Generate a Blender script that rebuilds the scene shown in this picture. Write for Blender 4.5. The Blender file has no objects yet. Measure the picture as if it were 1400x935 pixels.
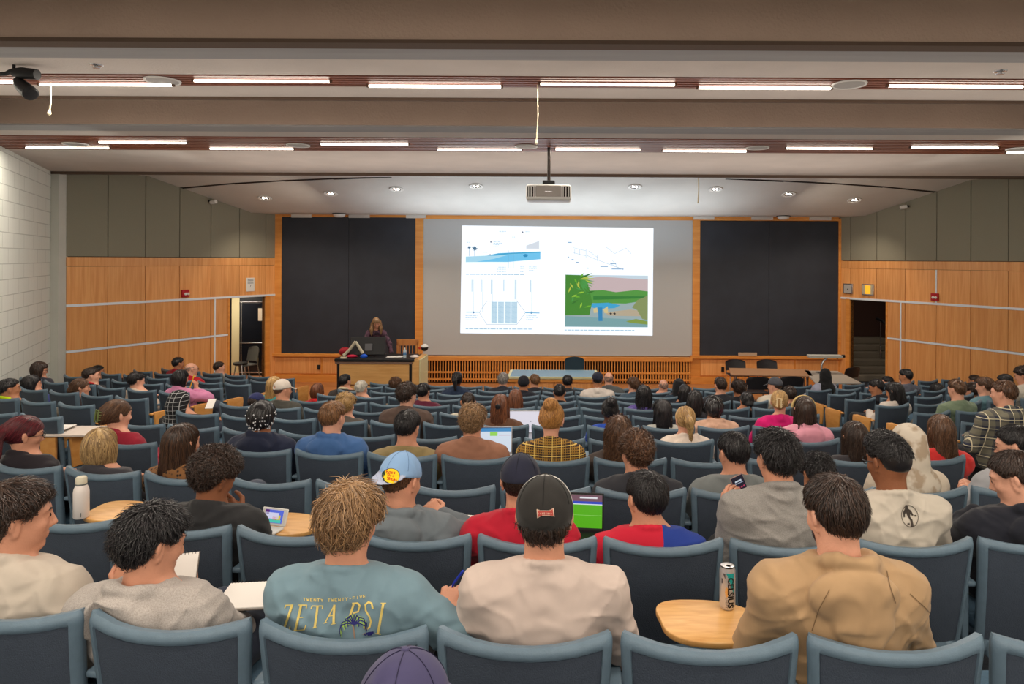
import bpy, math, random
import numpy as np
from mathutils import Vector, Matrix
from mathutils.bvhtree import BVHTree
SC = bpy.context.scene
COL = SC.collection
PI = math.pi
random.seed(4)

# ------------------------------------------------------------------ camera, world, exposure
F, X0, Y0, CZ, ROLL = 918.0, 763.0, 355.0, 3.226, 0.0052
cam = bpy.data.cameras.new('camera'); cam_o = bpy.data.objects.new('camera', cam); COL.objects.link(cam_o)
cam.sensor_width = 36.0; cam.lens = 36.0 * F / 1400
cam.shift_x = -(X0 - 700) / 1400; cam.shift_y = -(467.5 - Y0) / 1400
cam.clip_start = 0.05; cam.clip_end = 100
cam_o.location = (0, 0, CZ)
cam_o.rotation_euler = (Matrix.Rotation(PI / 2, 4, 'X') @ Matrix.Rotation(ROLL, 4, 'Z')).to_euler()
SC.camera = cam_o
w = bpy.data.worlds.new('world'); SC.world = w; w.use_nodes = True
w.node_tree.nodes['Background'].inputs[0].default_value = (0.9, 0.93, 1, 1)
w.node_tree.nodes['Background'].inputs[1].default_value = 0.0
EXPO = 0.45
SC.view_settings.view_transform = 'Standard'; SC.view_settings.look = 'None'
SC.view_settings.gamma = 1.0; SC.view_settings.use_curve_mapping = False
SC.view_settings.exposure = EXPO
SC.cycles.use_denoising = True
SC.cycles.max_bounces = 6; SC.cycles.diffuse_bounces = 4; SC.cycles.glossy_bounces = 2
SC.cycles.transparent_max_bounces = 6; SC.cycles.sample_clamp_indirect = 4.0
TUBE_W = 7.0      # strength of the fluorescent tubes
TUBE_LAMP = 18.0    # watts thrown downwards by each tube
SPOT_W = 85.0      # watts of each downlight over the stage
WASH_W = 24.0

def area_lamp(name, loc, sx, sy, watt, color=(1, 1, 1), rot=(0, 0, 0), spread=None):
    l = bpy.data.lights.new(name, 'AREA'); l.shape = 'RECTANGLE'; l.size = sx; l.size_y = sy
    l.energy = watt; l.color = color
    if spread: l.spread = spread
    o = bpy.data.objects.new(name, l); o.location = loc; o.rotation_euler = rot; COL.objects.link(o)
    return o

# added fill lamps without fixtures, for ceiling, stage, side walls and rear
for _y, _sy, _w in ((1.8, 2.4, 26), (6.6, 3.0, 38), (11.2, 2.4, 46)):
    area_lamp('ceiling_fill', (0, _y, 3.95), 12, _sy, _w, (1, 0.88, 0.78), (PI, 0, 0))  # added upward fill that brightens the soffits
area_lamp('stage_ceiling_fill', (0, 15.7, 3.1), 8, 1.2, 75, (0.80, 0.92, 1.0), (PI, 0, 0))  # added bluish fill standing in for the screen's glow on the stage ceiling
for _s in (-1, 1): area_lamp('wall_fill', (_s * 5.6, 9.8, 4.0), 1.0, 3.0, 9, (1, 0.97, 0.9), (0, _s * -1.35, 0)); area_lamp('wall_fill', (_s * 5.2, 14.6, 3.9), 1.0, 2.0, 10, (1, 0.88, 0.74), (0, _s * -1.25, 0))  # added fills that brighten the side walls, no fixtures there
area_lamp('rear_fill', (0, -3.2, 4.2), 9, 1.2, 60, (1, 0.93, 0.86), (math.radians(62), 0, 0))  # added fill from behind the camera for seat backs and clothes

def P(px, py, Y):
    dx, dy = px - X0, py - Y0
    dx, dy = dx + ROLL * dy, dy - ROLL * dx
    return Vector((dx * Y / F, Y, CZ - dy * Y / F))

# ------------------------------------------------------------------ helpers
def S(r, g, b):
    f = lambda c: (c / 255 / 12.92) if c / 255 <= 0.04045 else ((c / 255 + 0.055) / 1.055) ** 2.4
    return (f(r), f(g), f(b), 1)

MATS = {}
def mat(name, col, rough=0.6, metal=0.0, var=0.0, scale=8.0, bump=0.0, bscale=60.0, emit=None, stretch=None, sheen=0.0, alpha=None, coord='Object'):
    if name in MATS: return MATS[name]
    m = bpy.data.materials.new(name); m.use_nodes = True; MATS[name] = m
    nt = m.node_tree; b = nt.nodes['Principled BSDF']
    if len(col) == 3: col = (*col, 1)
    b.inputs['Base Color'].default_value = col
    b.inputs['Roughness'].default_value = rough; b.inputs['Metallic'].default_value = metal
    b.inputs['Specular IOR Level'].default_value = 0.35
    if sheen: b.inputs['Sheen Weight'].default_value = sheen
    if emit is not None:
        b.inputs['Emission Color'].default_value = (*emit[:3], 1); b.inputs['Emission Strength'].default_value = emit[3]
    if var or bump:
        tc = nt.nodes.new('ShaderNodeTexCoord'); mp = nt.nodes.new('ShaderNodeMapping')
        nt.links.new(tc.outputs[coord], mp.inputs[0])
        if stretch: mp.inputs['Scale'].default_value = stretch
    if var:
        n = nt.nodes.new('ShaderNodeTexNoise'); n.inputs['Scale'].default_value = scale; n.inputs['Detail'].default_value = 4
        nt.links.new(mp.outputs[0], n.inputs['Vector'])
        r = nt.nodes.new('ShaderNodeMix'); r.data_type = 'RGBA'
        r.inputs[6].default_value = tuple(c * (1 - var) for c in col[:3]) + (1,)
        r.inputs[7].default_value = tuple(min(1, c * (1 + var)) for c in col[:3]) + (1,)
        cr = nt.nodes.new('ShaderNodeMapRange'); cr.inputs[1].default_value = 0.3; cr.inputs[2].default_value = 0.7
        nt.links.new(n.outputs['Fac'], cr.inputs[0]); nt.links.new(cr.outputs[0], r.inputs[0])
        nt.links.new(r.outputs[2], b.inputs['Base Color'])
    if bump:
        n2 = nt.nodes.new('ShaderNodeTexNoise'); n2.inputs['Scale'].default_value = bscale; n2.inputs['Detail'].default_value = 3
        nt.links.new(mp.outputs[0], n2.inputs['Vector'])
        bp = nt.nodes.new('ShaderNodeBump'); bp.inputs['Strength'].default_value = bump; bp.inputs['Distance'].default_value = 0.01
        nt.links.new(n2.outputs['Fac'], bp.inputs['Height']); nt.links.new(bp.outputs[0], b.inputs['Normal'])
    return m

def tag(o, label=None, cat=None, group=None, kind=None):
    if label: o['label'] = label
    if cat: o['category'] = cat
    if group: o['group'] = group
    if kind: o['kind'] = kind
    return o

def empty(name, loc=(0, 0, 0), rz=0.0, label=None, cat=None, group=None):
    o = bpy.data.objects.new(name, None); COL.objects.link(o); o.location = loc; o.rotation_euler = (0, 0, rz)
    o.empty_display_size = 0.1
    return tag(o, label, cat, group)

class MB:
    def __init__(s): s.v = []; s.f = []; s.mi = []; s.uv = None
    def add(s, vs, fs, m=0):
        n = len(s.v); s.v += [tuple(v) for v in vs]; s.f += [tuple(i + n for i in f) for f in fs]; s.mi += [m] * len(fs); return s
    def box(s, x0, x1, y0, y1, z0, z1, M=None, m=0):
        vs = [Vector((x, y, z)) for z in (z0, z1) for y in (y0, y1) for x in (x0, x1)]
        if M is not None: vs = [M @ v for v in vs]
        return s.add(vs, [(0, 2, 3, 1), (4, 5, 7, 6), (0, 1, 5, 4), (2, 6, 7, 3), (0, 4, 6, 2), (1, 3, 7, 5)], m)
    def prism(s, poly, h0, h1, fn, m=0):
        # poly 2D points, fn(a,b,h) -> 3D
        n = len(poly)
        vs = [fn(a, b, h0) for a, b in poly] + [fn(a, b, h1) for a, b in poly]
        fs = [tuple(range(n))[::-1], tuple(range(n, 2 * n))] + [(i, (i + 1) % n, n + (i + 1) % n, n + i) for i in range(n)]
        return s.add(vs, fs, m)
    def tube(s, pts, rad, seg=8, cap=True, m=0):
        pts = [Vector(p) for p in pts]; n = len(pts)
        if not hasattr(rad, '__len__'): rad = [rad] * n
        up = None; rings = []
        for i, p in enumerate(pts):
            t = (pts[min(i + 1, n - 1)] - pts[max(i - 1, 0)]).normalized()
            if up is None:
                up = Vector((0, 0, 1)) if abs(t.z) < 0.9 else Vector((1, 0, 0))
            a = t.cross(up).normalized(); b = a.cross(t).normalized(); up = b
            rings.append([p + (a * math.cos(q) + b * math.sin(q)) * rad[i] for q in [2 * PI * k / seg for k in range(seg)]])
        vs = [v for r in rings for v in r]
        fs = [(i * seg + k, i * seg + (k + 1) % seg, (i + 1) * seg + (k + 1) % seg, (i + 1) * seg + k) for i in range(n - 1) for k in range(seg)]
        if cap: fs += [tuple(range(seg))[::-1], tuple(range((n - 1) * seg, n * seg))]
        return s.add(vs, fs, m)
    def lathe(s, prof, seg=24, c=(0, 0, 0), M=None, m=0):
        vs = []; c = Vector(c)
        for r, z in prof:
            for k in range(seg):
                q = 2 * PI * k / seg; v = Vector((r * math.cos(q), r * math.sin(q), z))
                vs.append((M @ v if M is not None else v) + c)
        n = len(prof)
        fs = [(i * seg + k, i * seg + (k + 1) % seg, (i + 1) * seg + (k + 1) % seg, (i + 1) * seg + k) for i in range(n - 1) for k in range(seg)]
        if prof[0][0] > 1e-5: fs.append(tuple(range(seg))[::-1])
        if prof[-1][0] > 1e-5: fs.append(tuple(range((n - 1) * seg, n * seg)))
        return s.add(vs, fs, m)
    def mesh(s, name):
        me = bpy.data.meshes.new(name); me.from_pydata(s.v, [], s.f); me.update()
        for p, k in zip(me.polygons, s.mi): p.material_index = k
        return me
    def build(s, name, mats, parent=None, smooth=False, bevel=0.0, loc=None):
        me = s.mesh(name)
        o = link(name, me, mats, parent)
        if smooth:
            me.shade_smooth(); me.set_sharp_from_angle(angle=math.radians(40))
        if bevel:
            b = o.modifiers.new('bevel', 'BEVEL'); b.width = bevel; b.segments = 2; b.limit_method = 'ANGLE'
            me.shade_smooth(); me.set_sharp_from_angle(angle=math.radians(50))
        if loc is not None: o.location = loc
        return o

def link(name, me, mats, parent=None):
    o = bpy.data.objects.new(name, me); COL.objects.link(o)
    for m in (mats if isinstance(mats, (list, tuple)) else [mats]): me.materials.append(m)
    if parent is not None: o.parent = parent
    return o

def box_uv(me, scale=1.0):
    """UV in metres: u along the face's horizontal direction, v up (or second horizontal)."""
    uv = me.uv_layers.new(name='UVMap')
    for p in me.polygons:
        n = p.normal
        if abs(n.z) > 0.7: a, b = Vector((1, 0, 0)), Vector((0, 1, 0))
        else: a = Vector((0, 0, 1)).cross(n).normalized(); b = Vector((0, 0, 1))
        for li in p.loop_indices:
            co = me.vertices[me.loops[li].vertex_index].co
            uv.data[li].uv = (co.dot(a) * scale, co.dot(b) * scale)

def struct(name, mb, m, smooth=False, bevel=0.0, uv=False):
    o = mb.build(name, m, None, smooth, bevel); o['kind'] = 'structure'
    if uv: box_uv(o.data)
    return o

def copy_tree(o, parent=None):
    c = o.copy(); COL.objects.link(c)
    if parent is not None: c.parent = parent
    for ch in o.children: copy_tree(ch, c)
    return c

def rings_wood(name, c1, c2, rough=0.42, scale=(1, 1, 1), island=True, coord='Object', ns=3.0):
    m = bpy.data.materials.new(name); m.use_nodes = True; nt = m.node_tree; b = nt.nodes['Principled BSDF']; MATS[name] = m
    tc = nt.nodes.new('ShaderNodeTexCoord'); mp = nt.nodes.new('ShaderNodeMapping'); mp.inputs['Scale'].default_value = scale
    nt.links.new(tc.outputs[coord], mp.inputs[0])
    n = nt.nodes.new('ShaderNodeTexNoise'); n.inputs['Scale'].default_value = ns; n.inputs['Detail'].default_value = 6; n.inputs['Distortion'].default_value = 0.6
    nt.links.new(mp.outputs[0], n.inputs['Vector'])
    r = nt.nodes.new('ShaderNodeMix'); r.data_type = 'RGBA'; r.inputs[6].default_value = c1; r.inputs[7].default_value = c2
    cr = nt.nodes.new('ShaderNodeMapRange'); cr.inputs[1].default_value = 0.32; cr.inputs[2].default_value = 0.68
    nt.links.new(n.outputs['Fac'], cr.inputs[0]); nt.links.new(cr.outputs[0], r.inputs[0])
    out = r.outputs[2]
    if island:
        g = nt.nodes.new('ShaderNodeNewGeometry'); h = nt.nodes.new('ShaderNodeHueSaturation')
        mr = nt.nodes.new('ShaderNodeMapRange'); mr.inputs[3].default_value = 0.88; mr.inputs[4].default_value = 1.12
        nt.links.new(g.outputs['Random Per Island'], mr.inputs[0]); nt.links.new(mr.outputs[0], h.inputs['Value'])
        nt.links.new(out, h.inputs['Color']); out = h.outputs[0]
    nt.links.new(out, b.inputs['Base Color']); b.inputs['Roughness'].default_value = rough
    return m

M_PAINT = mat('ceiling_paint', S(206, 196, 188), 0.9, var=0.05, scale=2.0, bump=0.35, bscale=45)
M_BEAM_SHADED = mat('beam_paint_shaded', S(186, 162, 146), 0.9, var=0.05, scale=1.5, bump=0.6, bscale=40)  # beam faces' dim warm light put into a browner tone of the paint
M_LIP = mat('beam_lip_paint', S(160, 158, 158), 0.8, var=0.06, scale=3.0, stretch=(0.3, 3, 1))
M_CEIL2 = mat('stage_ceiling_paint', S(206, 202, 196), 0.9, var=0.05, scale=1.2, bump=0.25, bscale=30)
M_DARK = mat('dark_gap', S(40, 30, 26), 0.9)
M_SLAT = rings_wood('slat_wood', S(104, 52, 36), S(140, 78, 56), 0.45, (0.4, 8, 8))
M_WOOD = rings_wood('panel_wood', S(212, 143, 80), S(230, 167, 104), 0.4, (7, 7, 0.35))
M_WOOD2 = rings_wood('trim_wood', S(208, 132, 56), S(224, 154, 76), 0.4, (0.5, 0.5, 4), island=False)
M_FABRIC = mat('acoustic_fabric', S(136, 132, 116), 0.95, var=0.06, scale=160, bump=0.3, bscale=300)
M_SILVER = mat('silver_trim', S(226, 234, 244), 0.35, 0.1)
M_CARPET = mat('carpet', S(56, 60, 70), 0.95, var=0.25, scale=90, bump=0.5, bscale=200)
M_STAGE = rings_wood('stage_floor_wood', S(168, 108, 60), S(190, 126, 74), 0.5, (0.5, 6, 1), island=False)
M_SLATE = mat('chalkboard_slate', S(44, 48, 58), 0.55, var=0.14, scale=2.2)
M_SCREEN = mat('screen_fabric', S(182, 184, 186), 0.85)
M_BLACK = mat('black_plastic', S(24, 24, 27), 0.5)
M_CHROME = mat('chrome', S(190, 190, 192), 0.25, 0.9)
M_WHITE = mat('white_plastic', S(226, 224, 220), 0.45)
# ------------------------------------------------------------------ the room
ZS = 4.87                       # soffit height
FY = 17.5                       # front wall
AX, AY = 9.6, 13.1              # near corner of the splayed wood wall
BX = 7.34
NTOT = 6.44                     # wall panels along the splay
def ceiling_room():
    # soffit slabs across the hall with open coffers between them
    mb = MB()
    for y0, y1 in ((-4.0, -1.2), (-0.2, 3.55), (5.10, 6.02), (6.42, 6.87), (8.27, 9.08), (10.26, 12.9)):
        mb.box(-10.6, 10.6, y0, y1, ZS, ZS + 0.9)
    struct('ceiling', mb, M_PAINT)
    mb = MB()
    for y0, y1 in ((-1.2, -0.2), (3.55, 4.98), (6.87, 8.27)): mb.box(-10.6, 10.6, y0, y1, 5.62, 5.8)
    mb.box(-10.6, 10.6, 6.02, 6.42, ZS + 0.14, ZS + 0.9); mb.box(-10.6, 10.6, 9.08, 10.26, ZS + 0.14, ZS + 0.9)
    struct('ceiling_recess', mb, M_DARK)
    # faces of the beams that look back at the seats
    mb = MB(); mb.box(-10.6, 10.6, 4.98, 5.10, ZS - 0.02, 5.7); mb.box(-10.6, 10.6, 8.24, 8.27, ZS, 5.7)
    struct('ceiling_beam', mb, M_BEAM_SHADED)
    mb = MB(); mb.box(-10.6, 10.6, 5.10, 5.44, ZS - 0.03, ZS); mb.box(-10.6, 10.6, 8.27, 8.62, ZS - 0.02, ZS)
    struct('ceiling_lip', mb, M_LIP)
    mb = MB(); mb.box(-10.6, 10.6, 5.44, 5.50, ZS - 0.012, ZS); mb.box(-10.6, 10.6, 12.87, 12.95, ZS - 0.05, ZS + 0.2)
    mb.box(-10.6, 10.6, 6.84, 6.875, ZS - 0.03, ZS + 0.1); mb.box(-10.6, 10.6, 4.96, 5.1, ZS - 0.05, ZS - 0.02)
    struct('trim_1', mb, mat('trim_brown', S(96, 78, 66), 0.8))
    mb = MB()
    for y0, y1, n in ((6.03, 6.41, 5), (9.1, 10.24, 9)):
        p = (y1 - y0) / n
        for i in range(n): mb.box(-10.6, 10.6, y0 + p * i + p * 0.18, y0 + p * (i + 1) - p * 0.18, ZS - 0.005, ZS + 0.06)
    struct('trim_2', mb, M_SLAT)
    # the ceiling over the stage
    mb = MB()
    sec = [(12.95, 5.0), (14.5, 4.985), (16.8, 4.365), (17.7, 4.365), (17.7, 5.6), (12.95, 5.6)]
    mb.prism(sec, -10.6, 10.6, lambda a, b, h: (h, a, b))
    o = struct('ceiling_front', mb, M_CEIL2)
    # dark curved joint in it
    zc = lambda y: 4.985 - (y - 14.5) * (0.62 / 2.3) if y > 14.5 else 4.985 + (14.5 - y) * 0.0097
    mb = MB()
    for s in (-1, 1):
        pts = [(s * 8.55, 15.15), (s * 7.2, 14.86), (s * 6.0, 14.68), (s * 4.9, 14.56), (s * 3.6, 14.45)]
        for (xa, ya), (xb, yb) in zip(pts, pts[1:]):
            mb.add([(xa, ya, zc(ya) - 0.008), (xb, yb, zc(yb) - 0.008), (xb, yb + 0.05, zc(yb + 0.05) - 0.008), (xa, ya + 0.07, zc(ya + 0.07) - 0.008),
                    (xa, ya, zc(ya) + 0.03), (xb, yb, zc(yb) + 0.03), (xb, yb + 0.05, zc(yb + 0.05) + 0.03), (xa, ya + 0.07, zc(ya + 0.07) + 0.03)],
                   [(0, 1, 2, 3), (4, 7, 6, 5), (0, 4, 5, 1), (3, 2, 6, 7), (0, 3, 7, 4), (1, 5, 6, 2)])
    struct('trim_3', mb, M_DARK)
ceiling_room()

def wallM(s):
    """frame of the splayed wall: x along it from the near corner, y into the room is negative, z up"""
    d = Vector((-s * (AX - BX), FY - AY, 0)); L = d.length; u = d / L
    n = Vector((s * u.y, abs(u.x), 0))
    M = Matrix(((u.x, n.x, 0, s * AX), (u.y, n.y, 0, AY), (0, 0, 1, 0), (0, 0, 0, 1)))
    return M, L
_, WL = wallM(1); PW = WL / NTOT
def side_walls():
    D0, D1 = 4.62 * PW, 6.0 * PW
    for s, nm in ((-1, 'left'), (1, 'right')):
        M, L = wallM(s)
        bk = MB()
        bk.box(-0.1, D0, 0.02, 0.12, -0.3, 5.6, M); bk.box(D1, L + 0.02, 0.02, 0.12, -0.3, 5.6, M); bk.box(D0, D1, 0.02, 0.12, 2.24, 5.6, M)
        struct('wall_%s_core' % nm, bk, mat('wall_core', S(66, 48, 36), 0.9))
        wd = MB(); g = 0.006
        cols = [i * PW for i in range(7)] + [L]
        for a, b in zip(cols, cols[1:]):
            wd.box(a + g, b - g, -0.012, 0.03, 2.30, 3.04, M)
        wd.box(0, L, -0.018, 0.03, 3.046, 3.23, M)
        lo = [0, PW, 2 * PW, 3 * PW, 4 * PW, D0]
        for a, b in zip(lo, lo[1:]):
            if b - a < 0.06: continue
            wd.box(a + g, b - g, -0.012, 0.03, 1.40, 2.25, M); wd.box(a + g, b - g, -0.012, 0.03, 0.0, 1.35, M)
        wd.box(D1 + 0.02, L, -0.012, 0.03, 0.0, 2.25, M)
        struct('wall_%s_front' % nm, wd, M_WOOD)
        fb = MB()
        for a, b in zip(cols, cols[1:]): fb.box(a + g, b - g, -0.015, 0.03, 3.24, 5.2, M)
        struct('wall_%s_upper' % nm, fb, M_FABRIC, bevel=0.008)
        tr = MB()
        tr.box(0, L, -0.026, 0.0, 2.25, 2.30, M); tr.box(0, D0 - 0.02, -0.026, 0.0, 1.35, 1.395, M)
        tr.box(4.12 * PW, 4.12 * PW + 0.035, -0.022, 0.0, 0, 2.26, M)
        if s > 0: tr.box(3 * PW - 0.015, 3 * PW + 0.02, -0.022, 0.0, 2.3, 3.04, M)
        struct('trim_4' if s < 0 else 'trim_5', tr, M_SILVER)
        # door lining
        jb = MB(); jb.box(D1, D1 + 0.12, -0.03, 0.12, 0, 2.26, M); jb.box(D0 - 0.02, D0 + 0.03, -0.02, 0.12, 0, 2.26, M)
        struct('trim_6' if s < 0 else 'trim_7', jb, M_WOOD2)
        # pilaster and painted block wall, flaring outwards towards the front
        pb = MB(); pb.box(min(s * 9.6, s * 9.98), max(s * 9.6, s * 9.98), 12.9, 13.15, -0.3, 5.0)
        struct('wall_%s_pilaster' % nm, pb, mat('pilaster_paint', S(196, 196, 188), 0.8, var=0.04, scale=3))
        bw = MB(); q0, q1, q2 = (s * 9.8, 13.0), (s * 4.8, 3.06), (s * 4.8, -4.0)
        for (xa, ya), (xb, yb) in ((q0, q1), (q1, q2)):
            off = Vector((s * 0.3, 0))
            bw.prism([(xa, ya), (xb, yb), (xb + off.x, yb), (xa + off.x, ya)], -0.6, 5.0, lambda a, b, h: (a, b, h))
        struct('wall_%s_block' % nm, bw, block_mat(), uv=True)
def block_mat():
    if 'block' in MATS: return MATS['block']
    m = bpy.data.materials.new('painted_block'); m.use_nodes = True; MATS['block'] = m; nt = m.node_tree; b = nt.nodes['Principled BSDF']
    uv = nt.nodes.new('ShaderNodeUVMap'); br = nt.nodes.new('ShaderNodeTexBrick')
    br.inputs['Scale'].default_value = 1.0; br.inputs['Brick Width'].default_value = 0.62; br.inputs['Row Height'].default_value = 0.24
    br.inputs['Mortar Size'].default_value = 0.008; br.inputs['Color1'].default_value = S(226, 228, 220); br.inputs['Color2'].default_value = S(221, 224, 216)
    br.inputs['Mortar'].default_value = S(190, 192, 184); br.inputs['Mortar Smooth'].default_value = 0.3
    nt.links.new(uv.outputs[0], br.inputs[0]); nt.links.new(br.outputs[0], b.inputs['Base Color']); b.inputs['Roughness'].default_value = 0.7
    bp = nt.nodes.new('ShaderNodeBump'); bp.invert = True; bp.inputs['Strength'].default_value = 0.4; bp.inputs['Distance'].default_value = 0.01
    nt.links.new(br.outputs[1], bp.inputs['Height']); nt.links.new(bp.outputs[0], b.inputs['Normal'])
    return m
side_walls()

# ------------------------------------------------------------------ stepped floor
RA = 0.8
def rowY(k, X): return 1.94 + 0.95 * k + (X - RA) ** 2 / 44
def rowZ(k): return CZ - 0.85 - 1.0885 - 0.117 * k - {-1: 0.05, 0: 0.042, 1: 0.03, 2: 0.012}.get(k, 0.0)
def floors():
    xs = [-10.4 + 0.8 * i for i in range(27)]
    mb = MB()
    for k in range(-4, 12):
        z = max(rowZ(k), 0.0) if k < 11 else 0.0
        for xa, xb in zip(xs, xs[1:]):
            a0, b0 = rowY(k, xa) - 0.14, rowY(k, xb) - 0.14
            a1, b1 = (a0 + 0.95, b0 + 0.95) if k < 11 else (20.0, 20.0)
            mb.add([(xa, a0, z), (xb, b0, z), (xb, b1, z), (xa, a1, z), (xa, a0, z - 0.14), (xb, b0, z - 0.14), (xb, b1, z - 0.14), (xa, a1, z - 0.14)],
                   [(0, 1, 2, 3), (0, 4, 5, 1), (3, 2, 6, 7), (4, 7, 6, 5)])
    struct('floor', mb, M_CARPET)
    sf = MB(); sf.prism([(-7.9, 14.2), (7.9, 14.2), (7.4, 17.6), (-7.4, 17.6)], 0.002, 0.02, lambda a, b, h: (a, b, h))
    struct('floor_stage', sf, M_STAGE)
    bk = MB(); bk.box(-5, 5, -4.2, -4.0, 0, 6); struct('wall_back', bk, mat('back_paint', S(206, 200, 190), 0.9))
floors()

# ------------------------------------------------------------------ front wall
def FX(px): return (px - X0) * FY / F
def FZ(py): return CZ - (py - Y0) * FY / F
def front_wall():
    b = MB(); b.box(-7.5, 7.5, FY + 0.14, FY + 0.3, -0.3, 5.6); struct('wall_front', b, mat('front_core', S(150, 96, 48), 0.8))
    g = MB(); Z0 = lambda y: FZ(y)
    # wood framing round the boards and the screen
    for a, c, y0, y1 in ((376, 386, 294, 488), (568.5, 579, 297, 488), (946.5, 956.5, 297, 488), (1145.5, 1156, 297, 488)):
        g.box(FX(a), FX(c), FY - 0.06, FY + 0.13, Z0(y1), Z0(y0))
    g.box(FX(579), FX(946.5), FY - 0.05, FY + 0.13, Z0(300.5), 4.37)
    g.box(FX(386), FX(568.5), FY - 0.05, FY + 0.13, Z0(298.5), 4.37); g.box(FX(956.5), FX(1145.5), FY - 0.05, FY + 0.13, Z0(300.5), 4.37)
    for a, c in ((372, 581), (944, 1160)):
        g.box(FX(a), FX(c), FY - 0.12, FY + 0.13, Z0(488.5), Z0(484.5))
        g.box(FX(a), FX(c), FY - 0.03, FY + 0.13, Z0(523), Z0(488.5))
        g.box(FX(a), FX(c), FY - 0.1, FY + 0.13, 0.0, 0.2)
    struct('trim_8', g, M_WOOD2, bevel=0.004)
    p = MB()
    for a, c in ((375, 440), (443, 510), (513, 578), (958, 1010), (1013, 1085), (1088, 1146)):
        p.box(FX(a), FX(c), FY - 0.05, FY, Z0(512), Z0(490))
    struct('wall_front_wainscot', p, M_WOOD, bevel=0.006)
    # gray-painted blocks along the top
    t = MB()
    for a, c in ((400, 427), (478, 506), (556, 583), (947, 975), (1026, 1055), (1105, 1134)):
        t.box(FX(a), FX(c), FY - 0.11, FY - 0.04, Z0(299.5), 4.37)
    struct('trim_9', t, M_CEIL2)
    for a, c, y0, y1, lab in ((386, 568.5, 298.5, 487, 'large dark chalkboard on the front wall beside the lectern'),
                              (956.5, 1145.5, 301, 487, 'large dark chalkboard on the front wall behind the folding tables')):
        r = empty('chalkboard', (FX((a + c) / 2), FY, Z0(y1)), 0, lab, 'chalkboard')
        W = (FX(c) - FX(a)) / 2; H = Z0(y0) - Z0(y1)
        m = MB(); m.box(-W, -0.004, -0.03, 0.12, 0, H); m.box(0.004, W, -0.03, 0.12, 0, H); m.build('slate', M_SLATE, r)
        m = MB(); m.box(-W, W, -0.10, -0.03, 0.0, 0.03); m.build('chalk_tray', mat('tray_alu', S(120, 112, 104), 0.4, 0.5), r)
    # screen
    r = empty('projection_screen', (0, FY, Z0(486)), 0, 'wide grey projection screen showing a bright slide', 'screen')
    a, c = FX(579), FX(946.5); H = Z0(300.5) - Z0(486)
    m = MB(); m.box(a, c, -0.02, 0.12, 0, H); m.build('screen_surface', M_SCREEN, r)
    return r
SCREEN = front_wall()
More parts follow.
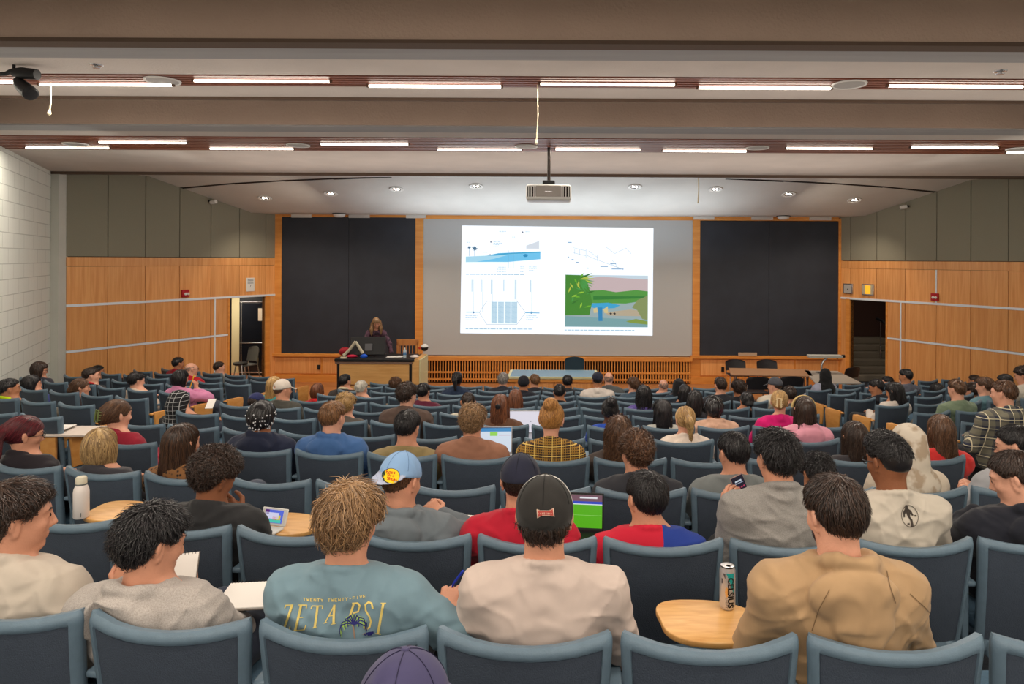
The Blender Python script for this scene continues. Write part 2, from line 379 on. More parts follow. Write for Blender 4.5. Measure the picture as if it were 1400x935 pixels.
# ------------------------------------------------------------------ lamps of the room
def lamps():
    M_T = mat('tube_glow', (1, 0.9, 0.72), 0.5, emit=(1.0, 0.90, 0.77, TUBE_W))
    r0 = empty('fluorescent_light', (0, 0, 0))
    L = 0.62
    m = MB(); m.box(-L, L, -0.015, 0.015, -0.012, 0.008); glow = m.build('tube', M_T, r0, bevel=0.005)
    m = MB(); m.box(-L - 0.02, L + 0.02, -0.012, 0.012, 0.010, 0.045); m.box(-L - 0.02, -L, -0.016, 0.016, -0.014, 0.012); m.box(L, L + 0.02, -0.016, 0.016, -0.014, 0.012)
    m.build('housing', mat('bronze', S(96, 70, 54), 0.5), r0)
    rows = []
    near = [(-0.5, 113), (144, 118), (357, 110), (593.5, 117), (829.5, 112), (1044, 117), (1305, 112)]
    far = [(92, 205), (194.5, 196), (343.5, 206), (497.5, 196.5), (655, 208), (816.5, 202), (962.5, 208), (1133, 199), (1304, 197), (1432, 210)]
    N = ['first', 'second', 'third', 'fourth', 'fifth', 'sixth', 'seventh', 'eighth', 'ninth', 'tenth']
    for nm, lst, yc in (('upper', near, 6.2), ('lower', far, 9.7)):
        for i, (px, py) in enumerate(lst):
            Y = F * (ZS - CZ) / (Y0 - py + 0)
            Y = min(max(Y, 6.14), 6.31) if nm == 'upper' else min(max(Y, 9.35), 9.97)
            if nm == 'upper' and i == 0: px = -62
            rows.append(((px - X0) * Y / F, Y, 'lit fluorescent tube in the %s slatted ceiling strip, %s from the left' % (nm, N[i]), 'tubes in the %s slat strip' % nm))
    for y in (0.9, 2.2, -1.9, -3.2):
        for k in range(4): rows.append((-3.9 + 2.6 * k, y, None, None))
    first = True
    for x, y, lab, grp in rows:
        if lab is None:
            area_lamp('tube_lamp', (x, y, ZS - 0.036), 1.22, 0.026, TUBE_LAMP, (1.0, 0.90, 0.77)); continue
        o = r0 if first else copy_tree(r0); first = False
        o.location = (x, y, ZS - 0.02)
        area_lamp('tube_lamp', (x, y, ZS - 0.036), 1.22, 0.026, TUBE_LAMP, (1.0, 0.90, 0.77))
        tag(o, lab or 'lit fluorescent tube in the ceiling over the rear seats', 'ceiling light', grp or 'tubes over the rear seats')
    # recessed downlights over the stage
    zc = lambda y: 4.985 - (y - 14.5) * (0.62 / 2.3)
    sl = -math.atan(0.62 / 2.3)
    d0 = empty('downlight')
    m = MB(); m.lathe([(0.10, 0.0), (0.15, -0.012), (0.16, 0.0), (0.12, 0.02)], 24); m.build('trim_ring', M_WHITE, d0, True)
    m = MB()
    for q in (-0.035, 0.035): m.lathe([(0.0, -0.008), (0.022, -0.006), (0.03, 0.002)], 12, (q, 0, 0))
    m.build('bulb', mat('bulb_glow', (1, 0.95, 0.85), 0.5, emit=(1, 0.93, 0.82, 40)), d0)
    m = MB(); m.lathe([(0.0, 0.012), (0.10, 0.006), (0.11, 0.0)], 20); m.build('reflector', mat('reflector', S(120, 112, 104), 0.3, 0.6), d0, True)
    for i, (px, py) in enumerate(((362, 270), (452, 264), (542, 258), (651, 254), (868, 255), (978, 258), (1078, 265), (1168, 273))):
        lo, hi = 14.5, 16.8
        for _ in range(30):
            y = (lo + hi) / 2
            v = P(px, py, y)
            if v.z > zc(y): lo = y
            else: hi = y
            if v.z > zc(y): pass
        # height of the ray grows with depth while the ceiling drops
        best = min((abs(P(px, py, 14.5 + t * 0.01).z - zc(14.5 + t * 0.01)), 14.5 + t * 0.01) for t in range(230))
        y = best[1]; v = P(px, py, y)
        o = d0 if i == 0 else copy_tree(d0)
        o.location = (v.x, y, zc(y) - 0.012); o.rotation_euler = (sl, 0, 0)
        tag(o, 'round recessed downlight in the stage ceiling, %s from the left' % N[i], 'downlight', 'downlights over the stage')
        sp = bpy.data.lights.new('downlight_lamp', 'SPOT'); sp.energy = SPOT_W; sp.color = (1, 0.84, 0.66); sp.spot_size = 1.9; sp.spot_blend = 0.8; sp.shadow_soft_size = 0.06
        so = bpy.data.objects.new('downlight_lamp', sp); so.location = (v.x, y, zc(y) - 0.06); so.rotation_euler = (0.25, 0, 0); COL.objects.link(so)
    # ceiling loudspeaker discs in the slats
    for nm, lst, Y in (('upper', ((221, 113), (1160, 114)), 6.2), ('lower', ((102, 198), (407, 200), (719, 201), (1035, 202), (1392, 205)), 9.7)):
        for i, (px, py) in enumerate(lst):
            r = empty('ceiling_speaker', ((px - X0) * Y / F, Y, ZS - 0.008), 0, 'round white ceiling loudspeaker in the %s slatted strip, %s from the left' % (nm, N[i]), 'speaker', 'loudspeakers in the %s slats' % nm)
            s = 0.15 if nm == 'upper' else 0.16
            m = MB(); m.lathe([(s * 0.88, -0.006), (s, -0.014), (s * 1.04, 0.0)], 28); m.build('rim', M_WHITE, r, True)
            m = MB(); m.lathe([(0.0, -0.012), (s * 0.9, -0.008), (s * 0.9, 0.0)], 28); m.build('grille', mat('speaker_grille', S(176, 172, 168), 0.7, bump=0.4, bscale=400), r, True)
    for px, py in ((463, 291), (1072, 292)):
        v = P(px, py, 16.9)
        r = empty('smoke_detector', (v.x, 16.95, 4.365), 0, 'round white smoke detector above the %s chalkboard' % ('left' if px < 700 else 'right'), 'smoke detector')
        m = MB(); m.lathe([(0.0, -0.10), (0.09, -0.095), (0.14, -0.06), (0.15, -0.03), (0.15, -0.02)], 24); m.build('cover', M_WHITE, r, True)
        m = MB(); m.lathe([(0.0, -0.02), (0.17, -0.02), (0.17, 0.0)], 24); m.build('base', M_BLACK, r, True)
    # pull cords
    for px, y0, y1, Y, lab in ((735, 122, 193, 6.3, 'thin white pull cord hanging beside the projector pole'), (69, 130, 153, 6.3, 'short white pull cord hanging near the left spotlight'),
                               (955, 245, 276, 14.0, 'thin pull cord hanging in front of the stage ceiling')):
        a, b = P(px, y0, Y), P(px, y1, Y); top = ZS if Y < 10 else 4.99
        m = MB(); m.tube([(a.x, Y, top), (a.x + 0.004, Y, (a.z + b.z) / 2), (b.x - 0.01, Y, b.z)], 0.006 * Y / 6.3, 6)
        m.lathe([(0.0, 0.03), (0.012, 0.01), (0.016, -0.02), (0.0, -0.035)], 10, (b.x - 0.01, Y, b.z))
        tag(m.build('pull_cord', mat('cord', S(236, 222, 190), 0.7), None, True), lab, 'cord')
    for px, py, lab in ((130, 92, 'small chrome sprinkler head on the ceiling near the left spotlight'), (1366, 94, 'small chrome sprinkler head on the ceiling at the far right')):
        Y = F * (ZS - CZ) / (Y0 - py); x = (px - X0) * Y / F
        r = empty('sprinkler', (x, Y, ZS), 0, lab, 'sprinkler')
        m = MB(); m.lathe([(0.0, -0.03), (0.03, -0.03), (0.035, -0.022), (0.012, -0.018), (0.012, -0.01), (0.05, -0.008), (0.055, 0.0)], 16); m.build('deflector', M_CHROME, r, True)
    # projector on its pole
    Yp = 9.6; v = P(750, 262, Yp); s = Yp / F
    r = empty('projector', (v.x, Yp, v.z), 0, 'white ceiling projector on a black pole pointing at the screen', 'projector')
    m = MB(); m.box(-31 * s, 31 * s, -0.02, 0.46, -12 * s, 10 * s); m.build('case', M_WHITE, r, bevel=0.035)
    m = MB(); m.box(-17 * s, 17 * s, -0.028, 0.0, -7 * s, 8 * s); m.build('back_plate', mat('projector_gray', S(176, 168, 162), 0.5), r, bevel=0.004)
    for q in (-1, 1):
        m = MB(); m.box(min(q * 18 * s, q * 29 * s), max(q * 18 * s, q * 29 * s), -0.026, 0.0, -7 * s, 7 * s); vv = m.build('vent', M_DARK, r)
        for t in (0, 1, 2):
            m = MB(); x = q * (20 + 3.6 * t) * s; m.box(x - 0.008, x + 0.008, -0.034, -0.024, -7 * s, 7 * s); m.build('fin', M_WHITE, vv)
    m = MB(); m.box(-0.05, 0.05, -0.031, -0.027, -0.004, 0.006); m.build('logo', M_CHROME, r)
    m = MB(); m.lathe([(0.07, 0.46), (0.07, 0.52), (0.05, 0.52), (0.05, 0.49), (0, 0.49)], 20, (-0.12, 0, 0), Matrix.Rotation(-PI / 2, 3, 'X')); m.build('lens', M_BLACK, r, True)
    m = MB(); m.box(-0.09, 0.09, 0.12, 0.32, 11 * s, 17 * s); m.box(-0.12, 0.12, 0.14, 0.3, 9.5 * s, 12 * s); m.build('mount', M_BLACK, r, bevel=0.01)
    m = MB(); m.tube([(0, 0.22, 17 * s), (0, 0.22, ZS + 0.02 - v.z)], 0.024, 12); m.build('pole', mat('pole_black', S(46, 36, 30), 0.4, 0.3), r, True)
    # camera and spotlight at the upper left
    Y = 5.75; a = P(24, 100, Y)
    r = empty('ceiling_spotlight', (a.x, Y, ZS), 0, 'black twin-headed spotlight hanging from the ceiling at the far left', 'spotlight')
    def loc(px, py, yy=0): q = P(px, py, Y + yy); return (q.x - a.x, yy, q.z - ZS)
    m = MB(); m.tube([loc(18, 99), loc(30, 100), loc(51, 102)], [0.035, 0.05, 0.045], 14); m.build('track_head', M_BLACK, r, True)
    m = MB(); m.tube([loc(0, 101), loc(8, 101), loc(15, 97), loc(20, 97)], 0.018, 8); m.tube([loc(19, 97), (loc(19, 97)[0], 0, 0.0)], 0.012, 8); m.build('cable', M_BLACK, r, True)
    m = MB(); m.tube([loc(23, 108), loc(27, 114), loc(33, 120), loc(42, 128, -0.05), loc(43, 129, -0.055)], [0.03, 0.05, 0.058, 0.062, 0.045], 16); m.tube([loc(26, 102), loc(26, 112)], 0.025, 8); m.build('lamp_head', M_BLACK, r, True)
lamps()

# ------------------------------------------------------------------ the projected slide
def flat(mb, pts, y, cx=0, m=0):
    mb.add([(FX(a), y, FZ(b)) for a, b in pts], [tuple(range(len(pts)))], m)
def slide():
    def glow(name, r, g, b, e=1.0): c = S(r, g, b); return mat('slide_' + name, (0.02, 0.02, 0.02), 0.8, emit=(c[0], c[1], c[2], e * 2 ** -EXPO))
    r = empty('projected_slide', (0, 0, 0), 0, 'bright white projected slide with blue canal diagrams and a green garden picture', 'projection')
    E = 0.98
    y = FY - 0.024
    m = MB(); m.add([(FX(a), yy, FZ(b)) for yy in (y, y + 0.003) for a, b in ((631.5, 309), (893, 311), (892.5, 458), (630, 456))], [(0, 3, 2, 1), (4, 5, 6, 7), (0, 1, 5, 4), (1, 2, 6, 5), (2, 3, 7, 6), (3, 0, 4, 7)])
    m.build('slide_background', glow('white', 232, 240, 250, 1.25), r)
    y1 = y - 0.004
    def poly(name, pts, c, e=E, lift=0):
        m = MB(); n = len(pts)
        m.add([(FX(a), y1 - lift + q, FZ(b)) for q in (0, 0.002) for a, b in pts], [tuple(range(n)), tuple(range(n, 2 * n))[::-1]] + [(i, (i + 1) % n, n + (i + 1) % n, n + i) for i in range(n)])
        return m.build(name, glow('%d_%d_%d' % c, *c, e), r)
    def lines(name, segs, wd, c, lift=0.001):
        m = MB()
        for (xa, ya), (xb, yb) in segs:
            d = Vector((xb - xa, yb - ya)); L = d.length or 1; nx, ny = -d.y / L * wd / 2, d.x / L * wd / 2
            m.add([(FX(q), y1 - lift, FZ(t)) for q, t in ((xa + nx, ya + ny), (xb + nx, yb + ny), (xb - nx, yb - ny), (xa - nx, ya - ny))], [(0, 1, 2, 3)])
        return m.build(name, glow('%d_%d_%d' % c, *c), r)
    # canal section
    T = lambda x, yy: (625 + x / 5.843, 300 + yy / 5.843)
    poly('water_profile', [T(70, 345), T(70, 300), T(230, 292), T(400, 270), T(665, 258), T(665, 318), T(400, 340)], (168, 218, 240))
    poly('water_profile', [T(150, 342), T(290, 318), T(420, 282), T(665, 266), T(665, 318), T(400, 342)], (110, 196, 238), lift=0.003)
    poly('water_profile', [T(240, 290), T(330, 272), T(520, 262), T(665, 256), T(665, 266), T(420, 280), T(300, 292)], (60, 168, 214), lift=0.005)
    poly('fish_mark', [T(525, 285), T(545, 276), T(568, 282), T(560, 300), T(535, 302)], (40, 140, 190), lift=0.007)
    for cx, cy, s in ((97, 228, 16), (140, 235, 24)):
        pts = []
        for k in range(14):
            q = 2 * PI * k / 14; rr = s * (1.15 if k % 2 == 0 else 0.5); pts.append(T(cx + rr * math.cos(q), cy + rr * 0.8 * math.sin(q)))
        poly('palm_mark', pts, (70, 110, 140), lift=0.002)
        lines('palm_stem', [(T(cx, cy), T(cx, 296))], 0.5, (120, 160, 190))
    for cx, cy in ((270, 183), (523, 103), (264, 285)): poly('dot_mark', [T(cx + 6 * math.cos(q), cy + 6 * math.sin(q)) for q in [k * PI / 3 for k in range(6)]], (70, 80, 110), lift=0.009)
    poly('hill_mark', [T(552, 210), T(655, 172), T(655, 235), T(552, 235)], (214, 222, 232), lift=0.002)
    segs = [(T(x, 250), T(x, 390)) for x in (410, 430, 450)]
    lines('section_line', segs, 0.5, (110, 170, 205), 0.01)
    # small lines of writing, too small to read
    rnd = random.Random(5)
    wr = []
    for x0, x1, yy in ((336, 390, 98), (336, 380, 110), (290, 345, 180), (290, 358, 192), (290, 335, 205), (290, 325, 220), (545, 575, 100), (440, 462, 143), (80, 100, 186), (205, 240, 265),
                       (330, 390, 383), (320, 390, 400), (320, 390, 418), (505, 535, 380), (505, 540, 393), (505, 530, 418), (575, 635, 380), (575, 635, 393), (575, 615, 408),
                       (70, 165, 772), (70, 160, 788), (70, 130, 805), (555, 640, 770), (555, 650, 784), (555, 610, 800)):
        x = x0
        while x < x1:
            q = rnd.uniform(8, 20); wr.append((T(x, yy), T(min(x + q, x1), yy))); x += q + 4
    lines('caption_writing', wr, 0.75, (168, 200, 226))
    wr = []
    for x0, x1, yy in ((72, 540, 441), (72, 600, 876)):
        x = x0
        while x < x1:
            q = rnd.uniform(14, 44); wr.append((T(x, yy), T(min(x + q, x1), yy))); x += q + 6
    x = 72
    while x < 625:
        q = rnd.uniform(14, 44); wr.append(((760 + x / 5.843, 300 + 882 / 5.843), (760 + (x + q) / 5.843, 300 + 882 / 5.843))); x += q + 6
    lines('caption_line', wr, 1.1, (150, 190, 216))
    wr = [(T(x, 485), T(x, y2)) for x, y2 in ((120, 580), (195, 580), (275, 598), (375, 575), (465, 640), (588, 580))]
    lines('column_writing', wr, 1.1, (186, 214, 232)); lines('column_rule', [(T(x, 485), T(x, 742)) for x in (135, 205, 285, 385, 475, 597)], 0.35, (176, 200, 216))
    # plan of the basins
    hexa = [T(180, 745), T(240, 655), T(480, 652), T(548, 745), T(480, 840), T(240, 840)]
    lines('basin_outline', [(hexa[i], hexa[(i + 1) % 6]) for i in range(6)], 0.5, (160, 176, 190))
    lines('basin_flow', [(T(75, 743), T(180, 743)), (T(548, 745), T(660, 747))], 1.1, (90, 170, 215))
    for cx in (137, 600): poly('flow_arrow', [T(cx - 9, 733), T(cx + 10, 745), T(cx - 9, 756)], (50, 100, 150))
    for k in range(4):
        x = 278 + 53 * k
        poly('basin_cell', [T(x, 660), T(x + 44, 660), T(x + 44, 832), T(x, 832)], (196, 222, 238))
        lines('basin_weave', [(T(x, 665 + 21 * j), T(x + 44, 665 + 21 * j + (16 if j % 2 else -2))) for j in range(8)] + [(T(x + 11 * j, 660), T(x + 11 * j, 832)) for j in range(5)], 0.4, (166, 204, 226), 0.004)
    # site sketch
    U = lambda x, yy: (760 + x / 5.843, 300 + yy / 5.843)
    sg = [(U(120, 205), U(120, 280)), (U(140, 225), U(240, 250)), (U(140, 265), U(240, 290)), (U(240, 235), U(240, 305)), (U(245, 285), U(335, 325)), (U(330, 280), U(330, 330)), (U(330, 320), U(540, 400)),
          (U(430, 350), U(530, 395)), (U(395, 215), U(470, 270)), (U(470, 270), U(560, 225)), (U(450, 325), U(490, 370)), (U(560, 225), U(600, 270)), (U(260, 250), U(330, 300)), (U(150, 235), U(150, 275)), (U(190, 240), U(190, 285))]
    lines('sketch_line', sg, 0.5, (176, 196, 214))
    lines('sketch_writing', [(U(a, b), U(c, b)) for a, b, c in ((125, 320, 142), (160, 342, 182), (245, 388, 262), (355, 373, 415), (445, 393, 540), (95, 183, 125), (95, 300, 105), (435, 350, 480))], 1.2, (120, 160, 200))
    # garden picture, built up in flat shapes
    poly('garden_ground', [U(77, 440), U(735, 445), U(735, 857), U(75, 855)], (150, 170, 172))
    poly('garden_sky', [U(77, 440), U(735, 445), U(735, 475), U(77, 475)], (196, 214, 226), lift=0.002)
    poly('garden_hill', [U(200, 480), U(350, 455), U(480, 462), U(735, 478), U(735, 590), U(200, 590)], (196, 176, 178), lift=0.004)
    poly('garden_lawn', [U(200, 570), U(380, 562), U(480, 578), U(640, 560), U(735, 570), U(735, 640), U(560, 668), U(200, 665)], (78, 148, 62), lift=0.006)
    poly('garden_lawn', [U(300, 610), U(735, 610), U(735, 625), U(300, 640)], (44, 122, 50), lift=0.008)
    poly('garden_pool', [U(285, 668), U(420, 662), U(515, 682), U(470, 705), U(330, 712), U(275, 695)], (56, 160, 206), lift=0.009)
    poly('garden_path', [U(390, 740), U(600, 715), U(735, 735), U(735, 770), U(420, 765)], (178, 164, 140), lift=0.009)
    poly('garden_path', [U(75, 770), U(735, 800), U(735, 857), U(75, 855)], (118, 160, 164), lift=0.007)
    poly('garden_shrub', [U(610, 700), U(650, 640), U(700, 620), U(735, 600), U(735, 800), U(690, 790), U(650, 720)], (130, 144, 92), lift=0.011)
    poly('garden_hedge', [U(560, 810), U(640, 790), U(735, 810), U(735, 835), U(600, 822)], (128, 150, 66), lift=0.011)
    poly('fountain', [U(338, 700), U(372, 700), U(374, 808), U(342, 808)], (40, 130, 180), lift=0.013)
    poly('garden_figure', [U(300, 710), U(330, 700), U(335, 740), U(305, 745)], (206, 190, 140), lift=0.013); poly('garden_figure', [U(380, 715), U(415, 690), U(418, 745), U(390, 745)], (206, 190, 140), lift=0.013)
    for cx in (440, 470): poly('garden_bird', [U(cx - 12, 748), U(cx, 740), U(cx + 12, 750), U(cx, 758)], (40, 40, 44), lift=0.014)
    poly('garden_bush', [U(77, 440), U(235, 445), U(270, 560), U(290, 660), U(270, 760), U(77, 765)], (64, 132, 46), lift=0.012)
    for k in range(26):
        a = rnd.uniform(95, 250); b2 = rnd.uniform(450, 740); an = rnd.uniform(-2.4, 0.6); L = rnd.uniform(45, 90)
        if k < 9: a, b2, an = 190, 470 + 4 * k, -0.5 + 0.2 * k; L = 120
        c = rnd.choice(((104, 172, 44), (150, 196, 60), (70, 150, 70), (44, 110, 40), (176, 190, 70)))
        ex, ey = a + L * math.cos(an), b2 + L * math.sin(an) * 0.8
        ex = max(80, ex); nx, ny = -math.sin(an) * 7, math.cos(an) * 7
        poly('palm_frond', [U(a, b2), U((a + ex) / 2 + nx, (b2 + ey) / 2 + ny), U(ex, ey), U((a + ex) / 2 - nx, (b2 + ey) / 2 - ny)], c, lift=0.014 + k * 0.0002)
slide()

# ------------------------------------------------------------------ the front of the hall
def block(r, name, m, *b, bevel=0.004):
    mb = MB(); mb.box(*b); return mb.build(name, m, r, bevel=bevel)
def front():
    M_OAK = rings_wood('desk_oak', S(212, 158, 92), S(228, 178, 112), 0.4, (0.6, 6, 6), island=False)
    # slatted radiator screen under the projection screen
    x0, x1 = FX(583), FX(944); zb, zt = 0.02, FZ(488)
    r = empty('slatted_grille', ((x0 + x1) / 2, FY, 0), 0, 'long vertical-slatted wooden grille below the projection screen', 'grille')
    W = (x1 - x0) / 2
    m = MB(); m.box(-W, W, 0.0, 0.1, zb, zt); m.build('backing', mat('grille_back', S(52, 36, 26), 0.9), r)
    m = MB(); n = 96
    for i in range(n):
        x = -W + (i + 0.5) * 2 * W / n; m.box(x - 0.015, x + 0.015, -0.12, -0.09, zb + 0.03, zt - 0.08)
    m.build('slat_screen', M_WOOD2, r)
    m = MB(); m.box(-W - 0.04, W + 0.04, -0.15, 0.12, zt - 0.09, zt + 0.02); m.build('top_rail', M_WOOD2, r, bevel=0.006)
    for z in (FZ(508.5), 0.12):
        m = MB(); m.box(-W, W, -0.14, -0.07, z - 0.02, z + 0.02); m.build('rail', M_WOOD2, r)
    # lectern desk
    Y = 14.6; s = Y / F; top = P(0, 488, Y).z; xa, xb = P(462, 0, Y).x, P(568, 0, Y).x
    cx = (xa + xb) / 2; W = (xb - xa) / 2; D = 0.85
    r = empty('lectern_desk', (cx, Y, 0), 0, 'wide oak lectern desk with a black top in front of the left chalkboard', 'desk')
    T = top
    block(r, 'desk_top', M_BLACK, -W - 0.03, W + 0.02, -0.03, D, T - 0.06, T, bevel=0.01)
    block(r, 'top_edge', mat('edge_metal', S(150, 120, 104), 0.4, 0.5), -W - 0.02, W, -0.02, D, T - 0.11, T - 0.065)
    block(r, 'modesty_panel', M_OAK, -W + 0.07, W - 0.09, 0.0, 0.03, T - 0.56, T - 0.12)
    for x in (-W + 0.02, W - 0.10): block(r, 'leg', M_BLACK, x, x + 0.06, 0.0, 0.06, 0, T - 0.11)
    for x in (-W + 0.02, W - 0.10): block(r, 'leg', M_BLACK, x, x + 0.06, D - 0.08, D - 0.02, 0, T - 0.11)
    for i in range(4):
        a = -W + 0.09 + i * (2 * W - 0.2) / 4; dd = block(r, 'drawer', M_OAK, a + 0.01, a + (2 * W - 0.2) / 4 - 0.01, 0.02, 0.7, 0.08, T - 0.6)
    block(r, 'side_cabinet', M_OAK, W - 0.03, W + 0.12, -0.02, D, 0.35, T - 0.005)
    block(r, 'side_panel', mat('pale_laminate', S(214, 206, 160), 0.5), W + 0.12, W + 0.15, 0.0, D, 0.3, T - 0.02)
    # things on the lectern desk
    def at(px, py, yy): v = P(px, py, Y + yy); return Vector((v.x, Y + yy, v.z))
    r = empty('computer_monitor', (at(503, 488, 0.35).x, Y + 0.35, T), 0.12, 'black computer monitor turned towards the lecturer on the lectern desk', 'monitor')
    Mt = Matrix.Translation((0, 0, 0.22)) @ Matrix.Rotation(-0.3, 4, 'X')
    m = MB(); m.box(-0.38, 0.38, -0.025, 0.025, -0.19, 0.22, Mt); m.build('screen_case', M_BLACK, r, bevel=0.012)
    m = MB(); m.box(-0.06, 0.1, -0.05, -0.02, -0.1, 0.06, Mt); m.build('port_panel', mat('port_gray', S(90, 90, 94), 0.5), r, bevel=0.006)
    m = MB(); m.box(-0.05, 0.05, -0.02, 0.12, 0.0, 0.12); m.box(-0.16, 0.16, -0.08, 0.16, 0, 0.02); m.build('stand', M_BLACK, r, bevel=0.006)
    r = empty('desk_lamp', (at(470, 488, 0.1).x, Y + 0.1, T), 0, 'cream bent-arm gooseneck reaching over the lectern desk', 'arm')
    o = Vector((at(470, 488, 0.1).x, Y + 0.1, T))
    pts = [at(470, 486, 0.1), at(479, 477, 0.1), at(486, 467, 0.1)]
    m = MB(); m.tube([p - o for p in pts], [0.035, 0.032, 0.03], 10); m.build('lower_arm', mat('cream_plastic', S(206, 196, 172), 0.5), r, True)
    pts = [at(486, 467, 0.1), at(491, 475, 0.1), at(496, 483, 0.1)]
    m = MB(); m.tube([p - o for p in pts], [0.03, 0.032, 0.035], 10); m.build('upper_arm', MATS['cream_plastic'], r, True)
    m = MB(); m.lathe([(0.0, 0.0), (0.08, 0.0), (0.07, 0.025), (0.0, 0.03)], 20); m.build('base', MATS['cream_plastic'], r, True)
    def blob(name, loc, rad, m_, lab, cat, seed=0):
        mb = MB(); rn = random.Random(seed); seg, rg = 14, 8; vs = []; 
        for i in range(rg + 1):
            for k in range(seg):
                a, q = PI * i / rg - PI / 2, 2 * PI * k / seg; n = 1 + 0.16 * math.sin(3 * q + seed) * math.cos(2 * a)
                vs.append((rad[0] * math.cos(a) * math.cos(q) * n, rad[1] * math.cos(a) * math.sin(q) * n, max(0.002, rad[2] * (1 + math.sin(a) * n))))
        fs = [(i * seg + k, i * seg + (k + 1) % seg, (i + 1) * seg + (k + 1) % seg, (i + 1) * seg + k) for i in range(rg) for k in range(seg)]
        mb.add(vs, fs); return tag(mb.build(name, m_, None, True, loc=loc), lab, cat)
    blob('bag', (at(472, 486, 0.45).x, Y + 0.45, T), (0.16, 0.12, 0.09), mat('red_cloth', S(150, 24, 40), 0.8), 'dark red bag lying at the left end of the lectern desk', 'bag', 1)
    blob('pouch', (at(481, 487, 0.2).x, Y + 0.2, T), (0.12, 0.08, 0.03), mat('pink_cloth', S(196, 30, 70), 0.8), 'flat pink pouch under the cream arm on the lectern desk', 'pouch', 2)
    blob('glove', (at(498, 487, 0.1).x, Y + 0.08, T), (0.08, 0.06, 0.045), mat('blue_cloth', S(30, 90, 210), 0.7), 'bright blue crumpled cloth beside the monitor', 'cloth', 3)
    blob('tissue', (at(567, 487, 0.15).x, Y + 0.15, T), (0.10, 0.08, 0.035), mat('white_paper_soft', S(225, 215, 210), 0.9), 'crumpled white tissue at the right end of the lectern desk', 'tissue', 5)
    r = empty('water_bottle', (at(553, 488, 0.2).x, Y + 0.22, T), 0, 'clear plastic water bottle standing on the lectern desk', 'bottle')
    m = MB(); m.lathe([(0, 0), (0.035, 0.0), (0.036, 0.09), (0.033, 0.10), (0.036, 0.11), (0.036, 0.15), (0.014, 0.19), (0.013, 0.2)], 18); m.build('bottle_body', mat('bottle_plastic', S(190, 206, 214), 0.15), r, True)
    m = MB(); m.lathe([(0.0365, 0.06), (0.0375, 0.062), (0.0375, 0.12), (0.0365, 0.122)], 18); m.build('bottle_label', mat('label_blue', S(90, 140, 190), 0.5), r, True)
    m = MB(); m.lathe([(0.016, 0.195), (0.016, 0.215), (0, 0.216)], 12); m.build('cap', M_WHITE, r, True)
    for px, w_, lab in ((534, 0.11, 'white sheet of paper in front of the lecturer'), (545, 0.07, 'small white notepad beside the water bottle on the lectern desk')):
        m = MB(); m.box(-w_, w_, -0.09, 0.12, 0, 0.004 if w_ > 0.1 else 0.012); tag(m.build('paper', M_WHITE, None, loc=(at(px, 488, 0.2).x, Y + 0.3, T), ), lab, 'paper')
    # wooden chair behind
    Yc = 15.7; v = P(560, 0, Yc)
    r = empty('wooden_armchair', (v.x, Yc, 0), 0.1, 'wooden slat-back armchair standing behind the lectern desk', 'chair')
    M_CW = rings_wood('chair_wood', S(184, 112, 54), S(204, 134, 70), 0.4, (4, 4, 0.6), island=False)
    zt = P(0, 461, Yc).z
    block(r, 'seat', M_CW, -0.25, 0.25, 0.0, 0.45, 0.43, 0.47)
    block(r, 'top_rail', M_CW, -0.25, 0.25, -0.03, 0.0, zt - 0.14, zt); 
    for i in range(6): block(r, 'back_slat', M_CW, -0.19 + i * 0.072, -0.165 + i * 0.072, -0.02, -0.005, 0.47, zt - 0.14)
    for x in (-0.25, 0.21):
        block(r, 'leg', M_CW, x, x + 0.04, -0.03, 0.01, 0, zt - 0.05); block(r, 'leg', M_CW, x, x + 0.04, 0.40, 0.44, 0, 0.66); block(r, 'armrest', M_CW, x - 0.01, x + 0.05, -0.02, 0.46, 0.66, 0.69)
    # gooseneck webcam ball
    v = P(582, 472, Yc)
    r = empty('globe_webcam', (P(577, 0, 15.3).x, 15.3, 0), 0, 'round black and white camera on a stand behind the lectern desk', 'camera')
    z = P(0, 472, 15.3).z
    m = MB(); m.tube([(0, 0, 0), (0.0, 0, 0.4), (-0.02, 0, z - 0.12), (0.05, 0, z - 0.05)], 0.014, 8); m.lathe([(0, 0), (0.14, 0), (0.13, 0.02), (0, 0.03)], 18); m.build('stand', M_WOOD2, r, True)
    m = MB(); m.lathe([(0.0, -0.085), (0.05, -0.07), (0.08, -0.03), (0.085, 0.01)], 20, (0.1, 0, z)); m.build('housing', M_BLACK, r, True)
    m = MB(); m.lathe([(0.085, 0.012), (0.075, 0.045), (0.04, 0.075), (0.0, 0.085)], 20, (0.1, 0, z)); m.build('dome', M_WHITE, r, True)
    m = MB(); m.lathe([(0.0, -0.03), (0.03, -0.02), (0.035, 0.0), (0.03, 0.02), (0.0, 0.03)], 14, (0.0, -0.03, z - 0.01)); m.build('button', mat('red_plastic', S(200, 50, 36), 0.5), r, True)
    # low table with the blue top
    Y = 14.6; T = P(0, 511.5, Y).z; s = Y / F; xa, xb = P(696, 0, Y).x, P(822, 0, Y).x
    r = empty('demonstration_table', ((xa + xb) / 2, Y, 0), 0, 'long wooden table with a pale blue top below the screen', 'table')
    W = (xb - xa) / 2; D = 0.95
    poly = [(-W, 0.02), (-W + 0.03, 0), (W - 0.03, 0), (W, 0.02), (W, D), (-W, D)]
    m = MB(); m.prism(poly, T - 0.05, T, lambda a, b, h: (a, b, h)); m.build('table_top', mat('table_edge', S(214, 206, 160), 0.5), r, bevel=0.006)
    block(r, 'blue_surface', mat('blue_laminate', S(120, 160, 186), 0.18), -W + 0.06, W - 0.06, 0.04, D - 0.04, T, T + 0.004)
    block(r, 'apron', M_WOOD2, -W + 0.02, W - 0.02, 0.03, D - 0.03, T - 0.12, T - 0.05)
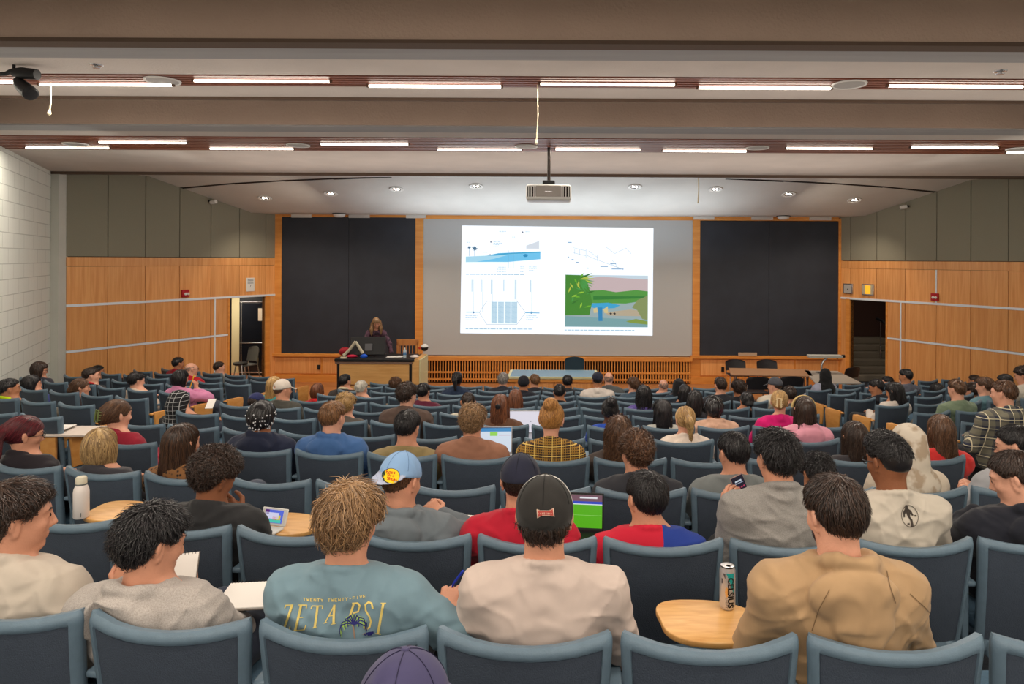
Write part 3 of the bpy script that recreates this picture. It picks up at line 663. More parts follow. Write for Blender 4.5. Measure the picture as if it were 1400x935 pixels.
    for a, b in ((-0.82 * W, -0.42 * W), (-0.36 * W, 0.0), (0.04 * W, 0.36 * W), (0.4 * W, 0.82 * W)): block(r, 'cabinet_door', M_WOOD, a, b, 0.08, 0.8, 0.05, T - 0.13)
    # dark chair behind it
    v = P(788, 0, 16.3); zt = P(0, 484, 16.3).z
    def shell_chair(lab, x, y, rz, zt, m_seat, wd=0.25, grp=None):
        r = empty('stacking_chair', (x, y, 0), rz, lab, 'chair', grp)
        m = MB(); vs = []; nu, nv = 10, 8
        for side in (0, 1):
            for j in range(nv + 1):
                for i in range(nu + 1):
                    u = i / nu * 2 - 1; q = j / nv
                    wq = wd * (1 - 0.25 * max(0, (q - 0.8) / 0.2) ** 2); zz = 0.52 + (zt - 0.52) * q - 0.02 * u * u * q
                    vs.append((u * wq, -0.02 - 0.06 * q + 0.05 * u * u + side * 0.018, zz))
        st = (nu + 1) * (nv + 1)
        fs = []
        for j in range(nv):
            for i in range(nu):
                a = j * (nu + 1) + i; fs += [(a, a + 1, a + nu + 2, a + nu + 1), (st + a, st + a + nu + 1, st + a + nu + 2, st + a + 1)]
        for i in range(nu): fs += [(i, st + i, st + i + 1, i + 1), (nv * (nu + 1) + i, nv * (nu + 1) + i + 1, st + nv * (nu + 1) + i + 1, st + nv * (nu + 1) + i)]
        for j in range(nv): a = j * (nu + 1); b = a + nu; fs += [(a, a + nu + 1, st + a + nu + 1, st + a), (b, st + b, st + b + nu + 1, b + nu + 1)]
        m.add(vs, fs); m.build('backrest', m_seat, r, True)
        block(r, 'seat', m_seat, -wd + 0.02, wd - 0.02, 0.0, 0.42, 0.43, 0.46, bevel=0.015)
        for sx in (-1, 1):
            m = MB(); m.tube([(sx * (wd - 0.03), 0.0, 0.62), (sx * (wd - 0.02), 0.02, 0.43), (sx * wd, -0.06, 0.0)], 0.012, 8); m.build('leg', M_CHROME, r, True)
            m = MB(); m.tube([(sx * (wd - 0.03), 0.38, 0.43), (sx * wd, 0.44, 0.0)], 0.012, 8); m.build('leg', M_CHROME, r, True)
        return r
    M_TEAL = mat('teal_upholstery', S(28, 52, 66), 0.8)
    M_CHB = mat('black_chair_plastic', S(34, 32, 36), 0.5)
    shell_chair('dark teal upholstered chair behind the blue-topped table', v.x, 16.3, PI, zt, M_TEAL, 0.24)
    # folding tables and black chairs on the right
    def table(lab, quad, T, Y0_, mt, grp=None):
        cx = sum(q[0] for q in quad) / 4; cy = sum(q[1] for q in quad) / 4
        r = empty('folding_table', (cx, cy, 0), 0, lab, 'table', grp)
        pl = [(a - cx, b - cy) for a, b in quad]
        m = MB(); m.prism(pl, T - 0.035, T, lambda a, b, h: (a, b, h)); m.build('table_top', mt, r, bevel=0.008)
        for a, b in pl:
            m = MB(); m.tube([(a * 0.86, b * 0.8, T - 0.035), (a * 0.9, b * 0.82, 0.0)], 0.018, 8); m.build('leg', M_CHROME, r, True)
        return r
    gp = lambda px, py, T: ((px - X0) * (F * (CZ - T) / (py - Y0)) / F, F * (CZ - T) / (py - Y0))
    T = 0.74
    table('long brown folding table below the right chalkboard', [gp(1000, 510, T), gp(1113, 512, T), gp(1106, 503, T), gp(997, 501.5, T)], T, 15, mat('brown_laminate', S(170, 128, 96), 0.5))
    table('pale grey folding table standing at an angle near the right doorway', [gp(1116, 521.5, T), gp(1179, 521, T), gp(1146, 505, T), gp(1100, 504.5, T)], T, 15, mat('gray_laminate', S(168, 160, 150), 0.5))
    for px, zy, Yc, lab, rz in ((1008, 489, 16.6, 'left black chair of the two behind the brown folding table', PI), (1051, 489, 16.6, 'right black chair of the two behind the brown folding table', PI),
                                (1039, 509, 14.1, 'left black chair of the two in front of the brown folding table', 0), (1085, 508, 14.1, 'right black chair of the two in front of the brown folding table', 0),
                                (1168, 503, 15.6, 'black chair beside the dark stair opening', 0.5)):
        shell_chair(lab, P(px, 0, Yc).x, Yc, rz, max(0.78, P(0, zy, Yc).z), M_CHB, 0.25)
    # document camera on the right
    Yd = 14.9; v = P(1123, 505, Yd); o = Vector((v.x, Yd, 0.74))
    r = empty('document_camera', tuple(o), 0, 'grey document camera with a flat arm standing on the angled table', 'document camera')
    q = lambda px, py: P(px, py, Yd) - o
    m = MB(); m.tube([q(1123, 506), q(1123.5, 499), q(1126, 493), q(1131, 489)], 0.022, 10); m.box(-0.1, 0.1, -0.08, 0.1, 0, 0.02); m.build('stand', M_CHROME, r, True)
    m = MB(); a, b = q(1105, 487), q(1150, 486); m.box(a.x, b.x, -0.1, 0.1, a.z - 0.03, a.z + 0.03); m.build('head', mat('doc_gray', S(176, 176, 170), 0.5), r, bevel=0.01)
    m = MB(); c = q(1151, 487); m.tube([c, c + Vector((0.06, 0, 0))], 0.035, 12); c = q(1143, 488); m.tube([c, c + Vector((0.04, -0.02, -0.02))], 0.03, 12); m.build('lens_knob', M_BLACK, r, True)
    m = MB(); m.box(-0.24, 0.24, 0, 0.02, 0, 0.09); tag(m.build('ledge_sign', mat('card', S(186, 160, 136), 0.8), None, loc=(FX(1021), FY - 0.13, FZ(485) + 0.01)), 'flat beige card standing on the ledge under the right chalkboard', 'card')
    for px, lab in ((438, 'small black socket box on the wood panelling left of the lectern'), (988, 'small black socket box on the wood panelling right of the grille')):
        m = MB(); m.box(-0.035, 0.035, 0, 0.03, -0.06, 0.06); m.box(-0.02, 0.02, -0.006, 0.0, 0.01, 0.04); m.box(-0.02, 0.02, -0.006, 0.0, -0.04, -0.01)
        tag(m.build('wall_socket', M_BLACK, None, loc=(FX(px), FY - 0.085, FZ(503))), lab, 'socket')
    # wall signs and alarms on the splayed walls
    def onwall(s, px, z):
        M, L = wallM(s); p = abs(px - X0); n = (673 - p) / (24.6 + 0.0523 * p)
        return M @ Matrix.Translation((n * PW, 0, z))
    def wz(px, py, s):
        M = onwall(s, px, 0); Yw = M.translation.y; return P(px, py, Yw).z
    def walled(name, s, px, py, lab, cat):
        M, L = wallM(s); T_ = onwall(s, px, wz(px, py, s)); r = empty(name, (0, 0, 0), 0, lab, cat); r.matrix_world = T_
        if s > 0:   # keep a proper rotation: flip the along-wall axis
            r.matrix_world = T_ @ Matrix.Scale(-1, 4, (1, 0, 0))
        return r
    M_RED = mat('alarm_red', S(176, 24, 36), 0.4)
    for s, px, py, lab in ((-1, 252, 401, 'red fire alarm strobe on the left wooden wall'), (1, 1280, 406, 'red fire alarm strobe on the right wooden wall')):
        r = walled('fire_alarm', s, px, py, lab, 'fire alarm')
        block(r, 'housing', M_RED, -0.085, 0.085, -0.07, -0.013, -0.085, 0.085, bevel=0.01)
        m = MB(); m.lathe([(0.028, 0), (0.03, 0.02), (0, 0.03)], 14, (-0.02, -0.07, -0.01), Matrix.Rotation(PI / 2, 3, 'X')); m.lathe([(0.028, 0), (0.03, 0.02), (0, 0.03)], 14, (0.045, -0.07, -0.01), Matrix.Rotation(PI / 2, 3, 'X')); m.build('strobe', M_WHITE, r, True)
    r = walled('notice', -1, 342, 389, 'white notice with a question mark above the left doorway', 'sign')
    block(r, 'sheet', M_WHITE, -0.12, 0.12, -0.02, -0.013, -0.17, 0.17)
    text(r, '?', 0.09, M_BLACK, Matrix.Translation((0, -0.022, -0.04)) @ Matrix.Rotation(PI / 2, 4, 'X'))
    m = MB(); [m.box(-0.08, 0.08, -0.024, -0.02, z, z + 0.012) for z in (0.12, 0.09, 0.055, 0.03)]; m.build('print', mat('print_gray', S(110, 120, 134), 0.8), r)
    r = walled('wall_frame', 1, 1161, 394.5, 'small grey framed box nearest the right chalkboard, above the doorway', 'frame')
    block(r, 'frame', M_CHROME, -0.14, 0.14, -0.05, -0.013, -0.13, 0.13, bevel=0.006); block(r, 'face', mat('clock_face', S(176, 172, 168), 0.6), -0.115, 0.115, -0.056, -0.05, -0.105, 0.105); block(r, 'knob', M_BLACK, -0.01, 0.02, -0.062, -0.056, -0.04, 0.0)
    r = walled('lit_sign', 1, 1188, 396, 'small framed window lit yellow above the right doorway', 'sign')
    block(r, 'frame', M_CHROME, -0.17, 0.17, -0.05, -0.013, -0.14, 0.14, bevel=0.006); block(r, 'face', mat('sign_pale', S(190, 176, 150), 0.6), -0.145, 0.145, -0.056, -0.05, -0.115, 0.115)
    block(r, 'lit_panel', mat('sign_yellow', S(200, 150, 40), 0.5, emit=(*S(236, 168, 40)[:3], 0.7)), -0.065, 0.09, -0.06, -0.056, -0.105, 0.105)
    for px, py, s in ((289, 274, -1), (1238, 281, 1)):
        M = onwall(s, px, 0); Yw = M.translation.y; v = P(px, py + 2, Yw)
        r = empty('wall_camera', (v.x - s * 0.1, Yw - 0.1, v.z), 0, 'small white camera at the ceiling line of the %s wall' % ('left' if s < 0 else 'right'), 'camera')
        m = MB(); m.tube([(0.07, -0.02, 0), (-0.07, 0.02, -0.02)], 0.045, 12); m.build('body', M_WHITE, r, True)
        m = MB(); m.box(s * 0.02, s * 0.16, 0.0, 0.08, -0.01, 0.03) if s > 0 else m.box(-0.16, -0.02, 0.0, 0.08, -0.01, 0.03); m.build('bracket', M_BLACK, r)
    # behind the left doorway: lobby with pale wall, glazed black door, chair
    mb = MB(); mb.box(-10.6, -7.3, 18.75, 18.85, 0, 2.7); mb.box(-7.4, -7.3, 17.8, 18.75, 0, 2.7); mb.prism([(-10.5, 15.7), (-8.48, 15.72), (-7.54, 17.62), (-7.4, 18.75), (-10.5, 18.75)], 2.6, 2.7, lambda a, b, h: (a, b, h)); mb.box(-10.6, -10.5, 15.6, 18.85, 0, 2.7)
    struct('wall_lobby', mb, mat('lobby_paint', S(218, 206, 164), 0.8))
    mb = MB(); mb.prism([(-10.5, 15.7), (-8.35, 15.75), (-7.45, 17.62), (-7.4, 18.75), (-10.5, 18.75)], 0.003, 0.015, lambda a, b, h: (a, b, h)); struct('floor_lobby', mb, mat('lobby_floor', S(196, 140, 104), 0.5))
    area_lamp('lobby_lamp', (-8.9, 17.7, 2.5), 1.0, 0.6, 30, (1, 0.9, 0.75))
    r = empty('door_1'); r['kind'] = 'structure'; x0_ = P(329.5, 0, 18.3).x; r.location = (x0_, 18.3, 0)
    block(r, 'door_frame', M_BLACK, 0, 0.98, 0, 0.04, 0.03, 2.2); block(r, 'door_glass', mat('dark_glass', S(26, 28, 34), 0.12), 0.06, 0.92, -0.012, 0, 0.95, 2.0); block(r, 'door_glass', MATS['dark_glass'], 0.06, 0.92, -0.012, 0, 0.15, 0.9)
    for z in (0.10, 0.90, 2.02): block(r, 'door_rail', M_CHROME, 0.02, 0.95, -0.02, 0, z, z + 0.025)
    block(r, 'door_notice', mat('notice_cream', S(214, 198, 176), 0.8), 0.52, 0.70, -0.02, -0.012, 1.52, 1.86); block(r, 'door_stile', M_CHROME, 0.05, 0.075, -0.02, 0, 0.12, 2.02)
    M, L = wallM(-1); D0, D1 = 4.62 * PW, 6.0 * PW
    r = empty('door_2'); r['kind'] = 'structure'; r.matrix_world = M @ Matrix.Translation((D0 + 0.03, 0.0, 0))
    block(r, 'door_leaf', M_BLACK, 0.0, 0.05, -0.02, 0.75, 0.02, 2.24)
    shell_chair('black padded chair standing inside the left doorway', P(349, 0, 17.7).x, 17.7, 2.6, 0.90, mat('dim_chair', S(84, 84, 80), 0.6), 0.22)
    r = empty('side_stool', (P(331, 0, 17.35).x, 17.35, 0), 0, 'small round black stool in the left doorway', 'stool')
    m = MB(); m.lathe([(0, 0.48), (0.17, 0.48), (0.18, 0.5), (0.17, 0.53), (0, 0.535)], 20); m.build('seat', M_BLACK, r, True)
    for k in range(4):
        q = PI / 4 + k * PI / 2; m = MB(); m.tube([(0.1 * math.cos(q), 0.1 * math.sin(q), 0.48), (0.19 * math.cos(q), 0.19 * math.sin(q), 0)], 0.011, 8); m.build('leg', M_CHROME, r, True)
    # right doorway: dark stair going up
    mb = MB(); mb.box(7.3, 10.6, 20.0, 20.1, 0, 3.4); mb.box(7.3, 7.4, 17.8, 20.0, 0, 3.4); mb.box(10.5, 10.6, 15.6, 20.0, 0, 3.4); mb.prism([(10.5, 15.7), (8.48, 15.72), (7.54, 17.62), (7.4, 20.0), (10.5, 20.0)], 3.3, 3.4, lambda a, b, h: (a, b, h))
    struct('wall_stairwell', mb, mat('stairwell_brown', S(88, 64, 56), 0.9))
    st = MB()
    for i in range(6): st.box(7.45, 9.6, 18.0 + 0.3 * i, 20.0, 0.165 * i, 0.165 * (i + 1))
    struct('floor_stairs', st, mat('stair_stone', S(150, 140, 124), 0.8), bevel=0.02)
    area_lamp('stair_lamp', (8.6, 18.2, 3.2), 0.8, 0.8, 5, (1, 0.85, 0.7))
    a0, a1, a2 = P(1199, 436, 18.9), P(1207, 439, 18.6), P(1226, 462, 18.0); o_ = Vector((a1.x, a1.y, 0))
    r = empty('handrail', tuple(o_), 0, 'dark sloping handrail inside the right stairwell', 'handrail')
    m = MB(); m.tube([a0 - o_, a1 - o_, a2 - o_], 0.04, 10); m.build('rail', M_BLACK, r, True)
    m = MB(); b0 = P(1204, 440, 18.8) - o_; m.tube([Vector((b0.x, b0.y, 0.3)), b0], 0.014, 8); m.build('post', M_CHROME, r, True)
def text(parent, s, size, m, M, ext=0.001, name='lettering', align='CENTER', shear=0.0, bold=0.0):
    c = bpy.data.curves.new(name, 'FONT'); c.body = s; c.size = size; c.extrude = ext; c.align_x = align; c.align_y = 'CENTER'; c.shear = shear; c.offset = bold; c.resolution_u = 3
    o = bpy.data.objects.new(name, c); COL.objects.link(o); o.data.materials.append(m)
    dg = bpy.context.evaluated_depsgraph_get(); me = bpy.data.meshes.new_from_object(o.evaluated_get(dg)); me.name = name
    bpy.data.objects.remove(o); bpy.data.curves.remove(c); o = bpy.data.objects.new(name, me); COL.objects.link(o)
    if not len(me.materials): me.materials.append(m)
    if parent is not None: o.parent = parent
    o.matrix_local = M
    return o
front()
# ------------------------------------------------------------------ auditorium chairs
def gradmat(name, col, rough, bump):
    return mat(name, col, rough, var=0.06, scale=30, bump=bump, bscale=220)
M_SHELL = gradmat('seat_shell_plastic', S(98, 118, 133), 0.36, 0.10)
M_PANEL = gradmat('seat_panel_matte_shaded', S(66, 75, 88), 0.58, 0.35)  # matte dark panel of the shell plastic, darkened further for its weaker light
M_CUSH = gradmat('seat_upholstery', S(74, 100, 120), 0.9, 0.3)
M_TAB = rings_wood('tablet_oak', S(206, 150, 84), S(228, 178, 112), 0.35, (2.0, 14, 4), island=False)
M_ARM = rings_wood('arm_wood', S(208, 142, 70), S(222, 160, 90), 0.4, (6, 2, 6), island=False)
def shell_mesh():
    U = [-1, -0.992, -0.97, -0.92, -0.895, -0.88, -0.6, -0.35, -0.12, 0.12, 0.35, 0.6, 0.88, 0.895, 0.92, 0.97, 0.992, 1]
    V = [0, 0.02, 0.08, 0.1, 0.3, 0.5, 0.7, 0.85, 0.92, 0.935, 0.96, 0.985, 1]
    mb = MB(); nu, nv = len(U), len(V)
    def pt(u, v, front):
        hw = 0.238 + 0.032 * v
        if v > 0.9: hw *= 1 - 0.03 * ((v - 0.9) / 0.1) ** 3
        z = 0.34 + 0.51 * v - 0.012 + 0.022 * u * u * v
        y = 0.10 * (1 - v) ** 1.2 + (0.062 * (0.35 + 0.65 * v)) * (abs(u) ** 2.2)
        if front: return (u * (hw - 0.008), y + 0.036, z - 0.004)
        if abs(u) <= 0.89 and 0.09 < v < 0.925: y += 0.009
        e = max(0, (abs(u) - 0.95) / 0.05) ** 2; e2 = max(0, (v - 0.95) / 0.05) ** 2
        return (u * hw, y + 0.014 * min(1, e + e2), z)
    for fr in (0, 1):
        for v in V:
            for u in U: mb.v.append(pt(u, v, fr))
    st = nu * nv
    for j in range(nv - 1):
        for i in range(nu - 1):
            a = j * nu + i; mb.f += [(a, a + 1, a + nu + 1, a + nu), (st + a, st + a + nu, st + a + nu + 1, st + a + 1)]
    for i in range(nu - 1):
        mb.f += [(i, st + i, st + i + 1, i + 1)]; a = (nv - 1) * nu + i; mb.f += [(a, a + 1, st + a + 1, st + a)]
    for j in range(nv - 1):
        a = j * nu; b = a + nu - 1; mb.f += [(a, a + nu, st + a + nu, st + a), (b, st + b, st + b + nu, b + nu)]
    mb.mi = [0] * len(mb.f)
    me = mb.mesh('backrest'); me.shade_smooth(); me.set_sharp_from_angle(angle=math.radians(50)); me.materials.append(M_SHELL)
    pm = MB(); U2 = [-0.88 + 1.76 * i / 12 for i in range(13)]; V2 = [0.1 + 0.82 * i / 8 for i in range(9)]
    for off in (-0.002, 0.004):
        for v in V2:
            for u in U2:
                x, y, z = pt(u, v, False); pm.v.append((x, y + off, z))
    n1, n2 = 13, 9; st = n1 * n2
    for j in range(n2 - 1):
        for i in range(n1 - 1):
            a = j * n1 + i; pm.f += [(a, a + 1, a + n1 + 1, a + n1), (st + a, st + a + n1, st + a + n1 + 1, st + a + 1)]
    for i in range(n1 - 1):
        a = (n2 - 1) * n1 + i; pm.f += [(i, st + i, st + i + 1, i + 1), (a, a + 1, st + a + 1, st + a)]
    for j in range(n2 - 1):
        a = j * n1; b = a + n1 - 1; pm.f += [(a, a + n1, st + a + n1, st + a), (b, st + b, st + b + n1, b + n1)]
    pm.mi = [0] * len(pm.f)
    pme = pm.mesh('back_panel'); pme.shade_smooth(); pme.set_sharp_from_angle(angle=math.radians(50)); pme.materials.append(M_PANEL)
    # cushion in front of the shell
    cm = MB(); n1, n2 = 11, 9
    for fr in (0, 1):
        for j in range(n2):
            for i in range(n1):
                u = (i / (n1 - 1) * 2 - 1); v = j / (n2 - 1)
                x, y, z = pt(u * 0.9, 0.08 + 0.86 * v, True)
                ed = min(1, (1 - abs(u)) * 5) * min(1, v * 6) * min(1, (1 - v) * 6)
                cm.v.append((x, y - 0.01 + fr * (0.012 + 0.038 * max(0, ed) ** 0.5), z))
    st = n1 * n2
    for j in range(n2 - 1):
        for i in range(n1 - 1):
            a = j * n1 + i; cm.f += [(a, a + 1, a + n1 + 1, a + n1), (st + a, st + a + n1, st + a + n1 + 1, st + a + 1)]
    for i in range(n1 - 1):
        a = (n2 - 1) * n1 + i; cm.f += [(i, st + i, st + i + 1, i + 1), (a, a + 1, st + a + 1, st + a)]
    for j in range(n2 - 1):
        a = j * n1; b = a + n1 - 1; cm.f += [(a, a + n1, st + a + n1, st + a), (b, st + b, st + b + n1, b + n1)]
    cm.mi = [0] * len(cm.f)
    cme = cm.mesh('back_cushion'); cme.shade_smooth(); cme.set_sharp_from_angle(angle=math.radians(50)); cme.materials.append(M_CUSH)
    return me, pme, cme
def bev_mesh(name, mb, m, w=0.008):
    o = mb.build(name, m, None, bevel=w)
    dg = bpy.context.evaluated_depsgraph_get(); me = bpy.data.meshes.new_from_object(o.evaluated_get(dg)); me.name = name
    bpy.data.objects.remove(o); me.shade_smooth(); me.set_sharp_from_angle(angle=math.radians(50)); return me
ME_BACK, ME_PANEL, ME_CUSH = shell_mesh()
_m = MB(); _m.box(-0.235, 0.235, 0.12, 0.55, 0.40, 0.47); ME_SEAT = bev_mesh('seat', _m, M_CUSH, 0.025)
_m = MB(); _m.box(-0.225, 0.225, 0.13, 0.54, 0.365, 0.405); _m.box(-0.2, -0.16, 0.1, 0.3, 0.30, 0.38); _m.box(0.16, 0.2, 0.1, 0.3, 0.30, 0.38); ME_PAN = bev_mesh('seat_pan', _m, M_SHELL, 0.01)
_m = MB(); _m.box(-0.024, 0.024, 0.10, 0.44, 0.625, 0.65); ME_ARM = bev_mesh('armrest', _m, M_SHELL, 0.008); ME_ARMW = ME_ARM.copy(); ME_ARMW.materials.clear(); ME_ARMW.materials.append(M_ARM)
_m = MB(); _m.box(-0.016, 0.016, 0.14, 0.36, 0.30, 0.627); _m.box(-0.02, 0.02, 0.18, 0.26, 0.0, 0.32); _m.box(-0.03, 0.03, 0.08, 0.36, 0.0, 0.018); ME_STAND = bev_mesh('leg', _m, M_SHELL, 0.006)
_m = MB(); _m.prism([(0.16, 0.34), (0.44, 0.34), (0.47, 0.58), (0.46, 0.645), (0.13, 0.665)], -0.016, 0.016, lambda a, b, h: (h, a, b)); ME_END = bev_mesh('side_panel', _m, M_ARM, 0.006)
_pl = [(0.185 * (abs(math.cos(q)) ** 0.8) * (1 if math.cos(q) > 0 else -1) - (0.0 if math.sin(q) < 0 else 0.05 * math.sin(q)), 0.08 + 0.145 * (abs(math.sin(q)) ** 0.75) * (1 if math.sin(q) > 0 else -1)) for q in [2 * PI * i / 40 for i in range(40)]]
_m = MB(); _m.prism(_pl, -0.011, 0.011, lambda a, b, h: (a, b, h)); ME_TAB = bev_mesh('writing_tablet', _m, M_TAB, 0.004)
M_TUNDER = mat('tablet_bracket', S(70, 66, 62), 0.4, 0.7)
_m = MB(); _m.tube([(0.17, 0.06, -0.012), (0.24, 0.02, -0.04), (0.27, 0.0, -0.1)], 0.012, 8); ME_BRK = _m.mesh('bracket'); ME_BRK.materials.append(M_TUNDER)

def sub(name, me, parent, loc=(0, 0, 0)):
    o = bpy.data.objects.new(name, me); COL.objects.link(o); o.parent = parent; o.location = loc; return o
CHAIR0 = {}
def chair(k, X, label, left_end=False, right_end=False, tablet=False, white_tab=False, rot=0.0):
    key = (left_end, right_end, tablet)
    slope = (X - RA) / 22
    if X > 4.4: slope += 0.10
    r = empty('auditorium_chair', (X, rowY(k, X), rowZ(k)), math.atan(slope) + rot, label, 'chair', 'auditorium chairs in curved rows')
    sub('backrest', ME_BACK, r); sub('back_panel', ME_PANEL, r); sub('back_cushion', ME_CUSH, r); s = sub('seat', ME_SEAT, r); sub('seat_pan', ME_PAN, s)
    sub('armrest', ME_ARMW if right_end else ME_ARM, r, (0.278, 0, 0)); sub('leg', ME_STAND, r, (0.278, 0, 0))
    if left_end: sub('armrest', ME_ARMW, r, (-0.278, 0, 0)); sub('leg', ME_STAND, r, (-0.278, 0, 0)); sub('side_panel', ME_END, r, (-0.30, 0, 0))
    if right_end: sub('side_panel', ME_END, r, (0.30, 0, 0))
    if tablet:
        t = sub('writing_tablet', ME_TAB, r, tablet); sub('bracket', ME_BRK, t)
    return r
G = {-1: 0.16, 0: 0.18, 1: 0.19, 2: 0.21, 3: 0.25, 4: 0.256, 5: 0.284}
SEATS = []      # k, X, block, index in block
def seat_plan():
    for k in range(0, 12):
        g = G.get(k, 0.284); c = g - 0.28
        lo, hi = {0: (-3, 3), 1: (-5, 4), 2: (-6, 5), 3: (-6, 5)}.get(k, (-6, 5))
        if k in (4, 5, 6): lo = -7
        if k == 5: hi = 5
        if k >= 6: hi = 5
        for i, n in enumerate(range(lo, hi + 1)): SEATS.append((k, c + 0.56 * n, 'centre', i, n == lo and k >= 4, n == hi and k >= 4))
        if k >= 4:
            x = {4: -5.1, 5: -5.52}.get(k, -5.48)
            for i in range(8):
                X = x - 0.565 * i; px = X0 + F * X / rowY(k, X)
                if px < -30 or X < -8.6 - max(0, 0.0): break
                SEATS.append((k, X, 'left', i, False, i == 0))
            if k >= 4:
                for i in range(8):
                    X = (4.5 if k < 9 else 4.64) + 0.565 * i; px = X0 + F * X / rowY(k, X)
                    if px > 1425 or X > 8.55 - max(0, 0.0): break
                    SEATS.append((k, X, 'right', i, i == 0, False))
seat_plan()
# ------------------------------------------------------------------ people: bodies grown as one smooth surface
CAMP = Vector((0, 0, CZ))
class Field:
    """distance field on a grid that is finer where detail needs it"""
    def __init__(s, lo, hi, h, fine=()):
        s.ax = []
        for d in range(3):
            c = [lo[d]]
            while c[-1] < hi[d]:
                x = c[-1]; st = h
                for f in fine:
                    if f[0][d] - 0.005 <= x <= f[1][d]: st = min(st, f[2])
                c.append(x + st)
            s.ax.append(np.array(c))
        s.D = np.full([len(a) for a in s.ax], 0.2, dtype=np.float32)
    def sub(s, lo, hi):
        sl = []; 
        for d in range(3):
            a = np.searchsorted(s.ax[d], lo[d]); b = np.searchsorted(s.ax[d], hi[d]); sl.append(slice(max(a - 1, 0), b + 1))
        X = s.ax[0][sl[0]][:, None, None]; Y = s.ax[1][sl[1]][None, :, None]; Z = s.ax[2][sl[2]][None, None, :]
        return tuple(sl), X, Y, Z
    def union(s, sl, d, k):
        a = s.D[sl]
        if a.size == 0: return
        if k > 0:
            h = np.clip(0.5 + 0.5 * (d - a) / k, 0, 1); s.D[sl] = d * (1 - h) + a * h - k * h * (1 - h)
        else: s.D[sl] = np.minimum(a, d)
    def cone(s, a, b, r1, r2, k=0.02, inf=0.0, sq=None):
        a = np.array(a, float); b = np.array(b, float); r1 += inf; r2 += inf; m = max(r1, r2) + k + 0.02
        sl, X, Y, Z = s.sub(np.minimum(a, b) - m, np.maximum(a, b) + m)
        if s.D[sl].size == 0: return
        ab = b - a; L = max(ab @ ab, 1e-9)
        t = np.clip(((X - a[0]) * ab[0] + (Y - a[1]) * ab[1] + (Z - a[2]) * ab[2]) / L, 0, 1)
        d = np.sqrt((X - a[0] - t * ab[0]) ** 2 + (Y - a[1] - t * ab[1]) ** 2 + (Z - a[2] - t * ab[2]) ** 2) - (r1 + (r2 - r1) * t)
        s.union(sl, d, k)
    def ell(s, c, r, R=None, k=0.02, inf=0.0, op='+'):
        c = np.array(c, float); r = np.array(r, float) + inf; m = max(r) + k + 0.02
        sl, X, Y, Z = s.sub(c - m, c + m)
        if s.D[sl].size == 0: return
        x, y, z = X - c[0], Y - c[1], Z - c[2]
        if R is not None:
            x, y, z = R[0][0] * x + R[1][0] * y + R[2][0] * z, R[0][1] * x + R[1][1] * y + R[2][1] * z, R[0][2] * x + R[1][2] * y + R[2][2] * z
        k0 = np.sqrt((x / r[0]) ** 2 + (y / r[1]) ** 2 + (z / r[2]) ** 2); k1 = np.sqrt((x / r[0] ** 2) ** 2 + (y / r[1] ** 2) ** 2 + (z / r[2] ** 2) ** 2)
        d = k0 * (k0 - 1) / np.maximum(k1, 1e-6)
        if op == '+': s.union(sl, d, k)
        else:
            a = s.D[sl]; d = -d; h = np.clip(0.5 - 0.5 * (d - a) / max(k, 1e-4), 0, 1); s.D[sl] = a * h + d * (1 - h) + max(k, 1e-4) * h * (1 - h)
    def grids(s): return s.ax[0][:, None, None], s.ax[1][None, :, None], s.ax[2][None, None, :]
    def cut(s, d, k=0.006):
        """keep only where d < 0"""
        a = s.D; h = np.clip(0.5 - 0.5 * (d - a) / k, 0, 1); s.D = (a * h + d * (1 - h) + k * h * (1 - h)).astype(np.float32)
    def nets(s):
        D = s.D; neg = D < 0
        n = neg[:-1, :-1, :-1].astype(np.int8)
        for dx in (0, 1):
            for dy in (0, 1):
                for dz in (0, 1):
                    if dx or dy or dz: n = n + neg[dx:D.shape[0] - 1 + dx, dy:D.shape[1] - 1 + dy, dz:D.shape[2] - 1 + dz]
        I, J, K = np.nonzero((n > 0) & (n < 8)); N = len(I)
        if N == 0: return np.zeros((0, 3)), np.zeros((0, 4), int)
        idx = np.full(n.shape, -1, np.int32); idx[I, J, K] = np.arange(N)
        acc = np.zeros((N, 3)); cnt = np.zeros(N); ax = s.ax
        for d in range(3):
            o1, o2 = [q for q in range(3) if q != d]
            for a in (0, 1):
                for b in (0, 1):
                    off = [0, 0, 0]; off[o1] = a; off[o2] = b; e = list(off); e[d] = 1
                    i0 = (I + off[0], J + off[1], K + off[2]); i1 = (I + e[0], J + e[1], K + e[2])
                    v0, v1 = D[i0], D[i1]; m = (v0 < 0) != (v1 < 0)
                    t = np.where(m, v0 / np.where(m, v0 - v1, 1), 0)
                    for q in range(3):
                        c0, c1 = ax[q][i0[q]], ax[q][i1[q]]; acc[:, q] += np.where(m, c0 + (c1 - c0) * t, 0)
                    cnt += m
        V = acc / cnt[:, None]; Fq = []
        for d in range(3):
            o1, o2 = [(1, 2), (2, 0), (0, 1)][d]
            sh = [slice(None)] * 3; s0 = list(sh); s1 = list(sh); s0[d] = slice(0, -1); s1[d] = slice(1, None)
            ch = neg[tuple(s0)] != neg[tuple(s1)]; A, B, C = np.nonzero(ch); P_ = [A, B, C]
            ok = (P_[o1] > 0) & (P_[o2] > 0) & (P_[o1] < n.shape[o1]) & (P_[o2] < n.shape[o2]); P_ = [p[ok] for p in P_]
            flip = neg[tuple(s0)][P_[0], P_[1], P_[2]]
            def g(a, b):
                q = [p.copy() for p in P_]; q[o1] -= a; q[o2] -= b; return idx[q[0], q[1], q[2]]
            q = np.stack([g(0, 0), g(1, 0), g(1, 1), g(0, 1)], 1); q[~flip] = q[~flip][:, ::-1]; Fq.append(q)
        Fq = np.concatenate(Fq); Fq = Fq[(Fq >= 0).all(1)]
        return V, Fq
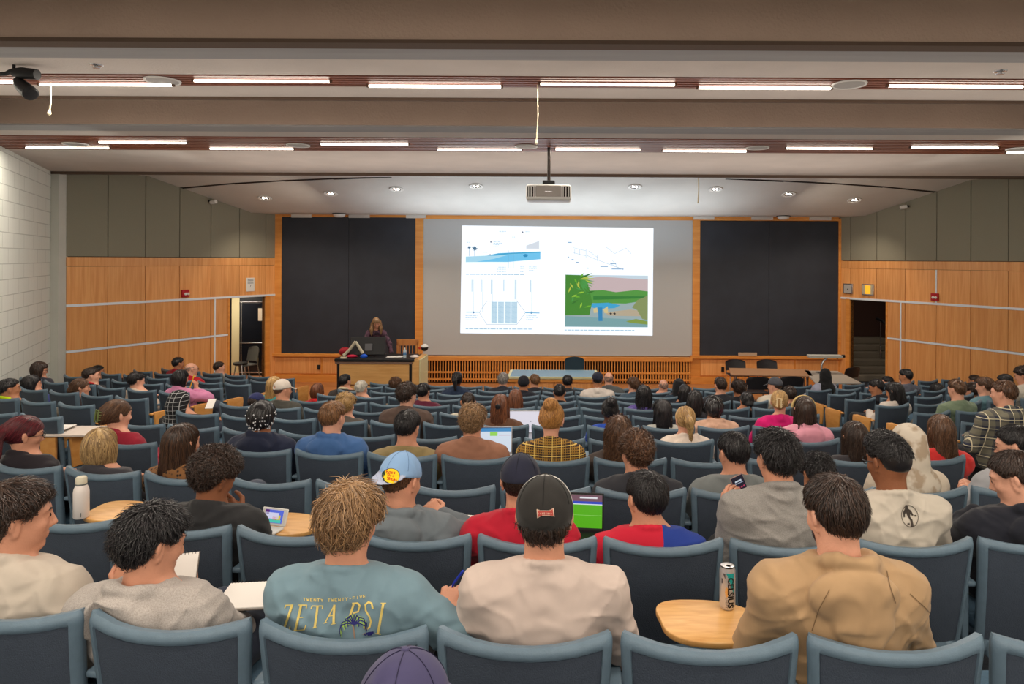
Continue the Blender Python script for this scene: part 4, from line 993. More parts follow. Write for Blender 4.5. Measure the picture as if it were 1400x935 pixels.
    def mesh(s, name, relax=1):
        V, Q = s.nets()
        for _ in range(relax):
            A = np.zeros_like(V); c = np.zeros(len(V))
            for a, b in ((0, 1), (1, 2), (2, 3), (3, 0)):
                np.add.at(A, Q[:, a], V[Q[:, b]]); np.add.at(A, Q[:, b], V[Q[:, a]]); np.add.at(c, Q[:, a], 1); np.add.at(c, Q[:, b], 1)
            V = V * 0.5 + 0.5 * A / np.maximum(c, 1)[:, None]
        me = bpy.data.meshes.new(name); me.vertices.add(len(V)); me.vertices.foreach_set('co', V.astype(np.float32).ravel())
        me.loops.add(len(Q) * 4); me.loops.foreach_set('vertex_index', Q.astype(np.int32).ravel()); me.polygons.add(len(Q))
        me.polygons.foreach_set('loop_start', np.arange(0, len(Q) * 4, 4, dtype=np.int32)); me.update(calc_edges=True); me.shade_smooth()
        return me, V, Q

SKIN = dict(fair=S(222, 164, 138), light=S(208, 148, 120), tan=S(184, 124, 90), brown=S(140, 88, 60), dark=S(92, 56, 40))
HAIRC = dict(black=((22, 20, 22), (46, 42, 44)), dark=((36, 26, 22), (74, 54, 44)), brown=((66, 44, 32), (118, 84, 60)), mid=((96, 66, 44), (160, 116, 78)), blond=((150, 112, 66), (214, 176, 118)),
             sandy=((118, 88, 60), (178, 140, 100)), grey=((120, 112, 108), (190, 184, 178)), white=((180, 172, 160), (232, 224, 210)), red=((62, 20, 26), (120, 44, 52)), auburn=((88, 50, 34), (150, 92, 58)), ginger=((150, 96, 44), (214, 158, 90)),
             streak=((130, 100, 66), (206, 172, 120)), ombre=((44, 30, 24), (90, 62, 44)))
def hair_mat(c):
    nm = 'hair_' + c
    if nm in MATS: return MATS[nm]
    a, b = HAIRC[c]; m = bpy.data.materials.new(nm); m.use_nodes = True; MATS[nm] = m; nt = m.node_tree; bs = nt.nodes['Principled BSDF']
    g = nt.nodes.new('ShaderNodeNewGeometry'); r = nt.nodes.new('ShaderNodeValToRGB')
    r.color_ramp.elements[0].color = S(*[x * 0.9 for x in a]); r.color_ramp.elements[1].color = S(*b); r.color_ramp.elements.new(0.5).color = S(*[(x + y) / 2 for x, y in zip(a, b)])
    nt.links.new(g.outputs['Random Per Island'], r.inputs[0]); nt.links.new(r.outputs[0], bs.inputs['Base Color'])
    bs.inputs['Roughness'].default_value = 0.33; bs.inputs['Specular IOR Level'].default_value = 0.5; return m
def skin_mat(t):
    nm = 'skin_' + t
    if nm in MATS: return MATS[nm]
    m = mat(nm, SKIN[t], 0.5, var=0.08, scale=14, bump=0.12, bscale=160); b = m.node_tree.nodes['Principled BSDF']
    b.inputs['Subsurface Weight'].default_value = 0.0; return m
def cloth_mat(key, c, kind='plain'):
    nm = 'cloth_' + key
    if nm in MATS: return MATS[nm]
    if kind in ('plain', 'heather'):
        m = mat(nm, S(*c), 0.92, var=0.06 if kind == 'plain' else 0.2, scale=12 if kind == 'plain' else 260, bump=0.9, bscale=9.0, sheen=0.1)
        for n in m.node_tree.nodes:
            if n.type == 'TEX_NOISE' and abs(n.inputs['Scale'].default_value - 9.0) < 1e-3:
                n.noise_type = 'RIDGED_MULTIFRACTAL'; n.inputs['Detail'].default_value = 2.5; n.inputs['Distortion'].default_value = 0.5
            if n.type == 'BUMP': n.inputs['Distance'].default_value = 0.03
        return m
    m = bpy.data.materials.new(nm); m.use_nodes = True; MATS[nm] = m; nt = m.node_tree; b = nt.nodes['Principled BSDF']; b.inputs['Roughness'].default_value = 0.9
    tc = nt.nodes.new('ShaderNodeTexCoord'); sp = nt.nodes.new('ShaderNodeSeparateXYZ'); nt.links.new(tc.outputs['Object'], sp.inputs[0])
    def stripe(out, freq, ph, duty):
        a = nt.nodes.new('ShaderNodeMath'); a.operation = 'MULTIPLY_ADD'; a.inputs[1].default_value = freq; a.inputs[2].default_value = ph; nt.links.new(out, a.inputs[0])
        f = nt.nodes.new('ShaderNodeMath'); f.operation = 'FRACT'; nt.links.new(a.outputs[0], f.inputs[0])
        g = nt.nodes.new('ShaderNodeMath'); g.operation = 'LESS_THAN'; g.inputs[1].default_value = duty; nt.links.new(f.outputs[0], g.inputs[0]); return g.outputs[0]
    def mix(f, a, c2, t='MIX'):
        r = nt.nodes.new('ShaderNodeMix'); r.data_type = 'RGBA'; r.blend_type = t
        if isinstance(f, float): r.inputs[0].default_value = f
        else: nt.links.new(f, r.inputs[0])
        for i, q in ((6, a), (7, c2)):
            if isinstance(q, tuple): r.inputs[i].default_value = q
            else: nt.links.new(q, r.inputs[i])
        return r.outputs[2]
    if kind in ('plaid', 'grid', 'flannel'):
        base, second, line = [S(*q) for q in c]
        f = {'plaid': 15.0, 'grid': 22.0, 'flannel': 11.0}[kind]
        col = base
        if kind != 'grid':
            col = mix(stripe(sp.outputs[0], f, 0, 0.5), col, second); m2 = mix(stripe(sp.outputs[2], f, 0, 0.5), base, second); col = mix(0.5, col, m2)
            if kind == 'plaid':   # small checks
                col = mix(stripe(sp.outputs[0], f * 4, 0.2, 0.45), col, base); col = mix(stripe(sp.outputs[2], f * 4, 0.2, 0.4), col, second)
        col = mix(stripe(sp.outputs[0], f, 0.1, 0.075), col, line); col = mix(stripe(sp.outputs[2], f, 0.3, 0.075), col, line)
        nt.links.new(col, b.inputs['Base Color'])
    elif kind == 'halves':     # red and blue football jersey, broad uneven bands
        n = nt.nodes.new('ShaderNodeTexNoise'); n.inputs['Scale'].default_value = 5; nt.links.new(tc.outputs['Object'], n.inputs['Vector'])
        a = nt.nodes.new('ShaderNodeMath'); a.operation = 'MULTIPLY_ADD'; a.inputs[1].default_value = 0.05; nt.links.new(n.outputs[0], a.inputs[0]); nt.links.new(sp.outputs[0], a.inputs[2])
        nt.links.new(mix(stripe(a.outputs[0], c[2], c[3], 0.5), S(*c[0]), S(*c[1])), b.inputs['Base Color'])
    elif kind in ('blotch', 'leopard'):
        n = nt.nodes.new('ShaderNodeTexVoronoi' if kind == 'leopard' else 'ShaderNodeTexNoise'); n.inputs['Scale'].default_value = 45 if kind == 'leopard' else 16
        nt.links.new(tc.outputs['Object'], n.inputs['Vector']); cr = nt.nodes.new('ShaderNodeValToRGB'); nt.links.new(n.outputs[0], cr.inputs[0])
        cr.color_ramp.elements[0].position = 0.40 if kind == 'blotch' else 0.25; cr.color_ramp.elements[1].position = 0.55 if kind == 'blotch' else 0.45
        cr.color_ramp.elements[0].color = S(*c[0]); cr.color_ramp.elements[1].color = S(*c[1]); nt.links.new(cr.outputs[0], b.inputs['Base Color'])
    return m

def ik(Sh, W, a, b, pole):
    d = W - Sh; L = d.length
    if L > (a + b) * 0.985: W = Sh + d * ((a + b) * 0.985 / L); d = W - Sh; L = d.length
    u = d / L; x = (a * a - b * b + L * L) / (2 * L); h = math.sqrt(max(a * a - x * x, 0.0004)); p = (pole - u * pole.dot(u)).normalized()
    return Sh + u * x + p * h, W

def strands(V, Q, crown, n, L, rad, seed, seg=4, curl=0.0, cfreq=60.0, lift=0.3, down=1.0, keep=None, taper=0.25, jitter=0.25, wave=0.0, sides=3):
    """locks of hair that follow a hair volume's surface; returns verts, faces"""
    rn = np.random.RandomState(seed)
    bvh = BVHTree.FromPolygons([tuple(v) for v in V], [tuple(q) for q in Q])
    A = V[Q[:, 0]]; B = V[Q[:, 1]]; C = V[Q[:, 2]]; Dd = V[Q[:, 3]]
    nrm = np.cross(B - A, Dd - A); ar = np.linalg.norm(nrm, axis=1); ctr = (A + B + C + Dd) / 4
    pr = ar.copy()
    if keep is not None: pr = pr * keep(ctr)
    if pr.sum() <= 0: return [], []
    pick = rn.choice(len(Q), n, p=pr / pr.sum())
    VV, FF = [], []
    cr = Vector(crown)
    for c in pick:
        t1, t2 = rn.rand(2); p0 = Vector(A[c] * (1 - t1) * (1 - t2) + B[c] * t1 * (1 - t2) + C[c] * t1 * t2 + Dd[c] * (1 - t1) * t2)
        LL = L * (0.6 + 0.7 * rn.rand()); st = LL / seg; p = p0; pts = []
        hit = bvh.find_nearest(p); nn = hit[1] if hit[0] is not None else Vector((0, 0, 1))
        jd = Vector(rn.randn(3) * jitter); ph = rn.rand() * 6.28; lf = lift * (0.4 + rn.rand())
        for i in range(seg + 1):
            t = i / seg; q = p + nn * (lf * LL * t * t + 0.001)
            f = (p - cr); f.z *= 0.6
            d = f.normalized() * 1.0 + Vector((0, 0, -down)) + jd
            d = (d - nn * d.dot(nn)); d = d.normalized() if d.length > 1e-4 else Vector((1, 0, 0))
            if curl or wave:
                sd = nn.cross(d)
                if curl: q = q + (sd * math.cos(ph + cfreq * t * LL) + nn * (0.6 + math.sin(ph + cfreq * t * LL))) * curl * min(1, 3 * t + 0.3)
                if wave: q = q + sd * math.sin(ph * 0.3 + t * LL * 55 + p.z * 20) * wave * t
            pts.append(q); p = p + d * st
            hit = bvh.find_nearest(p)
            if hit[0] is not None: p = hit[0]; nn = hit[1]
        base = len(VV)
        for i, q in enumerate(pts):
            d = (pts[min(i + 1, seg)] - pts[max(i - 1, 0)]).normalized(); a = d.cross(nn); a = a.normalized() if a.length > 1e-5 else Vector((1, 0, 0)); b = a.cross(d)
            r = rad * (1 - (1 - taper) * (i / seg) ** 2)
            for s_ in range(sides):
                q2 = 2 * PI * s_ / sides; VV.append(tuple(q + a * (r * 1.5 * math.cos(q2)) + b * (r * 0.7 * math.sin(q2))))
        for i in range(seg):
            for s_ in range(sides):
                FF.append((base + i * sides + s_, base + i * sides + (s_ + 1) % sides, base + (i + 1) * sides + (s_ + 1) % sides, base + (i + 1) * sides + s_))
    return VV, FF
def join_mesh(name, parts):
    """parts: list of (verts, faces, material index)"""
    vs, fs, mi = [], [], []
    for V, F_, m in parts:
        n = len(vs); vs += [tuple(v) for v in V]; fs += [tuple(int(i) + n for i in f) for f in F_]; mi += [m] * len(F_)
    me = bpy.data.meshes.new(name); me.from_pydata(vs, [], fs); me.polygons.foreach_set('material_index', mi); me.update(); me.shade_smooth(); return me

def folds(fd, amp, seed, ctr):
    """creases: narrow ridges fanning over the cloth"""
    X, Y, Z = fd.grids(); rn = np.random.RandomState(seed); out = 0
    for i in range(8):
        a = rn.uniform(-1.0, 1.0); fr = rn.uniform(26, 62); w1 = rn.uniform(7, 14); ph = rn.uniform(0, 6.28, 4)
        x = X - ctr[0]; z = Z - ctr[2]
        u = z * math.cos(a) + x * math.sin(a) + 0.030 * np.sin(w1 * (x + Y) + ph[1]) + 0.02 * np.sin(1.7 * w1 * (x - z) + ph[3])
        m = np.clip(0.15 + np.sin(w1 * 0.6 * (x * math.cos(a) - z * math.sin(a)) + ph[2]) * 0.85, 0, 1)
        out = out + (1 - np.abs(np.sin(fr * 0.5 * u + ph[0]))) ** 3.5 * m
    return (-(out - 0.5) * amp * 0.60).astype(np.float32)

def hand(fd, W, dr, nrm, side, curl=0.7, inf=0.0, k=0.004, sc=1.0, pinch=False):
    """palm, four bent fingers of different lengths and a thumb leaving the side of the palm"""
    dr = dr.normalized(); nrm = (nrm - dr * nrm.dot(dr)).normalized(); sd = dr.cross(nrm) * side     # towards the thumb
    c = W + dr * 0.045 * sc
    for q in (-0.026, -0.009, 0.009, 0.026):
        fd.cone(W + dr * 0.012 + sd * q * 0.7, W + dr * 0.078 * sc + sd * q * 1.1, 0.0145, 0.011, 0.012, inf)
    for i, (off, ln) in enumerate(((0.029, 0.072), (0.010, 0.080), (-0.010, 0.074), (-0.028, 0.058))):
        p = W + dr * 0.084 * sc + sd * off * 1.15; ang = 0.15 + 0.1 * i * 0.5; l = ln * sc
        for j, fr in enumerate((0.45, 0.32, 0.25)):
            ang += curl * (0.9 if j else 0.75) * (1.0 + 0.08 * i)
            d = dr * math.cos(ang) - nrm * math.sin(ang) + sd * off * 1.2
            q = p + d.normalized() * l * fr; fd.cone(p, q, 0.0092 - 0.0008 * j, 0.0084 - 0.0008 * j, k, inf); p = q
    p = W + dr * 0.022 + sd * 0.026; d = (dr * 0.6 + sd * 0.75 - nrm * 0.25).normalized(); q = p + d * 0.042 * sc; fd.cone(p, q, 0.0135, 0.0115, 0.008, inf)
    d = (dr * 0.95 + sd * (0.1 if not pinch else -0.2) - nrm * 0.45).normalized(); r = q + d * 0.032 * sc; fd.cone(q, r, 0.0108, 0.0098, k, inf); d = (dr * 0.9 - sd * 0.2 - nrm * 0.6).normalized(); fd.cone(r, r + d * 0.024 * sc, 0.0098, 0.0082, k, inf)

def head_prims(fd, H, R, k=0.014, s=1.0, female=False, beard=False):
    T = lambda x, y, z: np.array(H) + np.array(R @ Vector((x * s, y * s, z * s)))
    Rm = [[R[i][j] for j in range(3)] for i in range(3)]
    e = lambda c, r, kk=k, op='+': fd.ell(T(*c), [q * s for q in r], Rm, kk, op=op)
    e((0, -0.018, 0.018), (0.076, 0.094, 0.094)); e((0, 0.02, 0.0), (0.066, 0.078, 0.088), 0.02)
    jw = 0.054 if female else 0.06
    e((0, 0.035, -0.055), (jw, 0.058, 0.058), 0.025); e((0, 0.072, -0.098), (0.024, 0.022, 0.018), 0.02)          # jaw, chin
    e((0.0, 0.075, 0.030), (0.052, 0.018, 0.014), 0.02)                                                         # brow
    for sx in (-1, 1):
        e((sx * 0.030, 0.096, 0.006), (0.019, 0.014, 0.013), 0.010, '-')                                        # eye sockets
        e((sx * 0.030, 0.082, 0.007), (0.0135, 0.0125, 0.0125), 0.003)                                          # eyeballs under lids
        e((sx * 0.042, 0.062, -0.022), (0.020, 0.022, 0.020), 0.02)                                             # cheekbones
        e((sx * 0.079, -0.004, -0.008), (0.010, 0.016, 0.030), 0.006); e((sx * 0.088, -0.016, 0.002), (0.0075, 0.012, 0.027), 0.005); e((sx * 0.083, -0.002, -0.032), (0.006, 0.009, 0.012), 0.005)
        e((sx * 0.092, 0.002, -0.002), (0.007, 0.010, 0.016), 0.003, '-')                                       # the ear's hollow
        e((sx * 0.011, 0.099, -0.034), (0.009, 0.010, 0.008), 0.006)                                            # nostrils
    fd.cone(T(0, 0.090, 0.018), T(0, 0.112, -0.028), 0.008 * s, 0.011 * s, 0.008)                                # nose
    e((0, 0.093, -0.060), (0.024, 0.009, 0.006), 0.006); e((0, 0.091, -0.070), (0.021, 0.010, 0.007), 0.004)       # lips
    e((0, 0.104, -0.0655), (0.024, 0.008, 0.0022), 0.002, '-')

def Rhead(yaw, pitch, roll):
    return (Matrix.Rotation(-yaw, 3, 'Z') @ Matrix.Rotation(-pitch, 3, 'X') @ Matrix.Rotation(roll, 3, 'Y'))

def seat_cut(f, dx0, gap):
    """a sitter's back is pressed flat by the backrest"""
    X, Y, Z = f.grids(); v = np.clip((Z - 0.34) / 0.51, 0, 1); u = np.clip(np.abs(X - dx0) / 0.27, 0, 1)
    ys = 0.10 * (1 - v) ** 1.2 + (0.062 * (0.35 + 0.65 * v)) * u ** 2.2 + gap
    out = np.maximum(np.maximum(0, Z - 0.86) * 2.0, np.maximum(0, np.abs(X - dx0) - 0.285) * 3.0)
    f.cut((ys - Y - out).astype(np.float32), 0.012)

PEOPLE = []
def person(px, py, k, lab, hair=('short', 'dark'), skin='light', top=('tee', (150, 150, 150)), yaw=0, pitch=10, roll=0, fem=False, hands=None, lod=None, desc=None, cap=None,
           dy=0.0, big=1.0, extra=None, X=None, glasses=False, beard=False, seed=None, group=None):
    PEOPLE.append(dict(px=px, py=py, k=k, lab=lab, hair=hair, skin=skin, top=top, yaw=math.radians(yaw), pitch=math.radians(pitch), roll=math.radians(roll), fem=fem, hands=hands or {}, lod=lod,
                       desc=desc, cap=cap, dy=dy, big=big, extra=extra, X=X, glasses=glasses, beard=beard, seed=seed or len(PEOPLE) + 1, group=group))

def hair_volume(fd, st, H, R, s, N, cap=None):
    """the volume the hair fills, in the person's frame"""
    T = lambda x, y, z: np.array(H) + np.array(R @ Vector((x * s, y * s, z * s)))
    Rm = [[R[i][j] for j in range(3)] for i in range(3)]
    e = lambda c, r, kk=0.012, op='+': fd.ell(T(*c), [q * s for q in r], Rm, kk, op=op)
    t = dict(buzz=0.004, short=0.012, shorttop=0.010, textured=0.016, wavy=0.018, curly=0.020, afro=0.030, fade=0.004, mop=0.022, bald=0.003).get(st, 0.012)
    if cap: t = min(t, 0.010)
    e((0, -0.020, 0.020 + 0.55 * t), (0.077 + t * 0.6, 0.095 + t * 0.8, 0.094 + t * 0.5)); e((0, 0.012, 0.02), (0.070 + t * 0.8, 0.078 + t * 0.8, 0.086 + t), 0.02)
    if st in ('fade', 'shorttop'): e((0, 0.005, 0.065), (0.070, 0.085, 0.065), 0.02)
    if st == 'fade': e((0.0, 0.02, 0.085), (0.07, 0.08, 0.055), 0.015)
    if st in ('curly', 'mop'):
        rn = np.random.RandomState(3)
        for _ in range(22):
            a = rn.uniform(0, 6.28); b = rn.uniform(-0.2, 1.4); e((0.088 * math.cos(a) * math.cos(b), -0.02 + 0.1 * math.sin(a) * math.cos(b), 0.02 + 0.105 * math.sin(b)), (0.02, 0.022, 0.018), 0.012)
    # trim to the hairline in the head's frame
    X, Y, Z = fd.grids(); Hx, Hy, Hz = H; x, y, z = X - Hx, Y - Hy, Z - Hz
    lx = (R[0][0] * x + R[1][0] * y + R[2][0] * z) / s; ly = (R[0][1] * x + R[1][1] * y + R[2][1] * z) / s; lz = (R[0][2] * x + R[1][2] * y + R[2][2] * z) / s
    nape = {'buzz': -0.062, 'fade': -0.045, 'short': -0.070, 'shorttop': -0.058, 'textured': -0.072, 'wavy': -0.086, 'curly': -0.075, 'mop': -0.095, 'afro': -0.075}.get(st, -0.07)
    # lower boundary rises from the nape to above the ear and up to the forehead
    ear = 0.032
    b = np.where(ly < -0.022, nape + (ear - nape) * np.clip((ly + 0.050) / 0.028, 0, 1), np.where(ly < 0.03, ear - 0.004, ear + (0.068 - ear) * np.clip((ly - 0.03) / 0.035, 0, 1)))
    if st in ('buzz', 'short', 'shorttop', 'fade', 'textured'): b = np.where(ly < -0.022, np.maximum(b, nape + 0.25 * np.maximum(0, np.abs(lx) - 0.03)), b)
    if st in ('long', 'longwavy', 'longcurly', 'bob', 'lady', 'ponytail', 'bun', 'clip', 'lowbun', 'braids', 'twists'):
        b = np.where(ly < 0.0, -0.085 if st not in ('ponytail', 'bun', 'clip') else -0.065, np.where(ly < 0.05, -0.01 + (0.02) * np.clip(ly / 0.05, 0, 1), 0.035))
    d = (b - lz) * s
    fd.cut(d, 0.010)
    if cap:
        rim = (0.022 + cap.get('tilt', 0.16) * ly if not cap.get('back') else 0.022 + 0.05 * ly) + cap.get('low', 0.0)
        fd.cut((lz - rim - 0.012) * s, 0.004)
    if st in ('long', 'longwavy', 'longcurly', 'lady', 'ombrelong'):
        ln = 0.30 if st != 'lady' else 0.20
        w = 0.082 if st != 'longcurly' else 0.098
        a = T(0, -0.045, 0.02); b1 = T(0, -0.068, -0.10); c1 = np.array([b1[0], b1[1] - 0.012, b1[2] - (ln - 0.1)])
        fd.ell((a + b1) / 2, (w * 1.02, 0.066, 0.13), None, 0.03); fd.ell((b1 + c1) / 2, (w * 1.08, 0.042, (ln - 0.06) * 0.62), None, 0.04)
        for sx in (-1, 1): q = T(sx * 0.066, 0.0, -0.02); fd.cone(q, q + np.array([sx * 0.012, -0.02, -0.16]), 0.030, 0.026, 0.03)
    if st == 'bob':
        fd.ell(T(0, -0.028, -0.03), (0.096, 0.085, 0.105), None, 0.03)
        for sx in (-1, 1): q = T(sx * 0.066, 0.01, -0.01); fd.cone(q, q + np.array([sx * 0.008, -0.01, -0.085]), 0.030, 0.028, 0.03)
    if st == 'ponytail':
        q = T(0, -0.112, 0.035); fd.ell(q, (0.028, 0.028, 0.028), None, 0.02)
        p2 = q + np.array([0.0, -0.05, -0.03]); fd.cone(q, p2, 0.022, 0.030, 0.02); fd.cone(p2, p2 + np.array([0.01, 0.0, -0.15]), 0.036, 0.016, 0.02)
    if st == 'bun': fd.ell(T(0, -0.092, 0.100), (0.056, 0.055, 0.052), None, 0.004)
    if st == 'lowbun': fd.ell(T(0, -0.105, -0.035), (0.05, 0.04, 0.045), None, 0.012)
    if st == 'clip': fd.ell(T(0, -0.105, 0.0), (0.05, 0.042, 0.07), None, 0.02)
    if st in ('braids', 'twists'): e((0, -0.03, -0.005), (0.094, 0.100, 0.105), 0.02)

def build_person(p):
    k = p['k']; s = p['big']; fem = p['fem']
    lod = p['lod'] if p['lod'] is not None else (0 if k <= 1 else 1 if k <= 3 else 2)
    h = (0.012, 0.014, 0.019)[lod]; hf = (0.0058, 0.008, 0.012)[lod]
    # where the head is, from the photo, at the depth of its seat
    Xg = p['X'] if p['X'] is not None else 0.0
    for _ in range(4):
        Yh = rowY(k, Xg) + 0.235 + p['dy']; top = P(p['px'], p['py'], Yh)
        if p['X'] is None: Xg = top.x
    best = min((abs(q[1] - top.x) + (0 if q[0] == k else 99), q) for q in SEATS)[1] if k >= 0 else None
    Xs = best[1] if best and abs(best[1] - top.x) < 0.33 and best[0] == k else top.x
    Xs = 0.6 * Xs + 0.4 * top.x
    slope = (Xs - RA) / 22 + (0.10 if Xs > 4.4 else 0)
    rz = math.atan(slope); root = Vector((Xs, rowY(k, Xs), rowZ(k))); p['seat'] = best if best and abs(best[1] - top.x) < 0.33 else None; p['root'] = root; p['rz'] = rz
    Mi = Matrix.Rotation(-rz, 4, 'Z') @ Matrix.Translation(-root)
    R = Rhead(p['yaw'], p['pitch'], p['roll'])
    thick = dict(afro=0.032, curly=0.032, mop=0.030, bun=0.052, fade=0.028, wavy=0.024, textured=0.024, short=0.017, shorttop=0.022, hijab=0.022, buzz=0.006, bald=0.002).get(p['hair'][0], 0.016) 
    if p['cap']: thick = 0.022
    Hw = top - Vector((0, 0, 0.112 * s + thick)); H = Mi @ Hw
    Rl = Matrix.Rotation(-rz, 3, 'Z') @ R
    H = Vector(H); e = root
    N = H + Vector((-0.15 * (Rl @ Vector((0, 1, 0))).x * 0.2, -0.022, -0.155 * s)) ; N = Vector((N.x, max(N.y, 0.2), N.z))
    pel = Vector((0, 0.29, 0.565)); pel.x = N.x * 0.3
    C = pel.lerp(N, 0.62) + Vector((0, -0.012, -0.03)); C.y = max(C.y, 0.215)
    B = pel.lerp(N, 0.28)
    wS = (0.168 if fem else 0.196) * s
    shl = N + Vector((-wS, 0.012, -0.078 * s)); shr = N + Vector((wS, 0.012, -0.078 * s))
    hd = {}
    for side, nm in ((-1, 'L'), (1, 'R')):
        sh = shl if side < 0 else shr; spec = p['hands'].get(nm)
        if spec is None:
            W = Vector((side * 0.11 + N.x * 0.5, 0.50, max(0.66, min(0.74, N.z - 0.30)))); pole = Vector((side * 0.55, -0.12, -0.85)); dr = Vector((-side * 0.5, 0.8, 0.0)); nr = Vector((0, 0, 1)); cu = 0.5
        else:
            W = Mi @ P(spec[0], spec[1], root.y + spec[2]); pole = Vector(spec[3]) if len(spec) > 3 and spec[3] else Vector((side * 0.7, 0.35, -0.8)); dr = Vector(spec[4]) if len(spec) > 4 else Vector((-side * 0.4, 0.2, 0.8)); nr = Vector(spec[5]) if len(spec) > 5 else Vector((0, 1, 0.2)); cu = spec[6] if len(spec) > 6 else 0.7
        E, W = ik(sh, W, 0.285 * s, 0.25 * s, pole); hd[side] = (sh, E, W, dr, nr, cu, spec is not None)
    kn = {q: Vector((q * 0.13 + pel.x, 0.74, 0.53)) for q in (-1, 1)}; ft = {q: Vector((q * 0.14 + pel.x, 0.70, 0.075)) for q in (-1, 1)}
    pts = [H + Vector((0, 0, 0.16)), H + Vector((0.13, 0.14, 0)), H - Vector((0.13, 0.13, 0))] + [q for v in hd.values() for q in (v[0], v[1], v[2])] + list(kn.values()) + list(ft.values()) + [pel]
    lo = Vector([min(q[i] for q in pts) for i in range(3)]) - Vector((0.13, 0.16, 0.06)); hi = Vector([max(q[i] for q in pts) for i in range(3)]) + Vector((0.13, 0.13, 0.05))
    fine = [(H - Vector((0.12, 0.13, 0.14)), H + Vector((0.12, 0.15, 0.14)), hf)]
    for v in hd.values():
        if v[6] and lod < 2:
            c = v[2] + v[3].normalized() * 0.08; fine.append((c - Vector((0.1, 0.1, 0.1)), c + Vector((0.1, 0.1, 0.1)), 0.0045 if lod == 0 else 0.006))
    fd = Field(lo, hi, h, fine)
    head_prims(fd, H, Rl, s=s, female=fem)
    fd.cone(N + Vector((0, 0.0, -0.03)), H + Vector((0, -0.022, -0.05)) , 0.069 * s if not fem else 0.054 * s, 0.061 * s if not fem else 0.048 * s, 0.022)
    chestw = 0.150 if not fem else 0.132
    def torso(f, inf, kk):
        f.ell(C, (chestw * s + 0.01, 0.108, 0.21), None, kk, inf); f.ell(B, (chestw * s, 0.112, 0.18), None, kk, inf); f.ell(pel, (0.17, 0.13, 0.115), None, kk, inf)
        f.cone(shl, shr, 0.052 * s, 0.052 * s, kk, inf)
        f.ell((shl + shr) / 2 + Vector((0, -0.02, -0.05)), (wS * 0.95, 0.075, 0.075), None, kk, inf)
        for q in (shl, shr): f.cone(N + Vector((0, -0.01, -0.012)), q.lerp(N, 0.02) + Vector((0, 0, -0.006)), 0.052 * s, 0.050 * s, kk, inf)
    torso(fd, -0.012, 0.04)
    for side, (sh, E, W, dr, nr, cu, vis) in hd.items():
        fd.cone(sh, E, 0.050 * s, 0.040 * s, 0.03); fd.cone(E, W, 0.040 * s, 0.027 * s, 0.02); fd.cone(W, W + dr.normalized() * 0.02, 0.025, 0.022, 0.01)
        hand(fd, W, dr, nr, side, cu)
    for q in (-1, 1):
        fd.cone(pel + Vector((q * 0.09, 0.03, -0.01)), kn[q], 0.082, 0.058, 0.03); fd.cone(kn[q], ft[q], 0.055, 0.038, 0.02); fd.cone(ft[q] + Vector((0, -0.03, -0.03)), ft[q] + Vector((0, 0.14, -0.045)), 0.032, 0.026, 0.02)
    dx0 = (p['seat'][1] - Xs) if p['seat'] else 0.0
    if k >= 0: seat_cut(fd, dx0, 0.066)
    me, V, Q = fd.mesh('person_body', 1 if lod else 1)
    body = link('person', me, skin_mat(p['skin'])); body.location = root; body.rotation_euler = (0, 0, rz)
    tag(body, p['lab'], 'person', p['group'] or 'students seated in the lecture hall'); p['obj'] = body; p['lod_'] = lod
    # clothes
    kind, col = p['top'][0], p['top'][1]; ck = p['top'][2] if len(p['top']) > 2 else ('heather' if kind == 'hheather' else 'plain')
    inf = dict(tee=0.010, hoodie=0.020, sweater=0.016, jacket=0.022, shirt=0.012, hijab=0.016).get(kind, 0.014)
    lo2 = Vector((lo.x, lo.y, 0.40)); hi2 = Vector((hi.x, hi.y, max(N.z + 0.13, max(max(v[1].z, v[2].z) for v in hd.values()) + 0.06)))
    cf = Field(lo2, hi2, (0.0072, 0.012, 0.019)[lod])
    torso(cf, inf, 0.06)
    if kind in ('hoodie', 'jacket'): cf.ell(B, (0.185 * s, 0.128, 0.21), None, 0.06)
    cf.ell(C + Vector((0, -0.005, 0.0)), (chestw * s + 0.035, 0.110, 0.19), None, 0.06)
    short = kind == 'tee'
    for side, (sh, E, W, dr, nr, cu, vis) in hd.items():
        if short: cf.cone(sh, sh.lerp(E, 0.78), 0.058 * s, 0.060 * s, 0.04, inf)
        else: cf.cone(sh.lerp(E, 0.10) + Vector((0, 0, -0.012)), E, 0.052 * s, 0.047 * s, 0.06, inf); cf.cone(E, W.lerp(E, 0.08), 0.045 * s, 0.034 * s, 0.02, inf)
    cf.D += folds(cf, (0.0095 if inf > 0.012 else 0.0095), p['seed'], N)
    X, Y, Z = cf.grids()
    cf.cut(((N.z + 0.030) - 0.25 * (Y - N.y) - Z) * -1.0 + 0 * X, 0.008)
    if kind in ('hoodie',):
        # folded hood lying behind the neck
        cf.ell(N + Vector((0, -0.105, -0.050)), (0.140, 0.050, 0.085), None, 0.018)
        cf.ell(N + Vector((0.02, -0.125, -0.125)), (0.092, 0.036, 0.075), None, 0.018); cf.ell(N + Vector((0.035, -0.135, -0.18)), (0.036, 0.026, 0.036), None, 0.02)
        cf.ell(N + Vector((0, 0.012, 0.095)), (0.072, 0.072, 0.080), None, 0.010, op='-')
        for i in range(18):
            a = 2 * PI * i / 18; b2 = 2 * PI * (i + 1) / 18
            f = lambda q: N + Vector((0.092 * math.cos(q) + 0.004, 0.086 * math.sin(q) - 0.010, 0.022 - 0.026 * math.sin(q) + 0.006 * math.cos(3 * q)))
            cf.cone(f(a), f(b2), 0.020 + 0.006 * math.sin(5 * a), 0.020 + 0.006 * math.sin(5 * b2), 0.012)
    else:
        rr = 0.070 if not fem else 0.064
